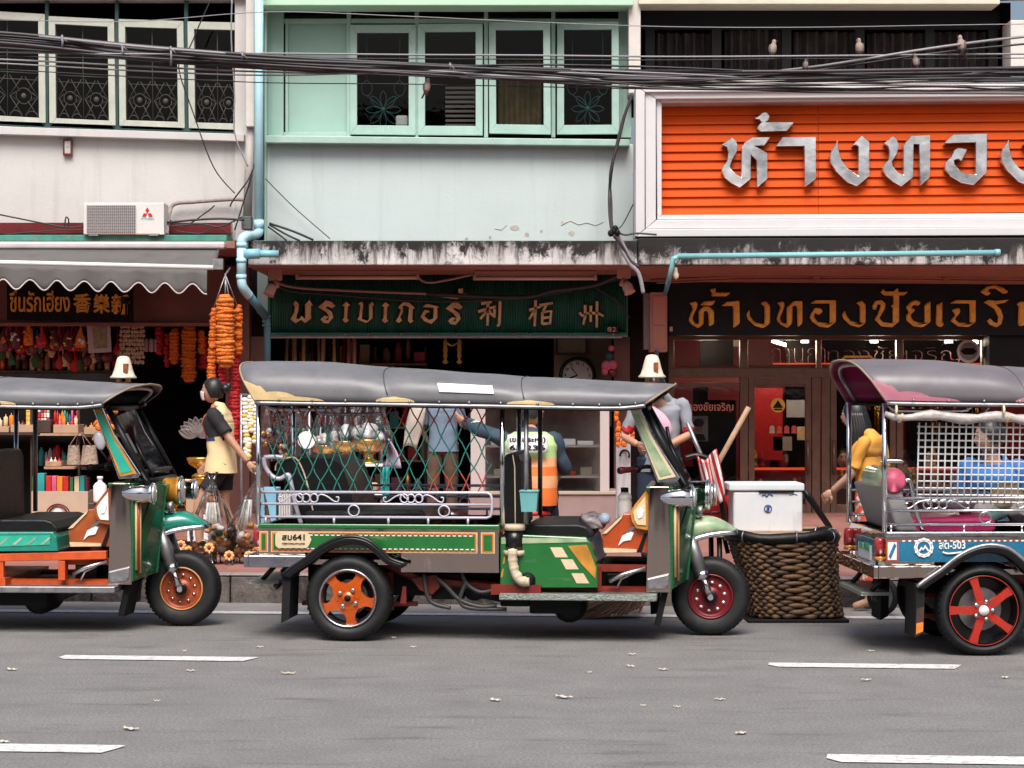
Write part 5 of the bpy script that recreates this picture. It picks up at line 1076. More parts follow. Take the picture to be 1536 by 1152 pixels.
def hand(mb, wr, el, s, side, curl=.5, nrm=None):
    d = (wr-el).normalized(); n = Vector(nrm) if nrm else Vector((side,0,0)); n = (n-d*n.dot(d)).normalized(); x = d.cross(n)*side  # n: back of the hand, x: thumb side
    rot = Matrix((x, d, n)).transposed()
    mb.ell(wr+d*.045*s, (.036*s,.052*s,.017*s), 12, 8, 0, rot)
    for i, (off, ln) in enumerate(((.027,.072),(.009,.082),(-.009,.076),(-.026,.06))):
        p0 = wr+d*.082*s+x*off*s; a = curl*.6; pts = [p0-d*.02*s, p0]
        for k_ in range(3):
            ang = a+curl*.75*k_; pts.append(pts[-1]+(d*math.cos(ang)-n*math.sin(ang))*ln*s*(.42,.33,.25)[k_])
        mb.tube(pts, [.0095*s,.0095*s,.009*s,.008*s,.0065*s], 7, 0)
    p0 = wr+d*.025*s+x*.03*s; mb.tube([p0-x*.012*s, p0+x*.012*s+d*.012*s, p0+x*.028*s+d*.035*s-n*.012*s, p0+x*.026*s+d*.06*s-n*.026*s], [.012*s,.012*s,.0105*s,.008*s], 7, 0)
def head(mb, c, s, rot, eyes=True):
    """face towards local +y"""
    q = MB(); nu, nv = 28, 20; vs = []
    for i in range(nv+1):
        th = math.pi*i/nv
        for j in range(nu):
            a = 2*math.pi*j/nu; x, y, z = math.sin(th)*math.cos(a), math.sin(th)*math.sin(a), math.cos(th)
            X, Y_, Z_ = .073*x, .092*y, .115*z
            if z < 0: k_ = 1+.32*z*(1 if y < .2 else .55); X *= k_; Y_ *= 1+(.25*z if y < 0 else .02*z)
            if y > .3:
                f = (y-.3)/.7; Y_ += .006*f-.008*f*math.exp(-((Z_-.012)/.014)**2)*(1 if abs(X) > .012 else .2)
                Y_ += .022*f*math.exp(-(X/.013)**2)*math.exp(-((Z_+.022)/.02)**2)+.007*f*math.exp(-(X/.02)**2)*math.exp(-((Z_+.058)/.012)**2)+.008*f*math.exp(-(X/.022)**2)*math.exp(-((Z_+.095)/.016)**2)
            vs.append((X, Y_, Z_))
    q.add(vs, [(i*nu+j, (i+1)*nu+j, (i+1)*nu+(j+1) % nu, i*nu+(j+1) % nu) for i in range(nv) for j in range(nu)], 0, True)
    for sx in (-1, 1):
        q.ell((sx*.072,-.005,-.012), (.008,.017,.028), 8, 7, 0)
        if eyes:
            q.ell((sx*.029,.083,.012), (.0125,.006,.006), 10, 6, 1); q.ell((sx*.029,.0885,.012), (.006,.003,.0055), 8, 5, 2)
            q.tube([(sx*.014,.091,.029),(sx*.03,.09,.034),(sx*.045,.08,.029)], .0032, 5, 2)
    if eyes: q.ell((0,.09,-.056), (.021,.007,.0055), 10, 6, 3)
    q.xf(Matrix.Translation(c) @ rot.to_4x4() @ Matrix.Scale(s, 4)); mb.join(q)
mat('eye_white', (.6,.58,.55), .3); mat('lip', (.32,.09,.08), .5)
def person(label, loc, yaw, s, J={}, skin='skin', top=None, bottom=None, hair=None, look=(0,0), hands=(.5,.5), shoes=None, hn=(None,None), rad=1.):
    j = {k: Vector(v) for k, v in {**DEF, **J}.items()}
    names = list(j); ix = {n: i for i, n in enumerate(names)}
    E = [('pelvis','spine'),('spine','chest'),('chest','neck'),('neck','head')]
    for n in 'lr': E += [('chest','sh'+n),('sh'+n,'el'+n),('el'+n,'wr'+n),('pelvis','hip'+n),('hip'+n,'kn'+n),('kn'+n,'an'+n),('an'+n,'toe'+n)]
    RD = dict(pelvis=(.12,.1), spine=(.115,.09), chest=(.125,.1), neck=.06, head=.052, sh=.048, el=.038, wr=.028, hip=.08, kn=.054, an=.038, toe=.03)
    rd = lambda n: RD.get(n, RD.get(n[:-1]))
    body = skin_bake([j[n] for n in names], [(ix[a], ix[b]) for a, b in E], [rd(n) for n in names], ix['pelvis'])
    hd = j['head']+Vector(J.get('head_off', (0,.03,.1))) if 'head_off' in J else j['head']+Vector((0,.025,.1))
    rot = Matrix.Rotation(R(look[0]), 3, 'Z') @ Matrix.Rotation(R(look[1]), 3, 'X')
    head(body, hd, 1.0, rot)
    for i, n in enumerate('lr'): hand(body, j['wr'+n], j['el'+n], 1.0, -1 if n == 'l' else 1, hands[i], hn[i])
    X = Matrix.Translation(loc) @ Matrix.Rotation(R(yaw), 4, 'Z') @ Matrix.Scale(s, 4)
    o = bpy.data.objects.new('person', body.mesh('person', _mats([skin,'eye_white','hair','lip']))); COL.objects.link(o); o.location = loc; o.rotation_euler = (0,0,R(yaw)); o.scale = (s,s,s)
    tag(o, label, 'person')
    C_ = lambda n, mb, m, **k: part(n, mb, m, o, local=True, **k)
    def garment(nm, nodes, edges, m, fold=.012, fs=9, post=None):
        ks = list(nodes); vs = [nodes[k][0] for k in ks]; mb = skin_bake(vs, [(ks.index(a), ks.index(b)) for a, b in edges], [nodes[k][1] for k in ks], 0, 2, fold, fs)
        if post: post(mb)
        return C_(nm, mb, m)
    sx = (j['shr']-j['shl']).normalized(); hx = (j['hipr']-j['hipl']).normalized()
    def loft(nm, rings, m, fold=.011, nu=40, per=4, post=None, sleeves=()):
        """rings: (centre, half width, half depth, side axis); a cloth tube round the trunk"""
        mb = MB(); rr_ = []
        for a_, b_ in zip(rings, rings[1:]):
            for q in range(per): t_ = q/per; rr_.append((a_[0].lerp(b_[0], t_), a_[1]+(b_[1]-a_[1])*t_, a_[2]+(b_[2]-a_[2])*t_, a_[3].lerp(b_[3], t_).normalized()))
        rr_.append(rings[-1]); n_ = len(rr_)
        def f(u, v):
            i = int(round(v*(n_-1))); c_, w_, d_, x_ = rr_[i]; up = (rr_[min(i+1,n_-1)][0]-rr_[max(i-1,0)][0]).normalized(); y_ = up.cross(x_).normalized(); a_ = u*6.2832
            ca, sa = math.cos(a_), math.sin(a_); k_ = lambda q: math.copysign(abs(q)**.8, q)
            p_ = c_+x_*w_*k_(ca)+y_*d_*k_(sa); o_ = (x_*ca+y_*sa)
            return p_+o_*fold*(noise.noise(Vector((p_.x*7,p_.y*7,p_.z*11)))+.6*noise.noise(Vector((p_.x*16+p_.z*9,p_.y*15,p_.z*14))))
        mb.surf(f, nu, n_, 0, cu=True)
        for pts, rs in sleeves:
            q = smoothpts(pts, 5); rq = []
            for i in range(len(q)): t_ = i/(len(q)-1)*(len(rs)-1); k_ = min(int(t_), len(rs)-2); rq.append(rs[k_]+(rs[k_+1]-rs[k_])*(t_-k_))
            b0 = len(mb.v); mb.tube(q, rq, 16, 0)
            for i in range(b0, len(mb.v)): v = mb.v[i]; mb.v[i] = v+Vector((noise.noise(v*13), noise.noise(v*13+Vector((7,0,0))), noise.noise(v*13+Vector((0,5,0)))))*fold*1.1
        if post: post(mb)
        return C_(nm, mb, m)
    o['_x'] = 0
    def trunk(g, hem, w=1.):
        pe, sp_, ch, nk = j['pelvis'], j['spine'], j['chest'], j['neck']; H0 = pe.lerp(sp_, -hem); up = (nk-ch).normalized(); sc = (j['shl']+j['shr'])/2
        return [(H0,.178*g*w*top.get('flare',1),.125*g*top.get('flare',1),hx), (pe.lerp(sp_, .4),.166*g*w,.118*g,hx), (sp_.lerp(ch,.3),.163*g*w,.116*g,sx), (ch,.185*g*w,.125*g,sx), (ch.lerp(sc, .62),.196*g*w,.115*g,sx), (sc+up*.008,.186*g*w,.084*g,sx), (sc+up*.03,.15*g*w,.074*g,sx), (sc+up*.05,.1*g*w,.066*g,sx), (nk+up*.005,.062*g,.062*g,sx)]
    if top:
        g = top.get('r', 1.); sl = []; L_ = top.get('sleeve', 0); k_ = top.get('slim', .84)
        if L_:
            for n in 'lr':
                sg_ = -1 if n == 'l' else 1; S_ = j['sh'+n]; st = S_-sx*sg_*.05+Vector((0,0,-.012))
                if L_ <= 1: sl.append(([st, S_+sx*sg_*.012, S_.lerp(j['el'+n], L_*.55), S_.lerp(j['el'+n], L_)], [.058*g*k_,.07*g*k_,.07*g*k_,.07*g*k_]))
                else: sl.append(([st, S_+sx*sg_*.012, S_.lerp(j['el'+n], .5), j['el'+n], j['el'+n].lerp(j['wr'+n], (L_-1)*.6), j['el'+n].lerp(j['wr'+n], L_-1)], [.07*g*k_,.074*g*k_,.064*g*k_,.066*g*k_,.054*g*k_,.047*g*k_]))
        loft(top.get('name', 'shirt'), trunk(g, top.get('hem', .35)), top['mats'], top.get('fold', .012), post=top.get('post'), sleeves=sl)
    if bottom:
        L_ = bottom['len']; w_ = bottom.get('wide', 1.); pe = j['pelvis']; cr = (j['hipl']+j['hipr'])/2; d_ = (cr-pe); d_ = d_.normalized() if d_.length > .02 else Vector((0,0,-1)); sl = []
        for n in 'lr':
            h_ = j['hip'+n]
            if L_ <= 1: e = h_.lerp(j['kn'+n], L_); sl.append(([h_-(j['kn'+n]-h_).normalized()*.04, h_.lerp(e,.4), e], [.098,.1*w_,.1*w_]))
            else: sl.append(([h_-(j['kn'+n]-h_).normalized()*.04, h_.lerp(j['kn'+n], .45), j['kn'+n], j['kn'+n].lerp(j['an'+n], (L_-1)*.5), j['kn'+n].lerp(j['an'+n], L_-1)], [.1,.096*w_,.078*w_,.072*w_,.07*w_]))
        upv = (j['spine']-pe).normalized()
        loft(bottom.get('name', 'trousers'), [(cr-upv*.1,.1,.075,hx), (cr-upv*.05,.165,.108,hx), (pe-upv*.0,.172,.114,hx), (pe+upv*.09,.158,.108,hx)], bottom['mats'], bottom.get('fold', .012), sleeves=sl)
    if shoes:
        for n in 'lr':
            mb = MB(); a, t_ = j['an'+n], j['toe'+n]; d = (t_-a); d.z = 0; d = d.normalized(); c = a.lerp(t_, .5); c.z = min(a.z-.035, c.z)
            mb.ell(c+d*.015, (.047,.13,.048), 12, 8, 0, Matrix.Rotation(math.atan2(-d.x, d.y), 3, 'Z')); C_('shoe', mb, shoes)
    if hair:
        mb = MB(); q = MB(); k_ = hair.get('size', 1.06)
        for i in range(11):
            pass
        vs = []; nu, nv = 26, 12; mx = hair.get('back', 2.0)
        for i in range(nv+1):
            for jx in range(nu):
                a = 2*math.pi*jx/nu; ff = max(0, math.sin(a)); lim = mx-(mx-.95)*ff**.8
                th = lim*i/nv; x, y, z = math.sin(th)*math.cos(a), math.sin(th)*math.sin(a), math.cos(th)
                r_ = k_+.035*noise.noise(Vector((x*4,y*4,z*4)))+(.02 if y < 0 else 0); vs.append((.077*x*r_, .096*y*r_-.004, .119*z*r_))
        q.add(vs, [(i*nu+jx, (i+1)*nu+jx, (i+1)*nu+(jx+1) % nu, i*nu+(jx+1) % nu) for i in range(nv) for jx in range(nu)], 0, True)
        if hair.get('bun'): q.ell((0,-.125,.03), (.05,.045,.045), 12, 9); q.ell((0,-.15,.05), (.03,.03,.04), 10, 7)
        if hair.get('long'):
            for i in range(16):
                a = math.pi+math.pi*i/15; x0 = .075*math.cos(a); y0 = .085*math.sin(a); q.tube(smoothpts([(x0,y0,.02),(x0*1.15,y0*1.2-.02,-.1),(x0*1.2,y0*1.1-.03,-.22),(x0*1.1,y0-.03,-.22-hair['long'])], 3), [.026]*7+[.02,.018,.008], 6)
        q.xf(Matrix.Translation(hd) @ rot.to_4x4()); C_(hair.get('name', 'hair'), q, hair.get('mat', 'hair'))
    o['_h'] = list(hd)
    return o, C_, j, hd, rot
def zmat(rules):
    """assign material index by a rule on the face centre"""
    def f(mb):
        for i, fc in enumerate(mb.f):
            c = sum((mb.v[k] for k in fc), Vector())/len(fc); mb.m[i] = rules(c)
    return f
def foot(px, Y, z=.2): return Vector((PX(px,Y), Y, z))
mat('shirt_yellow', (.72,.56,.3), .8, var=.08, vs=3); mat('shirt_black', (.014,.013,.015), .8); mat('shirt_orange_red', (.6,.1,.03), .8); mat('shirt_navy', (.03,.05,.12), .8); mat('shorts_black', (.016,.012,.016), .8)
mat('shirt_blue_grey', (.17,.24,.33), .85, var=.12, vs=9); mat('trouser_brown', (.11,.068,.045), .85, var=.18, vs=8); mat('vest_green', (.42,.62,.24), .7, var=.06); mat('vest_orange', (.85,.19,.03), .7, var=.06); mat('vest_stripe', (.85,.42,.2), .5, var=.1); mat('jacket_navy', (.025,.05,.075), .75, var=.3, vs=10); mat('shirt_grey', (.27,.28,.31), .85, var=.08); mat('jeans_navy', (.018,.03,.06), .85, var=.2, vs=9)
mat('shirt_amber', (.72,.33,.05), .8, var=.08); mat('skirt_print', (.62,.07,.03), .8, stain=(.5,.55,.5), st=(22,22,22), sthr=(.52,.58)); mat('jacket_blue', (.02,.14,.42), .7, var=.15, vs=6); mat('mask_pink', (.62,.5,.53), .8); mat('tote', (.5,.46,.4), .85, var=.1)
# 1 woman in a face mask walking left
def wm(c):
    if c.z > 1.30 and abs(c.x) < .12 and c.y < .0: return 0
    if abs(c.x) > .15 and c.z > 1.02 and (abs(c.x) > .185 or c.z > 1.12): return 1
    if c.y > .02 and c.z > 1.1 and (c.z-1.1) < .32: return 2 if c.z > 1.13 else 3
    return 0
Yw = 17.6
o, C_, j, hd, rot = person('woman in face mask and yellow black shirt walking between the two tuk-tuks', foot(332,Yw), 84, .84,
    dict(ell=(-.2,-.14,1.1), wrl=(-.2,-.3,.9), elr=(.2,.04,1.08), wrr=(.2,.18,.88), knl=(-.09,.2,.5), anl=(-.09,.18,.1), toel=(-.09,.31,.05), knr=(.09,.0,.48), anr=(.09,-.16,.12), toer=(.09,-.05,.03), hipl=(-.085,-.02,.87), hipr=(.085,-.02,.87), chest=(0,.035,1.25), neck=(0,.04,1.38), head=(0,.06,1.46), shl=(-.165,.03,1.34), shr=(.165,.0,1.34)),
    top=dict(mats=['shirt_yellow','shirt_black','shirt_orange_red','shirt_navy'], sleeve=.72, hem=.75, r=1.06, flare=1.1, post=zmat(wm)), bottom=dict(mats='shorts_black', len=.6, name='shorts', wide=.84), hair=dict(bun=True, back=2.1), look=(0,4), shoes='black', hands=(.9,.9))
mk = MB(); mk.surf(lambda u, v: Vector((.079*math.sin((u-.5)*2.5), .012+(.1-.022*v)*math.cos((u-.5)*2.1)+.006*math.sin(math.pi*v), -.012-.082*v)), 12, 7); mk.xf(Matrix.Translation(hd) @ rot.to_4x4()); C_('face_mask', mk, 'mask_pink', solid=.004)
womanJ = j; woman = o
# 2 man in brown trousers seen from behind
o, C_, j, hd, rot = person('man in blue grey shirt and brown trousers with his back turned, behind the net', foot(665,23.2), -8, .86,
    dict(anl=(-.13,-.03,.085), knl=(-.12,.0,.48), toel=(-.16,.1,.03), anr=(.1,.02,.085), elr=(.27,.02,1.1), wrr=(.24,.22,1.12), ell=(-.27,.0,1.08), wrl=(-.2,.12,.9)),
    top=dict(mats='shirt_blue_grey', sleeve=.8, hem=.7, r=1.04), bottom=dict(mats='trouser_brown', len=1.97), hair=dict(back=2.2), shoes='white')
tb = MB(); tb.surf(lambda u, v: Vector((-.2-.1*(.5-u)-.11*v+.03*math.sin(v*5), -.13-.02*math.sin(u*3.1), 1.34-.46*v)) if False else Vector((-.26+.16*(u-.5)-.1*v, -.14-.05*math.sin(math.pi*u)*math.sin(math.pi*min(1,v*1.2)), 1.3-.46*v-.05*abs(u-.4))), 9, 9)
tote = solo('tote_bag', tb.xf(Matrix.Translation(foot(665,23.2)) @ Matrix.Rotation(R(-8),4,'Z') @ Matrix.Scale(.9,4)), 'tote', 'pale cloth tote bag hanging at the side of the man in brown trousers', 'bag', solid=.03)
sp = MB(); sp.tube([Vector((-.2,-.13,1.38)), Vector((-.25,-.16,1.2))], .012, 6); sp.tube([Vector((-.16,-.12,1.38)), Vector((-.21,-.16,1.2))], .012, 6); sp.xf(Matrix.Translation(foot(665,23.2)) @ Matrix.Rotation(R(-8),4,'Z') @ Matrix.Scale(.9,4)); part('strap', sp, 'tote', tote)
# 3 rider in a reflective vest sitting on a stool
Yv = 16.7; vb = foot(795,Yv)
SIT = lambda h: dict(pelvis=(0,0,h+.1), spine=(0,-.02,h+.26), chest=(0,.02,h+.43), neck=(0,.05,h+.57), head=(0,.09,h+.64), shl=(-.17,.03,h+.52), shr=(.17,.03,h+.52), hipl=(-.1,.03,h+.07), hipr=(.1,.03,h+.07), knl=(-.16,.42,h+.12), knr=(.16,.42,h+.12), anl=(-.16,.4,.09), anr=(.16,.4,.09), toel=(-.17,.54,.035), toer=(.17,.54,.035))
def vm(c):
    z = c.z
    return 0 if z > .82 else 2 if z > .74 else 1 if z > .66 else 2 if z > .59 else 1
jj = SIT(.42); jj.update(ell=(-.38,.06,1.02), wrl=(-.52,.2,1.08), elr=(.25,.1,.74), wrr=(.2,.3,.7), knl=(-.1,.42,.54), knr=(.1,.42,.54), anl=(-.1,.4,.09), anr=(.1,.4,.09))
o, C_, j, hd, rot = person('rider in green and orange reflective vest sitting behind the middle tuk-tuk', vb, -6, 1.0, jj, skin='skin',
    top=dict(mats='jacket_navy', sleeve=1.9, hem=.1, name='jacket', r=.95, slim=.85), bottom=dict(mats='jeans_navy', len=1.9), hair=dict(back=2.1, name='cap', mat='shirt_black', size=1.1), look=(-50,-14), shoes='black')
vx = (j['shr']-j['shl']).normalized(); vr = [(j['pelvis']-Vector((0,0,.06)),.2,.15,vx),(j['spine'],.205,.155,vx),(j['chest'],.2,.15,vx),(j['chest'].lerp((j['shl']+j['shr'])/2,.65),.208,.14,vx),((j['shl']+j['shr'])/2+Vector((0,0,.028)),.19,.11,vx),((j['shl']+j['shr'])/2+Vector((0,0,.065)),.12,.085,vx),(j['neck'],.075,.075,vx)]
rq = []
for a_, b_ in zip(vr, vr[1:]):
    for q in range(5): rq.append(tuple(a_[k]+(b_[k]-a_[k])*q/5 for k in range(3)))
rq.append(vr[-1][:3]); mb = MB()
def vf(u, v):
    i = int(round(v*(len(rq)-1))); c_, w_, d_ = rq[i]; ca, sa = math.cos(u*6.2832), math.sin(u*6.2832); p_ = c_+vx*w_*math.copysign(abs(ca)**.8, ca)+Vector((0,1,0))*d_*math.copysign(abs(sa)**.8, sa)
    return p_+Vector((ca,sa,0))*.011*(noise.noise(p_*8)+.7*noise.noise(Vector((p_.x*18+p_.z*9, p_.y*12, p_.z*13))))
mb.surf(vf, 64, len(rq), 0, cu=True); zmat(vm)(mb); C_('vest', mb, ['vest_green','vest_orange','vest_stripe'])
for n, f_ in (('l',.45),('r',.6)):
    a, b_ = j['el'+n].lerp(j['wr'+n], f_*.3), j['el'+n].lerp(j['wr'+n], f_*.3+.2)
    sb = MB(); sb.tube([a, b_], .052, 14); C_('sleeve_band', sb, mat('band_pale', (.6,.65,.45), .5))
pn = MB(); pn.surf(lambda u, v: Vector((-.15+.3*u, -.2+.045*(2*u-1)**2-.034*v, .985-.13*v)), 8, 4); C_('number_cloth', pn, 'paper', solid=.003)
for txt, zc, h_ in (('เขตประหา)', .95, .034), ('65 236', .89, .036)):
    tm = text_mb(txt, h_, 0, .001, .0015)
    xs_ = [q.x for q in tm.v]; k_ = .265/(max(xs_)-min(xs_)); tm.v = [Vector((q.x*k_, q.y-.2075+.045*(q.x*k_/.15)**2-.26*(.985-zc-q.z), zc+q.z)) for q in tm.v]; C_('lettering', tm, 'black')
def stool(p, h, label, m):
    t = thing('stool', label, 'stool', p); mb = MB(); mb.lathe([(0,0),(.15,0),(.155,.012),(.15,.03),(0,.03)], p+Vector((0,0,h-.03)), (0,0,1), 20); part('seat', mb, m, t)
    for a in range(4): mb = MB(); d = Vector((math.cos(a*math.pi/2+.78), math.sin(a*math.pi/2+.78), 0)); mb.tube([p+d*.12+Vector((0,0,h-.03)), p+d*.17], .016, 8); part('leg', mb, m, t)
stool(vb, .42, 'low plastic stool under the rider in the reflective vest', 'red')
# 4 man in grey shirt behind the windscreen
Yg = 16.5
o, C_, j, hd, rot = person('man in grey shirt with red sleeve trim holding a pink bag by the handcart', foot(990,Yg), 165, .9,
    dict(elr=(.3,.02,1.08), wrr=(.14,.22,1.02), ell=(-.25,-.0,1.1), wrl=(-.05,.2,.99), shl=(-.18,0,1.34), shr=(.18,0,1.34), neck=(0,.05,1.36), head=(0,.13,1.38)),
    top=dict(mats=['shirt_grey','red'], sleeve=.85, hem=.8, r=.96, slim=.78, post=zmat(lambda c: 1 if abs(c.x) > .205 and c.z < 1.165 else 0)), bottom=dict(mats='jeans_navy', len=1.95), hair=dict(back=2.1), look=(0,-45), shoes='black', hands=(1.1,1.0))
pb = MB(); Xg = Matrix.Translation(foot(990,Yg)) @ Matrix.Rotation(R(165),4,'Z') @ Matrix.Scale(.9,4)
pb.ell((-.04,.17,1.2), (.13,.05,.14), 18, 12); pb.v = [v+Vector((.02*noise.noise(v*9), 0, .02*noise.noise(v*7))) for v in pb.v]; pb.v = [Vector((v.x+(v.z-1.1)*.5, v.y, v.z)) for v in pb.v]; pb.xf(Xg); solo('shoulder_bag', pb, mat('bag_pink', (.6,.36,.46), .7, var=.1), 'soft pink bag worn across the chest of the man in grey', 'bag')
mp = MB(); hp_ = Xg @ Vector((-.02,.27,.97)); mp.tube([hp_+Vector((0,0,.05)), hp_+Vector((.05,-.1,-.5))], .014, 8); solo('walking_stick', mp, 'black_metal', 'thin black stick in the hand of the man in grey', 'stick')
# 5 woman in amber shirt beyond the right tuk-tuk
o, C_, j, hd, rot = person('woman in orange shirt and red printed skirt standing behind the right tuk-tuk', foot(1308,15.4,0), 58, .86,
    dict(ell=(-.2,.1,1.08), wrl=(-.15,.28,.95), elr=(.22,-.03,1.08), wrr=(.22,.08,.86), spine=(0,.02,1.08), chest=(0,.06,1.25), neck=(0,.1,1.39), head=(0,.13,1.46)),
    top=dict(mats='shirt_amber', sleeve=.75, hem=.25, r=.86, slim=.78), bottom=dict(mats='skirt_print', len=1.6, name='skirt'), hair=dict(long=.55, back=2.6), skin='skin_light')
# 6 man in blue seated beyond the wire guard
bb = foot(1492,15.35,0); jj = SIT(.46); jj.update(ell=(-.26,.0,.76), wrl=(-.2,.25,.74), elr=(.26,.0,.76), wrr=(.2,.25,.72))
o, C_, j, hd, rot = person('man in bright blue jacket seated beyond the white wire grid', bb, 152, 1.0, jj, skin='skin', top=dict(mats='jacket_blue', sleeve=1.85, hem=.2, r=1.05, name='jacket'), bottom=dict(mats='jeans_navy', len=1.9), hair=dict(back=2.0), look=(-62,-6), shoes='black')
stool(bb, .46, 'low stool under the seated man in blue', 'dark_wood')
# 7-9 staff behind the counter
for (px, Y, yaw, lab, tp, lk, hr) in ((1263,25.95,178,'clerk in dark teal shirt looking out between the brown doors', mat('shirt_teal_dark', (.02,.08,.1), .8), (0,0), {}), (1168,26.0,190,'dark haired clerk behind the counter below the orange stickers', 'shirt_black', (20,-10), dict(long=.1)), (1366,26.0,120,'clerk in beige top leaning over the gold counter in profile', mat('shirt_beige', (.4,.3,.2), .8), (0,-12), {})):
    jj = SIT(.0); jj = {k: Vector(v)+Vector((0,0,.1)) for k, v in jj.items() if k[:2] not in ('kn','an','to')}
    jj.update({k: Vector((DEF[k][0], DEF[k][1], DEF[k][2])) for k in ('knl','knr','anl','anr','toel','toer')}); jj.update(knl=(-.12,.34,.2), knr=(.12,.34,.2), anl=(-.12,.36,.03), anr=(.12,.36,.03), toel=(-.12,.44,.03), toer=(.12,.44,.03), ell=(-.25,.06,.42), wrl=(-.2,.26,.44), elr=(.25,.06,.42), wrr=(.2,.26,.44))
    h0 = PZ(680,Y)-.9; person(lab, Vector((PX(px,Y), Y, h0)), yaw, 1., jj, skin='skin', top=dict(mats=tp, sleeve=.8, hem=.1), bottom=dict(mats='jeans_navy', len=1.9), hair=dict(back=2.1, **hr), look=lk)
    stool(Vector((PX(px,Y), Y, .2)), h0+.1-.2+.02, 'low stool under the %s' % lab.split(' looking')[0].split(' behind')[0].split(' leaning')[0], 'dark_wood')
# ---------------------------------------------------------------- goods of the three shops
mat('marigold', (.68,.14,.008), .75, var=.35, vs=40, bump=.8, bs=60); mat('marigold_pale', (.75,.21,.03), .75, var=.3, vs=40, bump=.8, bs=60); mat('red_tinsel', (.5,.01,.012), .35, var=.5, vs=50, bump=.9, bs=70); mat('shell_beige', (.5,.36,.25), .7, var=.35, vs=25)
mat('white_cloth', (.8,.78,.76), .8, var=.1); mat('flower_white', (.75,.7,.55), .7, var=.2, vs=30); mat('flower_orange', (.95,.42,.15), .7, var=.3, vs=25); mat('leaf_green', (.03,.09,.02), .6, var=.4, vs=20)
def strand(name, px0, px1, py0, py1, Y, m, label, group=None, bead=.042, m2=None, bend=0):
    mb = MB(); r = (PX(px1,Y)-PX(px0,Y))/2; c = (px0+px1)/2; z0, z1 = PZ(py0,Y), PZ(py1,Y); n = max(3, int((z0-z1)/(bead*.82)))
    for i in range(n):
        f = (i+.5)/n; z = z0+(z1-z0)*f; rr_ = r*(.88+.18*random.random())*(1 if .06 < f < .95 else .75); xx = PX(c,Y)+random.uniform(-.06,.06)*r+bend*r*(f-.5)
        vs = []; nu = 12
        mb.lathe([(rr_*.72,-bead*.52),(rr_*.96,-bead*.3),(rr_*1.02,0),(rr_*.95,bead*.32),(rr_*.7,bead*.54)], (xx, Y+random.uniform(-.01,.01), z), (random.uniform(-.12,.12), random.uniform(-.1,.1), 1), nu, random.choice([0,0,1]) if m2 else 0)
    b = len(mb.v)
    mb.v = [v+Vector((noise.noise(v*38), noise.noise(v*38+Vector((9,0,0))), noise.noise(v*38+Vector((0,7,0)))))*.016 for v in mb.v]
    return solo(name, mb, [m]+([m2] if m2 else []), label, 'garland' if 'garland' in name else 'tinsel', group)
GG = 'flower garlands hanging at the corner of the left shop'
strand('flower_garland', 312, 326, 463, 582, 21.6, 'marigold', 'long thin orange garland at the left of the bunch by the column', GG, bend=-.9)
strand('flower_garland', 324, 352, 443, 551, 21.5, 'marigold_pale', 'thick pale orange garland in the front of the bunch by the column', GG, m2='marigold')
strand('flower_garland', 351, 364, 458, 532, 21.7, 'marigold', 'short orange garland at the right of the bunch by the column', GG)
strand('tinsel_strand', 343, 361, 500, 664, 21.75, 'red_tinsel', 'broad red tinsel strand hanging lowest in the garland bunch', None, .04)
strand('tinsel_strand', 327, 341, 548, 578, 21.65, 'red_tinsel', 'short red tinsel tuft under the thick orange garland', None, .04)
strand('flower_garland', 254, 270, 493, 545, 24.0, 'marigold', 'left orange garland of the trio under the fascia', GG); strand('flower_garland', 272, 295, 490, 572, 23.95, 'marigold', 'middle and longest orange garland of the trio under the fascia', GG); strand('flower_garland', 296, 308, 496, 530, 24.0, 'marigold', 'right orange garland of the trio under the fascia', GG)
for px0, px1, a, b_, l in ((233,246,490,532,'leftmost red tinsel beside the trio of garlands'),(298,312,505,552,'red tinsel at the right of the trio of garlands'),(246,255,500,550,'thin red tinsel left of the trio of garlands')): strand('tinsel_strand', px0, px1, a, b_, 24.1, 'red_tinsel', l, None, .05)
hk = MB(); hk.tube([P(338,412,21.6), P(338,446,21.55)], .008, 5); hk.tube([P(338,412,21.6), P(319,466,21.6)], .006, 5); hk.tube([P(338,412,21.6), P(357,462,21.7)], .006, 5); hk.tube([P(338,412,21.6), P(352,503,21.75)], .006, 5); hk.tube([P(345,402,22.5), P(338,412,21.6)], .01, 5); solo('hanging_hook', hk, 'dull_steel', 'thin wire hook carrying the orange and red garland bunch', 'hook')
mb = MB()
for i in range(9):
    for j_ in range(9): mb.ell(P(182+4.1*i+random.uniform(-1,1)+j_*.0, 490+6.6*j_+random.uniform(-1,1), 24.05), (.019,.016,.024), 7, 5)
solo('shell_hanging', mb, 'shell_beige', 'beige woven curtain of shells behind the beacon of the left tuk-tuk', 'wall hanging')
fr_ = thing('picture_frame', 'white framed print hung under the black sign of the left shop', 'picture', P(148,530,24.0)); mb = MB(); a = [P(x,y,24.0) for x,y in ((130,487),(165,485),(167,528),(133,530))]; mb.prism(a, (0,.02,0)); part('frame', mb, mat('frame_lilac', (.5,.42,.44), .6), fr_)
mb = MB(); mb.prism([P(x,y,23.992) for x,y in ((138,491),(159,490),(161,522),(141,523))], (0,.004,0)); part('print', mb, mat('print_ochre', (.3,.26,.16), .7, var=.6, vs=22), fr_)
for i in range(3): mb = MB(); px = 219+8*i; mb.lathe([(.02,0),(.026,.01),(.026,.13),(.01,.145)], P(px,528,24.1), (0,0,1), 10); solo('paper_roll', mb, mat('roll_mauve', (.4,.28,.3), .7), 'pale mauve paper roll hanging beside the shell curtain', 'paper roll', 'paper rolls beside the shell curtain')
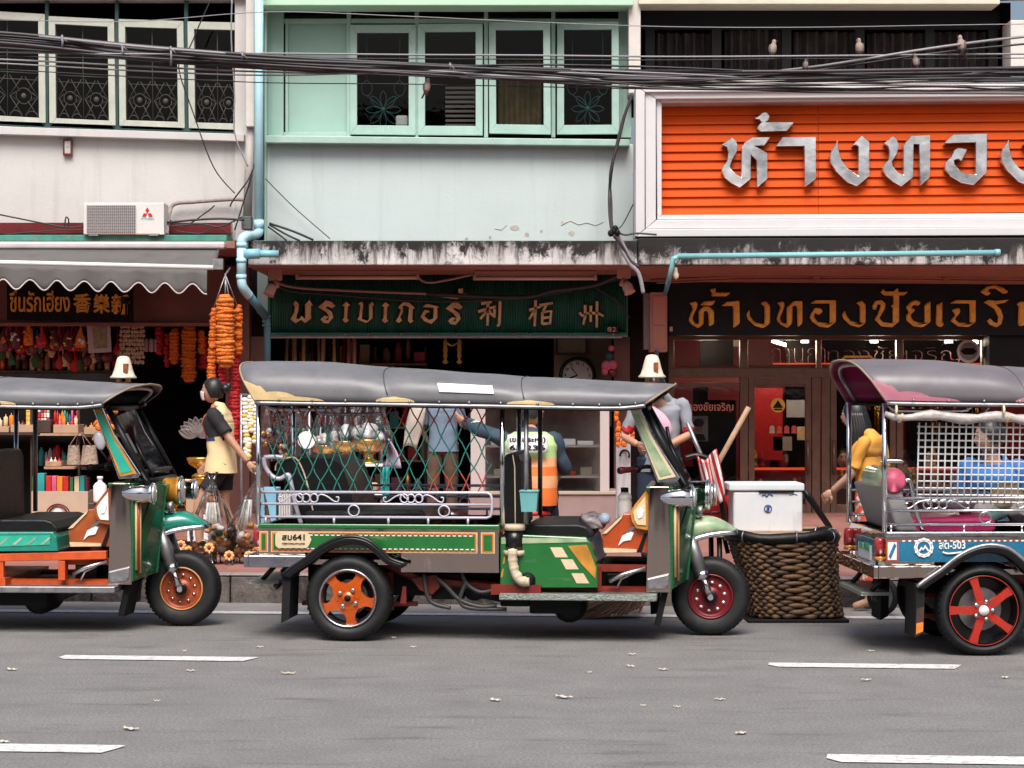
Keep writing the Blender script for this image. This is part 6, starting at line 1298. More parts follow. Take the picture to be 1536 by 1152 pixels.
# red packets hanging in a row under the sign
cols = ['dark_red','pink','red','maroon','red','pink','orange','dark_red','teal','red','maroon','red']
for i in range(20):
    px = 4+6.5*i; mb = MB(); h_ = random.uniform(22,44); q = P(px, 489+h_*.62, 24.02+.1*(i % 3)); mb.lathe([(0,-.11),(.055,-.1),(.062,-.03),(.03,.06),(.01,.12),(.012,.16)], q, (0,0,1), 9, 0, sy=.5)
    mb.v = [v+Vector((noise.noise(v*24),0,noise.noise(v*24+Vector((5,0,0)))))*.022 for v in mb.v]; 
    for k_ in range(4): mb.ell(q+Vector((random.uniform(-.04,.04),-.03,random.uniform(-.08,.05))), (.02,.012,.018), 6, 4, 1)  # small blobs painting in the glints of the cellophane
    solo('hanging_packet', mb, [cols[i % 12], random.choice(['white','orange','pink','gold'])], 'small bright packet of offerings hanging under the black sign', 'packet', 'packets hanging under the black sign')
for i in range(17):
    px = 4+11.2*i; mb = MB(); q = P(px, 556, 24.9); hh = random.uniform(.08,.2); mb.lathe([(.03,0),(.032,hh),(.014,hh+.03),(.014,hh+.05)], q, (0,0,1), 10); solo('bottle', mb, random.choice(['maroon','dark_red','orange_metal','wood','gold_pale','dark_wood','leaf_green']), 'dark bottle on the upper back shelf of the left shop', 'bottle', 'bottles on the upper back shelf')
mb = MB(); mb.pbox(-60, 200, 556, 559, 24.85, .35); t = solo('shelf', mb, 'dark_wood', 'upper dark shelf at the back of the left shop', 'shelf')
# shelf rack with boxes, seen through the left tuk-tuk
rk = thing('shelf_rack', 'dark rack of goods seen through the open side of the left tuk-tuk', 'rack', P(70,776,20.6)); Yk = 20.6
for (a, b_, y) in ((-60,60,649),(54,122,650),(124,180,652),(66,112,700),(122,175,701),(-60,160,776)): mb = MB(); mb.pbox(a, b_, y, y+3.5, Yk, .45); part('shelf', mb, 'wood' if 54 <= a < 60 or y == 700 else 'dark_wood', rk)
mb = MB(); mb.pbox(-60, 175, 560, 790, Yk+.5, .04); part('back_panel', mb, 'shop_dark', rk)
for px in (47, 118): mb = MB(); mb.pbox(px-1.5, px+1.5, 600, 790, Yk+.1, .04); part('upright', mb, 'dark_wood', rk)
def crate(px0, px1, py0, py1, Y, d, m, label, cat='box', grp=None, lid=False, name='cardboard_box'):
    mb = MB(); x0, x1, z0, z1 = PX(px0,Y), PX(px1,Y), PZ(py1,Y), PZ(py0,Y); w_ = .008
    mb.box(x0,x1,Y,Y+w_,z0,z1); mb.box(x0,x1,Y+d-w_,Y+d,z0,z1); mb.box(x0,x0+w_,Y+w_,Y+d-w_,z0,z1); mb.box(x1-w_,x1,Y+w_,Y+d-w_,z0,z1); mb.box(x0+w_,x1-w_,Y+w_,Y+d-w_,z0,z0+w_)
    if lid: mb.box(x0,x1,Y+.001,Y+d,z1+.001,z1+w_)
    return solo(name, mb, m, label, cat, grp, bevel=.003)
crate(-40,13,640,648.5,Yk+.02,.3,'cardboard','low cardboard tray at the left end of the upper rack shelf'); crate(16,50,637,648.5,Yk+.02,.3,'cardboard','cardboard tray of pale jars behind the left roof post'); crate(55,76,630,649,Yk+.02,.3,'dark_wood','dark box holding small white packets on the rack'); crate(80,117,637,649.5,Yk+.02,.3,'cardboard','cardboard tray of red and blue candles on the rack'); crate(126,160,641,651.5,Yk+.02,.3,'cardboard','cardboard tray of amber jars beside the candles'); crate(68,92,692,699.5,Yk+.02,.25,'wood','small tray of red tins on the middle rack shelf')
def candle(px, py, h, r, Y, m, label, grp, name='candle', cat='candle'):
    mb = MB(); mb.lathe([(r,0),(r,h),(r*.8,h+.006),(.004,h+.012),(.003,h+.03)], P(px,py,Y), (0,0,1), 12); solo(name, mb, m, label, cat, grp)
cc = ['red','red','orange','orange','teal','green','blue','pink','red','red']
for i in range(10): candle(82.5+3.7*i, 647, random.uniform(.12,.19), .011, Yk+.16, cc[i], 'thin tall candle standing in the cardboard tray on the rack', 'tall candles in the tray')
for i in range(6): candle(84+6*i, 648, .06+.03*(i % 3), .016, Yk+.07, ['red','pink','orange','gold_pale','red','cream'][i], 'short thick candle in front of the tall ones in the tray', 'short candles in the tray')
for i in range(7): candle(-8+8.4*i, 647, random.uniform(.07,.15), .021, Yk+.12, ['maroon','cream','gold_pale','orange','white','dark_red','yellow'][i], 'small jar standing in the trays at the left of the rack', 'jars in the left trays', 'jar', 'jar')
for r_ in range(3):
    for i in range(4): mb = MB(); mb.pbox(57+4.4*i, 60.6+4.4*i, 608+8.2*r_+3, 615+8.2*r_+3, Yk+.05+.06*(2-r_), .04); solo('small_packet', mb, ['white','red','pink','cream'][(i+r_) % 4], 'tiny white and red packet stacked in the dark box on the rack', 'packet', 'tiny packets in the dark box', bevel=.003)
for r_ in range(5):
    for i in range(2): mb = MB(); mb.pbox(39+6.5*i, 45+6.5*i, 606+6.2*r_, 611.5+6.2*r_, Yk+.25, .06); solo('small_packet', mb, 'yellow', 'small yellow packet piled behind the left roof post', 'packet', 'yellow packets piled on the rack', bevel=.003)
for i in range(4): candle(129+8*i, 650.5, .05+.02*(i % 2), .02, Yk+.1, ['amber_lens','orange','gold_pale','amber_lens'][i], 'amber jar in the tray beside the candles', 'amber jars in the tray', 'jar', 'jar')
for i in range(4): candle(71+6*i, 698, .045, .016, Yk+.1, ['red','white','cream','red'][i], 'small tin in the tray on the middle rack shelf', 'tins on the middle rack shelf', 'tin', 'tin')
og = thing('hanging_ornament', 'orange and gold paper ornament hanging at the right of the rack', 'ornament', P(155,660,20.4)); mb = MB()
for i in range(26): q = P(random.uniform(143,170), random.uniform(608,664), 20.35+random.uniform(0,.1)); mb.ell(q, (random.uniform(.02,.06),.02,random.uniform(.015,.04)), 8, 5, i % 3, Matrix.Rotation(random.uniform(-.8,.8), 3, 'Y'))
part('paper_petals', mb, ['marigold','gold','marigold_pale'], og); mb = MB(); mb.tube([P(156,596,20.4),P(156,640,20.4)], .005, 5); part('cord', mb, 'wood', og)
for px0, px1, l in ((98,120,'left straw shopping bag hanging from the rack'),(119,146,'right straw shopping bag hanging from the rack')):
    t = thing('straw_bag', l, 'bag', P((px0+px1)/2,697,20.3)); mb = MB(); c = (px0+px1)/2; Yb = 20.3
    mb.surf(lambda u, v: (lambda wd, z: Vector((PX(c,Yb)+wd*math.cos(u*2*math.pi), Yb+.05+.055*math.sin(u*2*math.pi)*(1.1-.5*v), z)))((PX(px1,Yb)-PX(px0,Yb))/2*(1.0-.28*v+.03*math.sin(u*19)), PZ(697,Yb)+(PZ(668,Yb)-PZ(697,Yb))*v), 24, 6, 0, cu=True); mb.lathe([(0,0),((PX(px1,Yb)-PX(px0,Yb))/2,.003)], P(c,697,Yb)+Vector((0,.05,0)), (0,0,1), 16, sy=.5, cap=False)
    part('body', mb, mat('straw', (.34,.25,.19), .85, var=.4, vs=35, bump=.8, bs=50), t)
    mb = MB(); mb.tube([P(c-5,669,Yb),P(119-(1 if c < 119 else -3),648,Yb),P(c+5,669,Yb+.02)], .006, 5); part('handle', mb, 'straw', t)
bx = crate(47,132,737,775,20.3,.35,mat('box_buff', (.45,.33,.24), .75, var=.08),'wide buff cardboard box with an arch print, holding coloured packs'); mb = MB(); mb.prism([P(x,y,20.296) for x,y in ((73,774),(101,774),(89,763),(84,763))], (0,.003,0)); part('arch_print', mb, 'white', bx); mb = MB(); mb.tube([P(73+14+14*math.cos(R(a)), 773-14*math.sin(R(a)), 20.295) for a in range(0,181,15)], .008, 4); mb.tube([P(73+14+18*math.cos(R(a)), 773-17*math.sin(R(a)), 20.295) for a in range(0,181,15)], .005, 4); part('arch_print', mb, 'dark_red', bx)
for i, (a, b_, t, cl) in enumerate(((48,55,715,'green'),(56,67,710,'teal'),(68,77,714,'red'),(77,85,714,'pink'),(85,94,715,'orange'),(94,103,715,'red'),(104,110,716,'green'),(111,119,715,'cream'),(119,127,714,'teal'),(127,132,716,'maroon'))):
    mb = MB(); mb.pbox(a+.4, b_-.4, t, 768, 20.42, .12); solo('paper_pack', mb, cl, '%s pack standing upright in the wide buff cardboard box' % {'cream':'cream coloured','teal':('bright teal' if a < 60 else 'teal narrow'),'red':('red wide' if a < 70 else 'red orange'),'green':('light green' if a < 50 else 'dark green')}.get(cl, cl), 'pack', 'upright coloured packs in the buff box', bevel=.004)
mb = MB(); mb.lathe([(0,0),(.055,0),(.06,.02),(.06,.15),(.045,.17),(.02,.19),(.02,.21),(.026,.212),(.026,.235),(0,.235)], P(150,754,20.1), (0,0,1), 18); solo('plastic_bottle', mb, 'white', 'white plastic bottle to the right of the buff cardboard box', 'bottle')
mb = MB(); mb.pbox(132, 168, 754, 776, 20.1, .3); solo('wooden_crate', mb, 'dark_wood', 'dark crate under the white plastic bottle', 'crate', bevel=.01)
# trestle with gold bowls round the woman
mb = MB(); mb.pbox(190, 330, 770, 776, 18.9, .7, 0)
for px in (200, 322): mb.pbox(px-3, px+3, 776, 815, 19.0, .06, 0); mb.pbox(px-3, px+3, 776, 808, 19.5, .06, 0)
solo('trestle_table', mb, 'dark_wood', 'low dark table of gold bowls behind the walking woman', 'table')
def bowl(c, s, label, grp, wrap=False):
    t = thing('offering_bowl', label, 'bowl', c, grp); mb = MB(); mb.lathe([(.075,0),(.07,.015),(.035,.03),(.03,.055),(.05,.07),(.1,.1),(.115,.14),(.118,.15),(.105,.145),(.04,.1)], c, (0,0,1), 22); mb.v = [c+(v-c)*s for v in mb.v]; part('bowl', mb, 'gold', t)
    if wrap:
        mb = MB()
        for i in range(26): a = random.uniform(0,6.28); r_ = random.uniform(0,.1); mb.ell(c+Vector((r_*math.cos(a), r_*math.sin(a), .15+random.uniform(0,.09)*(1-r_*5)))*s if False else c+Vector((r_*math.cos(a)*s, r_*math.sin(a)*s, (.14+random.uniform(0,.1)*(1-r_*6))*s)), (.044*s,.038*s,.032*s), 7, 5, 0 if i % 4 else 1)
        part('offerings', mb, ['white_cloth','flower_white'], t)
        mb = MB(); mb.surf(lambda u, v: c+Vector((math.cos(u*6.283), math.sin(u*6.283), 0))*s*(.15*(1-v)**.8+.012+.012*math.sin(u*44)*(v > .1)+(.05*max(0, v-.85)*3))+Vector((0,0,(.08+.44*v)*s)), 44, 12, 0, cu=True); part('wrapper', mb, 'cellophane', t)
    return t
for (px, py, s, l) in ((282,770,.8,'bottom gold bowl of the stack left of the walking woman'),(306,770,.85,'gold bowl beside the stack left of the walking woman'),(282,743,.8,'second gold bowl up in the stack left of the walking woman'),(308,742,.85,'upper gold bowl beside the stack left of the walking woman'),(302,715,.95,'wide gold bowl on top by the waist of the walking woman'),(262,770,.7,'small gold bowl at the left end of the low table')):
    bowl(P(px, py if py > 768 else py, 19.1), s*1.15, l, 'gold bowls beside the walking woman')
crate(279,306,738,769,18.95,.1,'cardboard','plain cardboard box in front of the gold bowls', lid=True); crate(281,312,775,812,18.7,.3,'white','white box standing under the low table of gold bowls', lid=True)
mb = MB()
for i in range(9):
    a = R(20+i*17); L_ = .19-.008*abs(i-4); c = P(296,655,18.9); d = Vector((-math.cos(a), -.1, math.sin(a)*.9)); mb.surf(lambda u, v: c+d*L_*u+Vector((d.z,0,-d.x))*(.045*math.sin(math.pi*u)**.8*(v-.5)*2)+Vector((0,-.04*u*u-.03*abs(v-.5),0)), 8, 5)
solo('lotus_ornament', mb, mat('lotus_grey', (.24,.21,.2), .7, var=.15), 'pale grey lotus shaped ornament behind the walking woman', 'ornament', solid=.004)
# big clear bags carried by the woman
def clear_bag(cx, py0, py1, wd, Y, label, tilt=0):
    t = thing('plastic_bag', label, 'bag', P(cx,py1,Y)); z0, z1 = PZ(py1,Y), PZ(py0,Y); H_ = z1-z0; c = P(cx,py1,Y); mb = MB()
    def f(u, v):
        a = u*6.283; r_ = wd*((.92+.08*math.sin(v*6)) if v < .3 else (1-(v-.3)/.7)**.85*.97+.03); r_ *= 1+.13*math.sin(a*7+v*5)*(v)**.5+.05*math.sin(a*3+2)
        return c+Vector((math.cos(a)*r_+tilt*v*H_, math.sin(a)*r_*.7, H_*v*(.9)+.02))
    mb.surf(f, 46, 14, 0, cu=True); mb.ell(c+Vector((0,0,.03)), (wd*.92,wd*.62,.03), 18, 6)
    kx = c+Vector((tilt*H_*.92,0,H_*.92)); mb.lathe([(.03,-.02),(.012,.0),(.035,.04),(.05,.07)], kx, (0,0,1), 10); part('bag', mb, 'cellophane', t)
    mb = MB()
    for i in range(52): a = random.uniform(0,6.28); r_ = wd*.8*random.random()**.5; h_ = random.uniform(.03,.36)*H_; q = c+Vector((math.cos(a)*r_, math.sin(a)*r_*.6, h_)); mb.ell(q, (.032,.028,.022), 8, 5, random.choice([0,0,0,1,1,1,2]))
    for i in range(16): a = random.uniform(0,6.28); r_ = wd*.5*random.random(); q = c+Vector((math.cos(a)*r_, math.sin(a)*r_*.6, .3*H_)); mb.tube([q, q+Vector((-(q.x-c.x)*.5+tilt*.3*H_, 0, H_*.35))], .008, 5, random.choice([1,3]))
    part('flowers', mb, ['flower_orange','white_cloth','leaf_green','flower_white'], t)
    return t
clear_bag(318, 712, 832, .17, 17.0, 'large clear bag of white and orange flowers in the left hand of the walking woman', .0)
clear_bag(366, 705, 832, .16, 17.05, 'large clear bag of flowers behind the walking woman, nearest the middle tuk-tuk', .18)
GF = 'orange flower packs on the pavement'
for i in range(24):
    px = 268+random.random()*122; Yf = random.uniform(16.9,17.4); mb = MB(); c = foot(px,Yf)+Vector((0,0,.05+.09*random.random()))
    for k_ in range(8): a = k_*math.pi/4; mb.ell(c+Vector((.026*math.cos(a),-.02,.026*math.sin(a))), (.016,.012,.016), 6, 4, 0)
    mb.ell(c+Vector((0,-.026,0)), (.013,.008,.013), 6, 4, 1); mb.lathe([(.03,-c.z+.2),(.034,-.02)], c, (0,0,1), 8, 2); solo('flower_pot', mb, ['flower_orange','dark_red','cellophane'], 'small orange flower set out on the pavement below the clear bags', 'flower', GF)
# white garlands between woman and tuk-tuk
for i, (px, a, b_) in enumerate(((368,600,665),(376,596,650),(384,604,668),(371,660,690))):
    mb = MB(); n = 11
    for k_ in range(n): mb.ell(P(px+random.uniform(-2,2), a+(b_-a)*k_/n, 19.2), (.032,.028,.024), 8, 5, k_ % 5 == 4)
    solo('jasmine_garland', mb, ['flower_white','yellow'], 'white jasmine garland hanging between the woman and the middle tuk-tuk', 'garland', 'jasmine garlands by the middle tuk-tuk')
rl = MB(); rl.tube([P(360,592,19.25),P(465,600,19.25)], .012, 6); rl.tube([P(362,592,19.25),P(362,820,19.25)], .014, 6); rl.tube([P(464,600,19.25),P(464,820,19.25)], .014, 6); solo('display_rail', rl, 'dull_steel', 'steel rail carrying wrapped goods behind the middle tuk-tuk', 'rail')
for i in range(6):
    px = 400+12*i; h_ = random.uniform(44,80); t = thing('wrapped_gift', 'clear wrapped offering hanging from the rail behind the middle tuk-tuk', 'gift', P(px,612+h_,19.2), 'wrapped offerings on the rail'); c = P(px, 612+h_, 19.2+.1*(i % 2)); H_ = h_*.0057
    mb = MB(); mb.surf(lambda u, v: c+Vector((math.cos(u*6.283), math.sin(u*6.283)*.7, 0))*(.085*(1-v)**.7*(1+.15*math.sin(u*31))+.01)+Vector((0,0,H_*v)), 26, 8, 0, cu=True); part('wrapper', mb, 'cellophane', t); mb = MB()
    for k_ in range(9): mb.ell(c+Vector((random.uniform(-.05,.05), random.uniform(-.03,.03), random.uniform(.01,H_*.4))), (.024,.02,.024), 7, 5, k_ % 3)
    part('contents', mb, random.choice([['dark_red','white','gold'],['maroon','flower_white','pink'],['red','white_cloth','leaf_green']]), t)
mb = MB(); mb.lathe([(0,0),(.07,.004),(.075,.02),(.07,.016)], P(460,660,19.1), (0,-1,0), 24); solo('white_plate', mb, 'white_gloss', 'round white plate hanging among the wrapped offerings', 'plate')
# display stand of wrapped bowls
Yb = 20.2; st = thing('display_stand', 'white shelf of cellophane wrapped gold bowls behind the net', 'display stand', P(535,800,Yb))
for y in (696, 742): mb = MB(); mb.pbox(478, 574, y, y+4, Yb-.25, .5); part('shelf', mb, 'white', st, bevel=.005)
for px in (480, 572): mb = MB(); mb.pbox(px-1.5, px+1.5, 640, 808, Yb+.2, .03); part('upright', mb, 'white', st)
for px, s, l in ((490,1.15,'wrapped gold bowl half hidden at the left of the display shelf'),(520,1.4,'wrapped gold bowl in the middle of the display shelf'),(553,1.5,'wrapped gold bowl at the right of the display shelf')): bowl(P(px,696,Yb)+Vector((0,-.05,0)), s, l, 'wrapped gold bowls on the display shelf', True)
for i in range(16):
    px = 524+random.random()*44; mb = MB(); mb.ell(P(px, 741-random.random()*22, Yb-.1+random.uniform(-.08,.1)), (.035,.03,.024), 8, 5); mb.v = [v+Vector((0,0,noise.noise(v*30)*.01)) for v in mb.v]; solo('sweet_packet', mb, ['white_cloth','red','flower_orange','cream'][i % 4], 'small wrapped sweet heaped on the lower display shelf', 'sweet', 'wrapped sweets on the lower display shelf')
mb = MB(); mb.surf(lambda u, v: P(571+13*u, 700+50*v, Yb-.2)+Vector((0,.03*math.sin(u*14+v*3),0)), 14, 6); solo('teal_cloth', mb, 'teal', 'teal cloth hanging from the end of the display shelf', 'cloth', solid=.004)
mb = MB(); mb.surf(lambda u, v: P(576+(8+18*v)*u+4*math.sin(v*3), 658+44*v, Yb-.15)+Vector((0,.05*math.sin(u*5),0)), 10, 8); solo('white_plastic_bag', mb, mat('bag_lilac', (.42,.4,.5), .6), 'pale lilac plastic bag hanging beside the display shelf', 'bag', solid=.004)
# crates under the seat rail
crate(388,414,733,800,17.6,.35,'light_blue','light blue plastic crate beyond the rear post of the middle tuk-tuk','crate',name='plastic_crate')
for i in range(7): mb = MB(); mb.box(PX(418+3.6*i,17.6), PX(421+3.6*i,17.6), 17.6, 17.85, .2, PZ(735+random.uniform(0,8),17.6)); solo('folded_newspaper', mb, mat('newsprint', (.5,.48,.46), .85, var=.3, vs=22), 'folded newspaper standing in a row beyond the middle tuk-tuk', 'newspaper', 'newspapers standing in a row', bevel=.004)
# bakery interior: bundles, ornament, picture, clock, doll
for i in range(15):
    px = 432+7.6*i+random.uniform(-2,2); mb = MB(); a = random.uniform(-4,4); mb.tube([P(px,505,24.9+.05*(i%3)), P(px+a,590,24.9+.05*(i%3))], random.uniform(.012,.03), 6); solo('hanging_stick', mb, ['wood','cream','dark_wood','gold_pale','leaf_green','maroon'][i % 6], 'thin stick bundled upright under the left part of the green sign', 'stick', 'sticks under the green sign')
og = thing('gold_ornament', 'pair of yellow gold tassels hanging in the dark bakery doorway', 'ornament', P(678,545,24.8))
for px in (668, 689):
    mb = MB(); mb.lathe([(.01,.26),(.026,.22),(.02,.18),(.028,.13),(.02,.1),(.026,.06),(.012,.03),(.035,.0),(.02,-.02)], P(px,543,24.8), (0,0,1), 12); part('tassel', mb, 'yellow', og)
mb = MB(); mb.tube(smoothpts([P(668,512,24.8),P(678,518,24.8),P(689,512,24.8)],4), .016, 8); part('swag', mb, 'gold', og)
pf = thing('picture_frame', 'brown framed picture on the khaki partition above the clock', 'picture', P(857,533,25.15)); mb = MB()
for a, b_, c, d in ((833,882,505,509),(833,882,529,533),(833,837,509,529),(878,882,509,529)): mb.pbox(a, b_, c, d, 25.15, .03)
part('frame', mb, 'dark_wood', pf); mb = MB(); mb.pbox(837, 878, 509, 529, 25.165, .01); part('print', mb, mat('print_green', (.34,.36,.27), .6, var=.25, vs=6), pf)
ck = thing('wall_clock', 'round wall clock with black rim on the khaki partition', 'clock', P(866,562,25.1)); c = P(866,563,25.1)
mb = MB(); mb.lathe([(.17,.0),(.2,.0),(.205,.03),(.19,.05),(.168,.045),(.165,.02)], c, (0,-1,0), 40, cap=False); part('rim', mb, 'black_gloss', ck); mb = MB(); mb.lathe([(0,.016),(.168,.016)], c, (0,-1,0), 36, cap=False); part('face', mb, 'paper', ck)
for h_ in (9,10,11,12,1,2,3): a = R(90-30*h_); tm = text_mb(str(h_), .028, 0, .001, .0015); part('numeral', at(tm, c+Vector((.135*math.cos(a), -.02, .135*math.sin(a)))), 'black', ck)
for a, l, r_ in ((200,.09,.008),(130,.12,.005)): mb = MB(); mb.tube([c+Vector((0,-.024,0)), c+Vector((l*math.cos(R(a)),-.024,l*math.sin(R(a))))], r_, 5); part('hand', mb, 'black', ck)
mb = MB(); c = P(914,535,24.1)
for dx, dz, r_, m_ in ((0,.0,.05,1),(-.03,-.1,.06,0),(.03,-.09,.055,0),(-.05,-.16,.04,0),(.02,.09,.035,0),(.03,-.17,.05,2)): mb.ell(c+Vector((dx,0,dz)), (r_,.03,r_), 9, 6, m_)
solo('hanging_doll', mb, ['pink','jacket_navy','dark_red'], 'small pink doll hanging on the jamb below the house number', 'doll')
# cake cabinet
cb = thing('cake_cabinet', 'glass cake cabinet with pale frame and brown base in the bakery doorway', 'cabinet', P(810,776,22.6)); Yc = 22.6
mb = MB(); mb.pbox(702, 930, 742, 800, Yc, .7); part('base', mb, mat('base_mauve', (.3,.21,.2), .5, var=.1), cb, bevel=.01)
mb = MB(); mb.pbox(702, 932, 737, 742, Yc-.02, .74); part('counter_top', mb, 'shelf_pale', cb, bevel=.006)
for a, b_ in ((706,728),(900,914)): mb = MB(); mb.pbox(a, b_, 588, 737, Yc, .05); part('upright', mb, mat('cab_frame', (.5,.44,.42), .45), cb, bevel=.005)
mb = MB(); mb.pbox(706, 914, 582, 588, Yc, .6); part('top', mb, 'cab_frame', cb)
for y in (610, 668, 714): mb = MB(); mb.pbox(728, 900, y, y+3, Yc+.05, .5); part('shelf', mb, 'cab_frame', cb)
mb = MB(); mb.pbox(728, 900, 588, 737, Yc+.02, .006); part('pane', mb, 'clear_glass', cb)
mb = MB(); mb.pbox(706, 914, 588, 737, Yc+.6, .03); part('back_panel', mb, mat('cab_back', (.26,.21,.19), .6, var=.3), cb)
for i in range(18):
    px = 745+(i//3)*26+random.random()*8; y = (610,668,714)[i % 3]; mb = MB(); ww = random.uniform(12,26); mb.pbox(px-ww/2, px+ww/2, y-random.uniform(6,14), y-.3, Yc+.15+.08*(i % 2), .2); solo('cake_box', mb, ['paper','white','shelf_pale','paper','red'][i % 5], 'low pale cake box on a shelf of the glass cabinet', 'cake box', 'cake boxes in the glass cabinet', bevel=.008)
for i in range(10): mb = MB(); mb.ell(P(740+17*i+random.uniform(-3,3), 607, Yc+.2), (.045,.05,.035), 10, 7); solo('bread_bun', mb, mat('bun', (.36,.2,.1), .6, var=.2), 'brown bread bun on the top shelf of the glass cabinet', 'bun', 'bread buns on the top shelf')
# right of the cabinet: banner, yellow garlands
bn = thing('hanging_banner', 'pale vertical cloth banner beside the cake cabinet', 'banner', P(934,790,21.6)); mb = MB(); mb.surf(lambda u, v: P(924+22*u, 650+140*v, 21.6)+Vector((0,.02*math.sin(u*8+v*4),0)), 10, 12); part('cloth', mb, mat('banner_grey', (.45,.44,.45), .8, var=.1), bn, solid=.003)
mb = MB(); mb.tube([P(937,676+7,21.57)+Vector((.045*math.cos(R(a)),0,.05*math.sin(R(a)))) for a in range(-30,210,20)], .01, 6); part('mark', mb, 'black', bn)
for i, (px, a, b_) in enumerate(((927,632,670),(948,640,662),(936,655,668),(925,610,632))): strand('flower_garland', px-4, px+4, a, b_, 21.4, 'marigold', ['upper yellow','short yellow','curved yellow','purple tipped'][i]+' garland hanging beside the pale banner', 'yellow garlands beside the banner', .05)
# things lying in the middle tuk-tuk
Wl = lambda q: TO+FW*q.x+LT*q.y+Vector((0,0,q.z))
mb = MB(); mb.ell(Wl(U(888,783,.4)), (.085,.1,.05), 16, 10); mb.v = [v+Vector((noise.noise(v*22),noise.noise(v*22+Vector((3,0,0))),noise.noise(v*22+Vector((0,8,0)))))*.045 for v in mb.v]; solo('crumpled_bag', mb, mat('bag_smoke', (.27,.24,.24), .4, var=.3, vs=16), 'crumpled grey plastic bag on the front of the driver seat', 'bag')
mb = MB(); mb.ell(Wl(U(907,778,.36)), .036, 16, 10); solo('ball', mb, mat('ball_blue', (.35,.48,.62), .4, var=.3, vs=12), 'small pale blue ball beside the crumpled grey bag', 'ball')
bt = thing('plastic_bottle', 'white plastic bottle with a dark cap standing by the orange console', 'bottle', Wl(U(937,774,.5))); q = Wl(U(937,774,.5)); mb = MB(); mb.lathe([(0,-.02),(.042,-.02),(.045,0),(.045,.085),(.04,.1),(.045,.108),(.042,.125),(.02,.148)], q, (0,0,1), 18); part('bottle', mb, 'white', bt); mb = MB(); mb.lathe([(.024,.148),(.024,.175),(0,.176)], q, (0,0,1), 14); part('cap', mb, 'black', bt)
tp = thing('plastic_basket', 'small teal plastic basket tied to the post behind the driver', 'basket', Wl(U(794,763,.06))); mb = MB(); a, b_, z0, z1 = U(782,0,.06).x, U(807,0,.06).x, U(0,763,.06).z, U(0,733,.06).z; e = .006
pts0 = [(a+e,.0),(b_-e,.0),(b_-e,.08),(a+e,.08)]; pts1 = [(a-.004,-.01),(b_+.004,-.01),(b_+.004,.09),(a-.004,.09)]
vs = [Vector((x,y,z0)) for x,y in pts0]+[Vector((x,y,z1)) for x,y in pts1]; mb.add([Wl(v) for v in vs], [(3,2,1,0),(0,1,5,4),(1,2,6,5),(2,3,7,6),(3,0,4,7)]); part('body', mb, 'basket_teal', tp, solid=.004); mb = MB(); mb.tube([Wl(Vector((x,y,z1))) for x,y in pts1], .006, 6, closed=True); part('rim', mb, 'basket_teal', tp)
mb = MB(); mb.lathe([(.055,0),(.06,.03),(.05,.1),(.02,.16),(.03,.2)], Wl(U(768,786,.3)), (0,0,1), 14); mb.v = [v+Vector((noise.noise(v*25),noise.noise(v*25+Vector((4,0,0))),0))*.04 for v in mb.v]; solo('clear_plastic_bag', mb, 'cellophane', 'limp clear plastic bag tucked behind the driver backrest', 'bag')
# luggage in the right tuk-tuk
fR = Vector((math.cos(aR), -math.sin(aR), 0)); lR = Vector((math.sin(aR), math.cos(aR), 0)); Wr = lambda q: tukR.location+fR*q.x+lR*q.y+Vector((0,0,q.z))
for i, (px, py, r_, l) in enumerate(((1440,752,.075,'grey sack lying at the left of the white bundles'),(1470,758,.06,'lower white bundle in the right tuk-tuk'),(1512,748,.07,'upper cream bundle in the right tuk-tuk'),(1530,766,.07,'white bundle nearest the right edge'),(1490,770,.06,'pale teal bundle between the white ones'))):
    mb = MB(); mb.ell(Wr(q2(px,py,.45)), (r_*1.5,r_*1.3,r_), 16, 10); mb.v = [v+Vector((0,0,1))*noise.noise(v*12)*.05 for v in mb.v]; solo('cloth_bundle', mb, ['shirt_grey','white_cloth','cream','white_cloth',mat('bundle_teal', (.3,.5,.48), .8)][i], l, 'bundle', 'cloth bundles in the right tuk-tuk')
# ---- inside the gold shop
pf = thing('portrait_poster', 'pale portrait poster behind the left window of the gold shop', 'poster', P(1048,662,24.6)); mb = MB(); mb.pbox(1034, 1062, 624, 662, 24.6, .01); part('sheet', mb, mat('poster_grey', (.42,.4,.4), .6, var=.15, vs=6), pf)
mb = MB(); mb.ell(P(1048,640,24.595), (.05,.004,.06), 14, 9, 0); mb.ell(P(1048,634,24.592), (.058,.003,.045), 14, 9, 1); mb.prism([P(1036,661,24.596),P(1041,651,24.596),P(1055,651,24.596),P(1060,661,24.596)], (0,.003,0), 1); part('portrait', mb, ['skin','hair'], pf)
GC = 'gold figures and jars on the counter of the gold shop'
for i in range(34):
    px = random.choice([random.uniform(1126,1214), random.uniform(1249,1342), random.uniform(1358,1470)]); y = random.choice([700,741,727]); Yi = 25.5 if y == 700 else 25.35
    if y != 700: y = 741 if px < 1217 else 727
    mb = MB(); s_ = random.uniform(.5,1.1); mb.lathe([(.05*s_,0),(.055*s_,.02),(.03*s_,.05),(.045*s_,.1*s_),(.05*s_,.13*s_),(.02*s_,.17*s_),(.025*s_,.2*s_),(0,.22*s_)], P(px,y,Yi), (0,0,1), 12); solo('counter_figure', mb, random.choice(['gold','gold','shelf_pale','red','flower_white','gold_pale','teal']), 'small ornament standing on the counter behind the brown glass doors', 'ornament', GC)
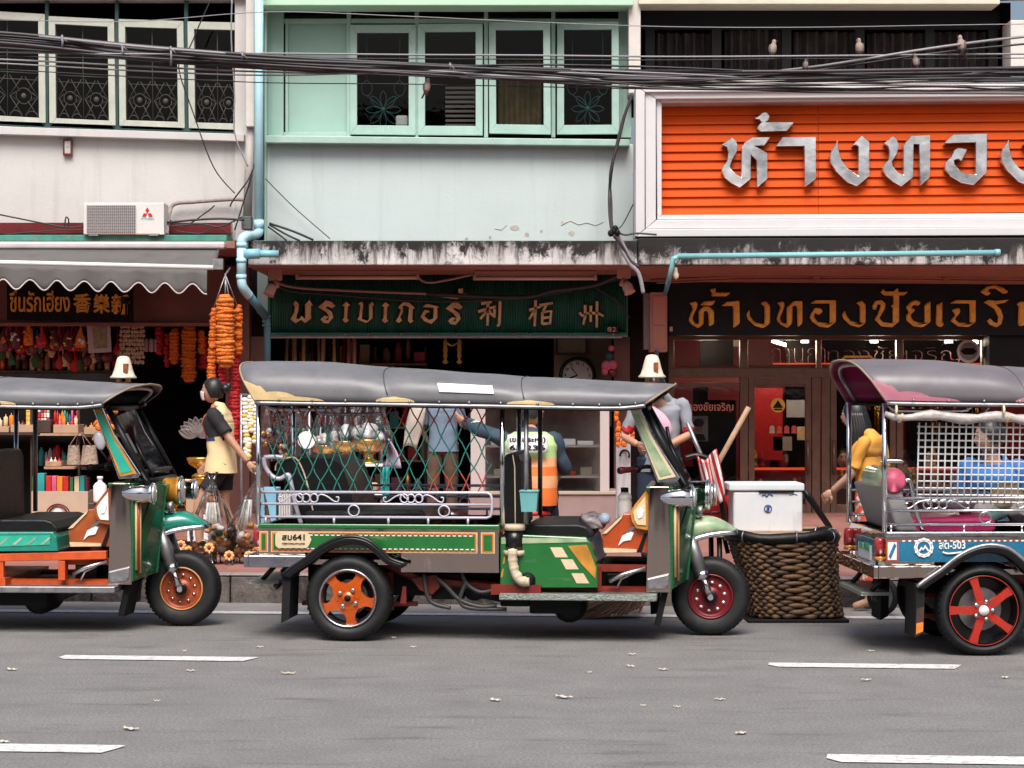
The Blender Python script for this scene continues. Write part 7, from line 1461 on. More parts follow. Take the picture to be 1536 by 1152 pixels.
for (a, b_, t, bt, m_, l) in ((1180,1214,600,626,'poster_grey','grey panel painting in a screen reflection behind the right half of the left glass door'),(1128,1174,582,690,'red','tall red panel poster behind the left glass door'),(1062,1108,580,600,'dark_red','red strip banner behind the left window'),(1160,1188,655,676,'shelf_pale','small cream altar board below the orange stickers'),(1196,1214,640,660,'gold_pale','small gilded card beside the altar board')):  # the grey panel's colour stands in for a bluish reflection
    mb = MB(); mb.pbox(a, b_, t, bt, 25.7, .03); solo('poster', mb, m_, l, 'poster')
for i in range(5): mb = MB(); px = 1012+i*20; mb.pbox(px, px+14, 745-random.uniform(0,18), 772, 24.75, .2); solo('display_case', mb, ['dull_steel','shelf_pale','dark_red','poster_grey','gold_pale'][i], '%s case standing low behind the left window of the gold shop' % ['grey steel','cream','dark red','pale grey','gilt'][i], 'case', bevel=.01)
# second hanging row and shelf clutter in the left stall
for i in range(22):
    px = 2+8.6*i+random.uniform(-2,2); y = random.uniform(520,548); s_ = random.uniform(.6,1.1); q = P(px,y,24.45); mb = MB(); mb.lathe([(0,-.1*s_),(.045*s_,-.08*s_),(.06*s_,-.01),(.025*s_,.06*s_),(.008,.1*s_),(.008,.2)], q, (0,0,1), 9, 0, sy=.6); mb.v = [v+Vector((noise.noise(v*20),0,noise.noise(v*20+Vector((5,0,0)))))*.03 for v in mb.v]
    solo('hanging_packet', mb, random.choice(['maroon','dark_wood','leaf_green','gold_pale','dark_red','wood','green','red']), 'dim packet hanging in the second row behind the bright packets', 'packet', 'packets in the second hanging row')
for i in range(26):
    px = random.uniform(50,178); lvl = random.choice([698.5, 775]); h_ = random.uniform(.05,.16); r_ = random.uniform(.015,.03); mb = MB(); mb.lathe([(r_,0),(r_,h_),(r_*.5,h_+.02),(r_*.5,h_+.035)], P(px,lvl,20.95), (0,0,1), 9); solo('jar', mb, random.choice(['maroon','dark_wood','gold_pale','red','cream','dark_red','poster_grey','teal']), 'small dark jar at the back of the lower rack shelves', 'jar', 'jars at the back of the rack')
# ---- the gold shop's lit ceiling lamps
for i, (px, e_) in enumerate(((1060,8),(1176,11),(1312,13),(1424,13))):
    lg = bpy.data.lights.new('ceiling_lamp', 'POINT'); lg.energy = e_; lg.color = (1,.82,.62); lg.shadow_soft_size = .12; lo_ = bpy.data.objects.new('ceiling_lamp', lg); COL.objects.link(lo_); lo_.location = P(px, 520, Yd+.75)
# ---- stock on the back wall of the bakery
ws = thing('wall_shelf', 'tall dark shelves of stock on the back wall of the bakery', 'shelf', P(520,760,26.3)); Yh = 26.3
for y in (545, 590, 640, 690, 738): mb = MB(); mb.pbox(410, 640, y, y+3, Yh, .5); part('shelf', mb, 'wood', ws)
for px in (411, 487, 563, 638): mb = MB(); mb.pbox(px-1.5, px+1.5, 520, 768, Yh+.1, .35); part('upright', mb, 'dark_wood', ws)
nm = {'gold':'gilt','shelf_pale':'cream','white':'white','red':'red','pink':'pink','teal':'teal','cardboard':'brown'}
for y in (545, 590, 640, 690, 738):
    px = 414
    while px < 632:
        w_ = random.uniform(7,18); h_ = random.uniform(12,34); c_ = random.choice(list(nm)); mb = MB()
        if random.random() < .5: mb.pbox(px, px+w_, y-h_, y-.3, Yh+.08, .25)
        else: r_ = w_*.0035; mb.lathe([(r_,0),(r_,h_*.006),(r_*.5,h_*.0075),(r_*.4,h_*.0085)], P(px+w_/2,y-.3,Yh+.2), (0,0,1), 12)
        solo('shelf_item', mb, c_, '%s packed item among the stock on the back shelves of the bakery' % nm[c_], 'stock', 'stock on the bakery back shelves', bevel=.006); px += w_+random.uniform(1,5)
# ---------------------------------------------------------------- fittings on the facades, cart, cables
# awning of the left shop
aw = thing('awning', 'grey scalloped awning with a white front bar over the left shop', 'awning', P(150,440,22.2))
mb = MB(); mb.pbox(-400, 337, 362.5, 373, 22.45, .2); part('cassette', mb, mat('cassette_white', (.62,.55,.55), .4, .3, var=.08), aw, bevel=.02)
mat('awning_grey', (.115,.108,.105), .8, var=.15, vs=3, stain=(.075,.065,.062), st=(4,4,1.5), sthr=(.55,.8))
mb = MB(); A1 = lambda u: P(-400+728*u, 372.5+2.5*u*.6, 22.5); B1 = lambda u: P(-400+720*u, 384+17.5*u, 21.75)
mb.surf(lambda u, v: A1(u).lerp(B1(u), v)+Vector((0,0,-.015*math.sin(math.pi*v)+.006*math.sin(u*40)*v)), 80, 6); part('canopy_cloth', mb, 'awning_grey', aw, solid=.004)
mb = MB(); mb.tube([B1(0), B1(1)], .024, 8); part('front_bar', mb, 'white', aw)
mb = MB(); nS = 340
def val(u, v):
    px = -400+711*u; top = B1(u*711/720); ln = .19+.048*math.cos((px-90)/40.5*2*math.pi-2.6); return top+Vector((0,-.012+.02*math.sin(u*60)*v-.01*v, -.02-ln*v))
mb.surf(val, nS, 5); part('valance', mb, 'awning_grey', aw, solid=.003)
mb = MB(); mb.tube([val(i/340,1) for i in range(341)], .008, 5); part('valance_piping', mb, mat('piping_pale', (.6,.55,.54), .7), aw)
mb = MB(); mb.tube([P(328,372,22.5), P(322,398,22.2), P(318,401,21.76)], .015, 6); mb.box(PX(318,21.8),PX(334,21.8),21.8,21.86,PZ(404,21.8),PZ(388,21.8)); part('arm', mb, 'dull_steel', aw)
# AC outdoor unit with its bracket feet
ac = thing('air_conditioner', 'white outdoor air conditioner standing on the green gutter edge', 'air conditioner', P(186,352,22.9)); Ya = 22.85
mb = MB(); mb.pbox(125, 245, 304, 352, Ya, .32); part('casing', mb, mat('ac_white', (.62,.6,.58), .45, var=.06, vs=4), ac, bevel=.012)
mb = MB(); mb.pbox(130, 203, 308, 351, Ya-.004, .006, 1)
for i in range(19): mb.pbox(130, 203, 308.5+2.28*i, 309.4+2.28*i, Ya-.014, .012, 0)
for i in range(25): mb.pbox(130.3+3.02*i, 130.9+3.02*i, 308, 351, Ya-.018, .008, 0)
part('fan_grille', mb, [mat('ac_grey', (.4,.37,.37), .5), mat('ac_dark', (.1,.085,.09), .7)], ac)
mb = MB()
for a in (90, 210, 330):
    c_ = Vector((221,320)); d = Vector((math.cos(R(a)), -math.sin(R(a)))); n_ = Vector((-d.y, d.x)); mb.prism([P(*(c_+q), Ya-.006) for q in (d*.5, d*4.5+n_*3, d*9, d*4.5-n_*3)], (0,.004,0), 0)
part('emblem', mb, 'red', ac); part('lettering', fit_text('MITSUBISHI', 212, 231, 326, 329.5, Ya-.004, .001, .0), mat('emblem_blue', (.2,.45,.6), .5), ac)
for px in (140, 230): mb = MB(); mb.pbox(px-7, px+7, 351.5, 353.5, Ya-.02, .36); part('foot', mb, 'dull_steel', ac)
mb = MB(); mb.pbox(239, 246, 304, 352, Ya-.003, .3); part('side_cover', mb, 'ac_white', ac, bevel=.006)
# red framed little box on the wall
mb = MB(); mb.pbox(94.5, 108, 208.5, 233, YU-.05, .05, 0); mb.pbox(97, 105.5, 211.5, 230, YU-.056, .01, 1); mb.pbox(99, 103.5, 214, 220, YU-.062, .01, 2); solo('wall_box', mb, ['dark_red','frame_cream','ac_grey'], 'small red framed box under the cream window sill', 'box')
# pipes
mat('pipe_blue', (.4,.66,.74), .4, var=.08, vs=6); mat('pipe_blue_low', (.08,.24,.3), .45, var=.2)
dp = thing('drain_pipe', 'thick pale blue drain pipe stepping down between the cream and mint houses', 'pipe', P(388,540,22.2)); Yp = 22.95
mb = MB(); mb.tube([P(388.5,-60,Yp),P(388.5,338,Yp)], .046, 14); part('upper_pipe', mb, 'pipe_blue', dp)
mb = MB(); mb.tube(smoothpts([P(388.5,336,Yp),P(388,349,Yp-.03),P(379,354,22.5),P(369,354,22.25),P(363,360,22.2),P(362.5,372,22.2)],6), .047, 14); mb.tube([P(362.5,370,22.2),P(362,418,22.2)], .047, 14); mb.tube(smoothpts([P(362,416,22.2),P(364,430,22.2),P(374,444,22.3)],5), .047, 14)
for a, b_ in (((388.5,330,Yp),(388.5,342,Yp)),((362.4,364,22.2),(362.4,371,22.2)),((362.2,388,22.2),(362.2,394,22.2)),((362,412,22.2),(362,419,22.2))): mb.tube([P(*a),P(*b_)], .052, 14)
part('elbow', mb, 'pipe_blue', dp)
mb = MB(); mb.tube([P(366,381,22.2),P(390,380.5,22.2)], .05, 14); mb.tube([P(388,380.5,22.2),P(417,381,22.25)], .036, 12); part('branch', mb, mat('pipe_blue_mid', (.22,.5,.58), .4), dp)
mb = MB(); mb.tube([P(373,442,22.3),P(398,474,22.9)], .042, 12); mb.tube([P(397,472,22.9),P(401,486,23.0),P(401,550,23.0)], .036, 12); 
for y in (474,480,486): mb.tube([P(399.5,y,22.98),P(400,y+3,22.98)], .046, 12)
part('lower_pipe', mb, 'pipe_blue_low', dp)
cd = thing('cable_duct', 'square cream cable duct ending in a grey pipe beside the drain pipe', 'duct', P(374,345,23.2)); mb = MB(); mb.pbox(368.5, 381.5, -60, 190, 23.1, .12); part('duct', mb, 'wall_white', cd, bevel=.01); mb = MB(); mb.tube([P(376,188,23.2),P(371,326,23.2)], .045, 12); part('pipe', mb, mat('pipe_grey', (.42,.38,.36), .6, var=.15), cd); mb = MB(); mb.pbox(362, 377, 324, 344, 23.1, .12); part('junction_box', mb, mat('box_grey_dark', (.09,.1,.1), .6), cd, bevel=.008)
mb = MB(); mb.tube(smoothpts([P(250,352,22.95),P(254,320,23.25),P(262,306,23.3),P(290,303,23.3),P(345,299,23.3),P(368,300,23.2)],5), .022, 8); solo('insulated_pipe', mb, mat('pipe_wrap', (.3,.24,.22), .8, var=.3, vs=18), 'lumpy wrapped coolant pipe running from the air conditioner', 'pipe')
mb = MB(); mb.tube([P(1003,420,22.25),P(1008,400,22.22),P(1010,388,22.2),P(1018,384.5,22.2)], .026, 8); mb.tube([P(1016,384.5,22.2),P(1499,379,22.2)], .028, 10); mb.tube([P(1492,379,22.2),P(1500,379,22.2)], .036, 10); mb.tube([P(998,440,22.6),P(1004,418,22.3)], .024, 8, 1); mb.tube([P(985,525,23.5),P(985,640,23.5)], .02, 8, 1); solo('water_pipe', mb, [mat('pipe_teal', (.2,.48,.52), .4, var=.1), 'pipe_blue_low'], 'long thin teal water pipe across the black stained slab', 'pipe')
lb = MB(); lb.lathe([(0,-.05),(.025,-.035),(.03,0),(.015,.04),(.012,.07)], P(1014,412,22.3), (0,0,1), 12); solo('light_bulb', lb, 'lamp_cream', 'small bare light bulb hanging at the left end of the teal pipe', 'bulb')
# meter box
mx_ = thing('meter_box', 'salmon pink meter box on the dark column beside the gold shop', 'meter box', P(988,527,23.6)); mb = MB(); mb.pbox(975, 1001, 438, 528, 23.6, .3); part('casing', mb, mat('salmon', (.5,.22,.17), .6, var=.08), mx_, bevel=.012); mb = MB(); mb.pbox(979, 998, 444, 487, 23.588, .014); mb.pbox(979, 998, 489, 523, 23.588, .014); part('door', mb, 'salmon', mx_, bevel=.005); mb = MB(); mb.pbox(966, 975, 440, 524, 23.75, .2); part('side_board', mb, mat('meter_grey', (.3,.28,.28), .6, var=.3, vs=10), mx_)
# fluorescent fittings under the slab
for (x0, x1, y0, y1, l) in ((445,627,405,418,'left fluorescent fitting above the green sign'),(711,894,406,420,'right fluorescent fitting above the green sign')):
    t = thing('tube_lamp', l, 'lamp', P((x0+x1)/2,y1,23.0), 'fluorescent fittings above the green sign'); mb = MB(); mb.pbox(x0, x1, y0, y0+7, 23.0, .08); part('housing', mb, mat('fitting_salmon', (.46,.27,.22), .5), t, bevel=.01)
    mb = MB(); mb.tube([P(x0+3,y0+11.5,22.98),P(x1-3,y0+11.5,22.98)], .02, 10); part('tube', mb, mat('tube_off', (.6,.42,.36), .3), t)
    for px in (x0+1, x1-1): mb = MB(); mb.box(PX(px-2.5,23),PX(px+2.5,23),22.96,23.04,PZ(y0+14.5,23),PZ(y0+6.5,23)); part('holder', mb, 'fitting_salmon', t, bevel=.008)
for (px, py, sx, l) in ((412,416,1,'pinkish floodlight bracket at the left end of the green sign'),(936,413,-1,'pinkish floodlight bracket at the right end of the green sign')):
    t = thing('flood_light', l, 'lamp', P(px,py+20,22.9), 'floodlights at the ends of the green sign'); mb = MB(); c = P(px,py,22.95); mb.box(c.x-.07,c.x+.07,c.y,c.y+.12,c.z-.03,c.z+.1); part('bracket', mb, 'fitting_salmon', t, bevel=.015)
    mb = MB(); mb.tube([c+Vector((0,.03,-.02)), c+Vector((sx*.03,-.03,-.1))], .022, 8); part('arm', mb, 'fitting_salmon', t); mb = MB(); d = Vector((-sx*.4,-.3,-1)).normalized(); mb.lathe([(.03,-.04),(.055,.0),(.055,.07),(.06,.08)], c+Vector((-sx*.03,-.03,-.11)), d, 14); part('lamp_head', mb, mat('flood_pale', (.6,.4,.32), .5), t)
# lit tubes in the room over the bakery
for x0, x1 in ((655,691),(731,795)):
    mb = MB(); mb.tube([P(x0,15,25.2),P(x1,15,25.2)], .035, 8); solo('tube_lamp', mb, mat('tube_lit_up', (.9,.9,.9), .5, emit=(1,.97,.92), es=8.), 'lit white tube lamp behind the %s top pane of the mint house' % ('second' if x0 < 700 else 'third'), 'lamp')
# loose cables across the green sign
mat('cable_black', (.013,.012,.014), .5); mat('cable_pink', (.35,.2,.18), .6); mat('cable_grey', (.24,.23,.245), .45); mat('cable_purple', (.04,.028,.034), .5)
def cable(pts, r, m, label, grp=None, n=6, name='cable'):
    mb = MB(); mb.tube(smoothpts(pts, n), r, 6); solo(name, mb, m, label, 'cable', grp)
GS = 'loose cables across the green sign'
cable([P(402,410,23.2),P(430,429,23.3),P(520,436,23.4),P(650,441,23.4),P(700,442,23.4)], .014, 'cable_pink', 'pinkish cable sagging over the left half of the green sign', GS)
cable([P(400,404,23.2),P(425,434,23.3),P(500,442,23.4),P(640,452,23.4),P(760,449,23.4),P(850,437,23.3),P(930,418,23.1)], .012, 'cable_black', 'black cable drooping low along the whole green sign', GS)
cable([P(640,441,23.4),P(780,446,23.4),P(830,436,23.3),P(890,428,23.2),P(935,410,23.0)], .026, 'cable_black', 'thick black cable over the right half of the green sign', GS)
cable([P(625,413,23.0),P(645,424,23.05),P(712,411,23.0)], .012, 'cable_pink', 'short pinkish wire between the two fluorescent fittings', GS)
cable([P(893,432,23.4),P(925,452,23.5),P(945,478,23.6)], .009, 'cable_black', 'thin black cable dropping beside the right end of the green sign', GS)
# overhead cable bundle (in front of the facades, about over the kerb)
GO = 'overhead cables running along the street'
lab = lambda l: l+' overhead cable running along the street front'
Yc0 = 19.6
def over(ys, r, m, l, Y=Yc0):
    """ys: photo rows at columns -200,0,200,400,600,800,1000,1200,1400,1536,1700"""
    xs = (-200,0,200,400,600,800,1000,1200,1400,1536,1700)[:len(ys)]
    cable([P(x, y, Y+random.uniform(-.12,.12)) for x, y in zip(xs, ys)], r*.76, m, lab(l), GO)
over((40,49,68,84,95,103,107,107,104,102,100), .021, 'cable_purple', 'topmost dark purple thick')
over((44,54,73,89,97,106,112,112,109,108,108), .021, 'cable_black', 'upper thick black')
over((52,60,79,94,103,110,114,112,110,109,108), .018, 'cable_black', 'second thick black')
over((56,64,84,98,107,115,119,116,112,112,112), .018, 'cable_purple', 'middle purple')
over((60,69,88,102,110,119,124,122,118,117,116), .015, 'cable_black', 'lower thick black')
over((50,57,76,91,100,97,101,110,116,118,120), .012, 'cable_black', 'weaving thin black')
over((64,72,86,96,104,112,126,128,122,121,120), .015, 'cable_black', 'deepest sagging black')
over((84,89,99,108,111,108,116,126,128,130,132), .011, 'cable_grey', 'pale grey crossing')
over((88,95,106,113,108,104,110,120,124,124,124), .009, 'cable_grey', 'thin pale grey')
over((72,78,81,80,82,83,85,84,82,81,81), .0105, 'cable_grey', 'straight pale grey')
over((80,84,88,87,88,89,90,88,88,87,86), .006, 'cable_black', 'straight thin black')
over((96,104,115,124,126,130,134,136,135,134,134), .006, 'cable_black', 'lowest thin black')
over((28,30,32,18,24,33,40,41,38,36,34), .005, 'cable_grey', 'fine highest grey')
over((46,50,69,85,103,116,119,103,72,55,40), .016, 'cable_grey', 'rising grey at the right')
over((47,53,72,88,106,118,123,108,80,66,52), .012, 'cable_black', 'rising black at the right')
over((62,67,84,94,104,111,131,135,130,136,138), .011, 'cable_black', 'black over the white sign frame')
over((60,66,83,97,109,122,133,132,136,133,132), .013, 'cable_purple', 'purple over the white sign frame')
over((54,61,80,92,101,109,118,118,114,112,110), .013, 'cable_black', 'inner black')
over((63,70,90,104,113,121,128,138,140,141,142), .008, 'cable_black', 'lower thin black over the sign')
for (px, a, b_) in ((93,53,72),(183,66,86),(256,70,98),(363,78,88),(675,95,103)):
    mb = MB(); mb.tube([P(px,a,Yc0-.1),P(px+1,(a+b_)/2,Yc0-.14),P(px,b_,Yc0-.1)], .01, 5); mb.tube([P(px-2,a+2,Yc0-.12),P(px+3,a+5,Yc0-.13),P(px+8,a+10,Yc0-.12)], .006, 4); solo('cable_tie', mb, 'cable_grey', 'thin tie wrapped round the overhead cable bundle', 'cable tie', 'ties on the overhead cables')
GD = 'loose wires against the left walls'
for pts, r, l in (([(316,0),(300,35),(285,70),(268,100),(290,170),(320,250),(352,290)], .007, 'dark wire looping down past the fourth cream window'), ([(348,0),(347,60),(352,140),(352,200),(372,250)], .008, 'grey wire dropping straight past the fourth cream window'), ([(383,245),(372,270),(350,300),(345,310)], .008, 'short wire tangle below the cable duct'),
    ([(0,322),(60,334),(100,341),(124,340)], .008, 'black wire sagging left of the air conditioner'), ([(250,334),(290,330),(330,328),(366,330)], .012, 'black wire from the air conditioner to the junction box'), ([(250,340),(300,336),(330,340),(362,326)], .008, 'second black wire beside the air conditioner'), ([(255,330),(275,340),(310,318),(322,308)], .007, 'curling wire above the beam by the air conditioner'), ([(262,346),(300,350),(326,340),(345,352)], .006, 'thin pale wire lying on the gutter edge'), ([(97,340),(99,326),(103,330),(102,342)], .008, 'little loop of wire left of the air conditioner'),
    ([(398,268),(440,310),(495,358)], .005, 'thin wire slanting down across the mint wall'), ([(404,335),(440,347),(470,360)], .012, 'black wire fanning out at the lower left of the mint wall'), ([(404,337),(430,352),(450,361)], .01, 'second black wire fanning out at the lower left of the mint wall'), ([(402,340),(420,353),(430,361)], .009, 'third black wire fanning out at the lower left of the mint wall'),
    ([(381,246),(372,282),(378,262),(360,320),(352,345)], .008, 'wire clinging to the grey pipe beside the drain pipe'), ([(0,352),(90,345),(124,345)], .006, 'thin wire along the red beam')):
    cable([P(x,y,23.05 if x < 380 else 23.3) for x, y in pts], r, 'cable_black' if 'grey' not in l.split()[0] else 'cable_grey', l, GD)
for k_, (pts, r, l) in enumerate((([(950,140),(938,170),(928,210),(918,250),(914,300),(918,345),(930,365),(945,390),(958,400)], .018, 'thick dark cable curving down the right edge of the mint wall'), ([(948,142),(934,180),(924,220),(915,262),(917,300),(920,345),(940,380)], .013, 'second dark cable curving down the right edge of the mint wall'), ([(950,306),(935,335),(925,345)], .007, 'thin wire branching near the foot of the mint wall'), ([(918,340),(935,352),(955,350),(985,352)], .01, 'wire tangle at the corner of the stained slab'), ([(922,345),(930,368),(944,395),(958,410),(965,440)], .022, 'thick grey cable over the corner of the stained slab'), ([(926,350),(945,385),(962,420)], .014, 'pale cable over the corner of the stained slab'))):
    cable([P(x,y,22.2 if y > 335 else 22.9) for x, y in pts], r, 'cable_grey' if 'grey' in l or 'pale' in l else 'cable_purple', l, 'cables at the right edge of the mint wall')
mb = MB(); 
for dx, dy in ((0,0),(5,2),(-5,3),(2,-4)): mb.ell(P(921+dx,347+dy,22.15), (.03,.03,.035), 8, 6)
solo('cable_clamp', mb, 'black', 'black clamp joining the cables at the foot of the mint wall', 'clamp')
# pigeons
mat('pigeon_buff', (.36,.27,.225), .8, var=.2, vs=30); mat('pigeon_grey', (.13,.11,.11), .8, var=.3, vs=30)
def pigeon(px, py, face, label, s=1.):
    t = thing('pigeon', label, 'bird', P(px,py+9,Yc0), 'pigeons perched on the overhead cables'); c = P(px,py,Yc0); up = Vector((0,0,1)); f = Vector((face,-.35,0)).normalized()
    prof = [(.0,-.085),(.02,-.07),(.038,-.03),(.042,.01),(.034,.045),(.022,.062),(.024,.078),(.022,.093),(.01,.104),(0,.106)]
    mb = MB(); mb.lathe([(r_*s, h_*s) for r_, h_ in prof], c, up+f*.25, 16, [1,1,0,0,0,0,0,0,0]); mb.surf(lambda u, v: c-f*.03*s-up*.06*s+(f.cross(up))*(v-.5)*.035*s+(-up*.8-f*.5)*.08*s*u, 4, 3, 1); part('body', mb, ['pigeon_buff','pigeon_grey'], t)
    for sd in (-1, 1): mb = MB(); mb.ell(c+f.cross(up)*sd*.034*s-f*.012*s, (.016*s,.02*s,.05*s), 10, 7); part('wing', mb, 'pigeon_grey', t)
    mb = MB(); h_ = c+(up+f*.25).normalized()*.092*s+f*.02*s; mb.tube([h_, h_+f*.028*s-up*.004], [.006*s,.001], 6); part('beak', mb, 'dark_wood', t)
    mb = MB(); mb.tube([c-up*.06*s, c-up*.1*s], .005, 5); part('leg', mb, 'dark_wood', t)
pigeon(1159,74,.4,'pale pigeon at the left of the three upper ones', .82); pigeon(1289,72,-.2,'pale pigeon in the middle of the three upper ones', .82); pigeon(1442,68,-.5,'pale pigeon at the right of the three upper ones', .86); pigeon(1208,98,.6,'small pigeon half hidden on the lower cables, left', .6); pigeon(1374,93,-.5,'small pigeon half hidden on the lower cables, right', .7)
pg = thing('pigeon', 'pale pigeon under the bundle in front of the mint window', 'bird', P(640,135,Yc0), 'pigeons perched on the overhead cables'); bpy.data.objects.remove(pg); pigeon(640,131,.5,'pale pigeon under the cable bundle before the second mint casement', .75)
# ---------------------------------------------------------------- handcart with basket and cool box
Yq = 14.9; ct = thing('handcart', 'wooden handcart with a flat deck behind the woven basket', 'handcart', Vector((PX(1170,Yq+.3), Yq+.3, 0)))
dk = MB(); dk.box(PX(1062,Yq), PX(1262,Yq), Yq-.02, Yq+.75, PZ(806,Yq), PZ(800,Yq)); part('deck', dk, 'wood', ct, bevel=.005)
for px, dy in ((1080,.05),(1250,.05),(1080,.68),(1250,.68)): mb = MB(); mb.tube([Vector((PX(px,Yq),Yq+dy,PZ(806,Yq))), Vector((PX(px+2,Yq),Yq+dy,.02))], .018, 8); part('leg', mb, 'black_metal', ct)
for px, l in ((1100,.62),(1235,.62)):
    mb = MB(); c = Vector((PX(px,Yq),Yq+.5,.16)); mb.lathe([(.155,-.025),(.16,0),(.155,.025),(.13,.025),(.13,-.025)], c, (0,1,0), 26, cap=False)
    for a in range(6): mb.tube([c, c+Vector((.14*math.cos(a*1.047),0,.14*math.sin(a*1.047)))], .006, 5)
    part('wheel', mb, 'black_metal', ct)
mb = MB(); mb.tube(smoothpts([P(1028,687,15.2),P(1045,683,15.2),P(1062,688,15.2),P(1072,700,15.2),P(1078,730,15.2),P(1090,806,15.2)],5), .017, 8); mb.tube([P(1058,690,15.6),P(1092,830,15.6)], .016, 8); mb.tube([P(1072,700,15.2), P(1060,694,15.6)], .014, 8); part('handle', mb, 'black_metal', ct)
for a, b_, m_, r_ in (((1062,690),(1098,788),'red',.018),((1050,742),(1052,800),'dark_red',.012),((1062,735),(1070,800),'red',.012),((1048,745),(1090,742),'red',.01),((1052,770),(1092,768),'dark_red',.012)): mb = MB(); mb.tube([P(*a,15.35),P(*b_,15.35)], r_, 8); part('side_frame', mb, m_, ct)
mb = MB(); mb.pbox(1058, 1094, 742, 795, 15.5, .03); part('red_panel', mb, 'red', ct)
# basket
bk = thing('woven_basket', 'big brown woven basket with a black taped rim standing at the kerb', 'basket', Vector((PX(1190,14.55), 14.55+.3, 0))); Yb = 14.55
cxb, cyb = PX(1192,Yb), Yb+.33
def bask(u, v, off=0):
    a = u*6.283; ww = .285+.05*v-.012*math.sin(v*3.1); x, y = math.cos(a), math.sin(a); sq = lambda q: math.copysign(abs(q)**.62, q)
    lean = (.5-v)*.085+.0; return Vector((cxb+lean+(ww+off)*sq(x), cyb+(.27+off)*sq(y), .03+.5*v))
rows, colsn = 21, 52; mb = MB()
for i in range(rows):
    v = (i+.5)/rows
    for k_ in range(colsn//2):
        u = (k_*2+(i % 2))/colsn; pts = [bask(u+d_/colsn, v+.009*math.sin(k_*3+i)+random.uniform(-.004,.004), o_) for d_, o_ in ((-1.05,-.012),(-.6,.008),(0,.016),(.6,.008),(1.05,-.012))]; mb.tube(pts, [.006,.0125+.004*random.random(),.0145+.004*random.random(),.0125+.003*random.random(),.006], 7, (i+k_) % 2)
for k_ in range(colsn): mb.tube([bask(k_/colsn, v_/6, -.006) for v_ in range(7)], .008, 5, 1)
part('weave', mb, [mat('rattan', (.125,.064,.028), .6, var=.45, vs=18), mat('rattan_dark', (.06,.03,.015), .6, var=.4, vs=16)], bk)
mb = MB(); mb.tube([bask(k_/40, 1.05, .008)+Vector((0,0,.012*math.sin(k_*.6))) for k_ in range(40)], .036, 10, closed=True)
mb.v = [v+Vector((0,0,.006))*noise.noise(v*20) for v in mb.v]; part('rim', mb, 'vinyl_black', bk)
for k_ in range(0, 40, 5): mb = MB(); c_ = bask(k_/40+.01, 1.05, .008); t_ = (bask(k_/40+.03,1.05,.008)-c_).normalized(); n_ = t_.orthogonal().normalized(); b2 = t_.cross(n_); mb.tube([c_+(n_*math.cos(a*.7)+b2*math.sin(a*.7))*.039 for a in range(9)], .005, 4, closed=True); part('tie', mb, 'dull_steel', bk)
mb = MB(); mb.surf(lambda u, v: Vector((cxb,cyb,.04)).lerp(bask(u,.02,-.02), v), 30, 3, 0, cu=True); mb.surf(lambda u, v: bask(u, v, -.03), 40, 5, 0, cu=True); part('lining', mb, 'black', bk)
mb = MB(); mb.box(cxb-.3, cxb+.36, cyb-.29, cyb+.28, .0, .024); part('base_board', mb, 'black', bk, bevel=.006)
# cool box on the deck
cl = thing('cool_box', 'scuffed white cool box standing on the handcart above the basket', 'cool box', P(1150,800,15.05)); Yx = 15.0
mat('coolbox', (.66,.68,.7), .45, var=.06, vs=5, stain=(.42,.42,.42), st=(7,7,2.5), sthr=(.6,.8))
mb = MB(); z0, z1 = PZ(799,Yx), PZ(737,Yx); x0, x1 = PX(1100,Yx), PX(1204,Yx); mb.box(x0,x1,Yx,Yx+.36,z0,z1); part('box', mb, 'coolbox', cl, bevel=.016, seg=3)
mb = MB(); mb.box(x0-.03,x1+.012,Yx-.012,Yx+.375,z1+.002,PZ(725,Yx)); part('lid', mb, 'coolbox', cl, bevel=.012, seg=3)
mb = MB(); mb.box(PX(1138,Yx),PX(1191,Yx),Yx-.016,Yx-.008,z1-.004,z1+.006); part('grip_slot', mb, 'black', cl)
c = P(1152,763,Yx-.004); mb = MB(); mb.lathe([(.021,0),(.021,.002),(.027,.002),(.027,0)], c, (0,-1,0), 24, cap=False); mb.tube([c+Vector((x,-.002,z)) for x,z in ((.012,.012),(-.006,.014),(-.008,.006),(.008,-.004),(.006,-.012),(-.012,-.012))], .004, 5); part('emblem', mb, 'blue', cl)
mb = MB(); mb.tube(smoothpts([P(1143,744,Yx-.003),P(1147,742,Yx-.003),P(1150,745,Yx-.003),P(1154,741,Yx-.003),P(1159,744,Yx-.003)],4), .004, 5); mb.tube(smoothpts([P(1184,743,Yx-.003),P(1192,741,Yx-.003),P(1196,743,Yx-.003)],4), .002, 4); part('scribble', mb, 'blue', cl)
# brooms, sticks, cloth, umbrella
br = thing('broom', 'straw broom lying with its bristles under the middle tuk-tuk', 'broom', Vector((PX(905,14.9),14.9,0))); mb = MB(); Ybm = 14.9
for i in range(260):
    t_ = random.random(); a = P(968+random.uniform(-8,8), 872+random.uniform(-14,20), Ybm+.15+random.uniform(-.1,.1)); b_ = P(835+128*t_, 935-18*t_**1.5+random.uniform(-5,1), Ybm+random.uniform(-.12,.12)); b_.z = max(b_.z, .01); m_ = a.lerp(b_, .55)+Vector((0,0,-.015)); mb.tube([a, m_, b_], [.0045,.004,.002], 4, i % 3 == 0, caps=False)
part('bristles', mb, [mat('bristle', (.5,.3,.19), .8, var=.3), mat('bristle_dark', (.32,.18,.11), .8)], br); mb = MB(); mb.tube([P(966,868,Ybm+.15), P(1010,800,Ybm+.3)], .02, 8); part('handle', mb, 'wood', br)
mb = MB(); mb.tube([P(1123,611,15.3), P(1074,700,15.4), P(1020,800,15.5)], .0185, 10); solo('wooden_pole', mb, 'wood', 'slanting bare wooden pole sticking up from the handcart', 'pole')
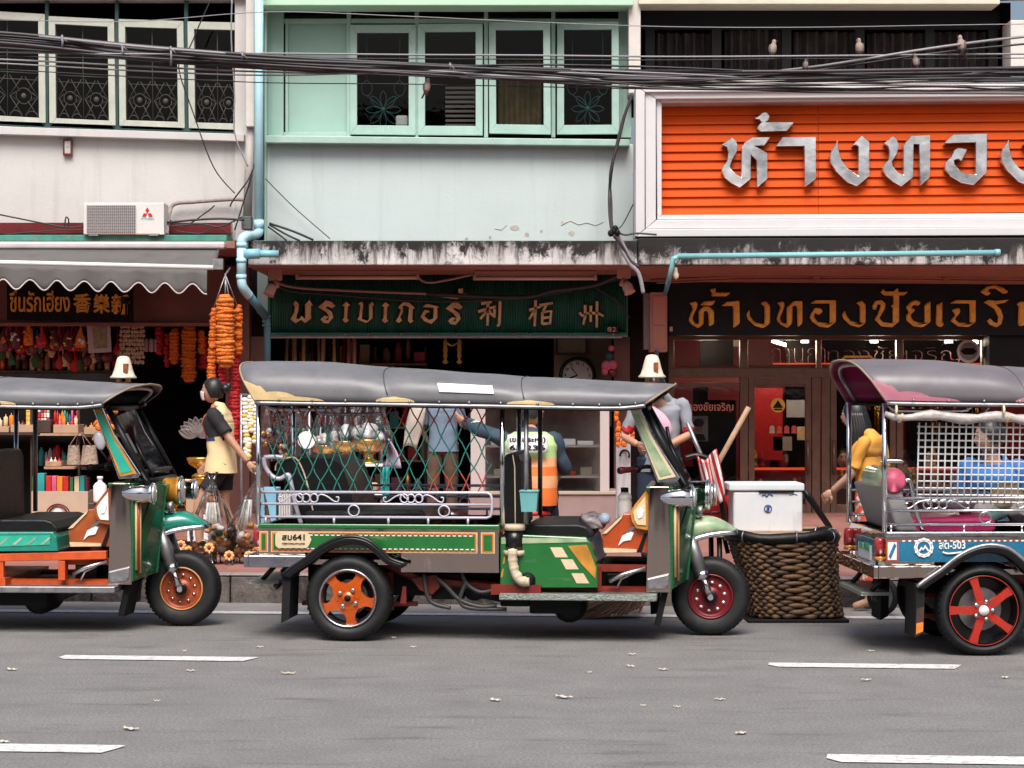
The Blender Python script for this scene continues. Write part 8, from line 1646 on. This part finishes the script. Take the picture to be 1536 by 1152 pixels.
mb = MB(); mb.tube([P(1031,634,15.4), P(1052,684,15.4), P(1090,775,15.45)], .014, 8); solo('steel_pole', mb, 'dull_steel', 'thin grey steel pole leaning in the handcart handle', 'pole')
mb = MB(); mb.surf(lambda u, v: P(1044+30*u+16*v, 680+70*v+10*math.sin(u*4), 15.12)+Vector((0,.05*math.sin(u*11+v*3),0)), 22, 14, lambda i, j: (i//2) % 2); solo('striped_cloth', mb, ['red','white_cloth'], 'red and white striped cloth draped over the handcart handle', 'cloth', solid=.004)
um = thing('umbrella', 'closed black umbrella leaning against the cool box', 'umbrella', P(1248,800,15.2)); mb = MB(); mb.tube([P(1206,734,15.2), P(1213,745,15.2), P(1244,790,15.3), P(1250,799,15.3)], [.014,.024,.02,.006], 10); part('canopy', mb, 'vinyl_black', um); mb = MB(); mb.tube(smoothpts([P(1206,735,15.2),P(1200,726,15.2),P(1194,727,15.2)],4), .008, 6); part('handle', mb, 'black_metal', um)
mb = MB(); c = Vector((PX(1324,15.1),15.1,.13)); mb.lathe([(.1,-.02),(.125,-.015),(.13,0),(.125,.015),(.1,.02)], c, (.75,.66,0), 24, 0, cap=False); mb.lathe([(0,-.005),(.1,-.004)], c, (.75,.66,0), 20, 1, cap=False); solo('spare_wheel', mb, ['rubber','dull_steel'], 'small cart wheel standing behind the right tuk-tuk bumper', 'wheel')
# ---------------------------------------------------------------- the other side of the street (seen in chrome and glass)
mat('opp_wall', (.2,.15,.13), .85, var=.3, vs=.7); mat('opp_wall_b', (.28,.24,.2), .85, var=.25, vs=.7); mat('opp_dark', (.02,.018,.018), .5); mat('opp_awning', (.3,.08,.05), .8, var=.2)
for i in range(6):
    x0 = -15.5+5.1*i; Yo = -7.5; h_ = 6.6+.9*((i*37) % 3); t = thing('shophouse', 'shophouse %s across the street' % ['far to the left','second from the left','left of the middle','right of the middle','second from the right','far to the right'][i], 'building', (x0+2.5, Yo, 0), 'shophouses across the street')
    mb = MB(); mb.box(x0, x0+5.06, Yo-6, Yo, 0, h_); part('wall', mb, ['opp_wall','opp_wall_b'][i % 2], t)
    for k in range(3): mb = MB(); mb.box(x0+.4+1.5*k, x0+1.6+1.5*k, Yo-.02, Yo+.02, 4., 5.6); part('window', mb, 'opp_dark', t)
    mb = MB(); mb.box(x0+.3, x0+4.7, Yo-.02, Yo+.025, .2, 2.7); part('shop_opening', mb, 'opp_dark', t)
    mb = MB(); mb.add([(x0+.1,Yo+.03,3.3),(x0+4.9,Yo+.03,3.3),(x0+4.9,Yo+1.3,2.7),(x0+.1,Yo+1.3,2.7)], [(0,1,2,3)]); part('awning', mb, ['opp_awning','awning_grey','gutter_green'][i % 3], t, solid=.02)
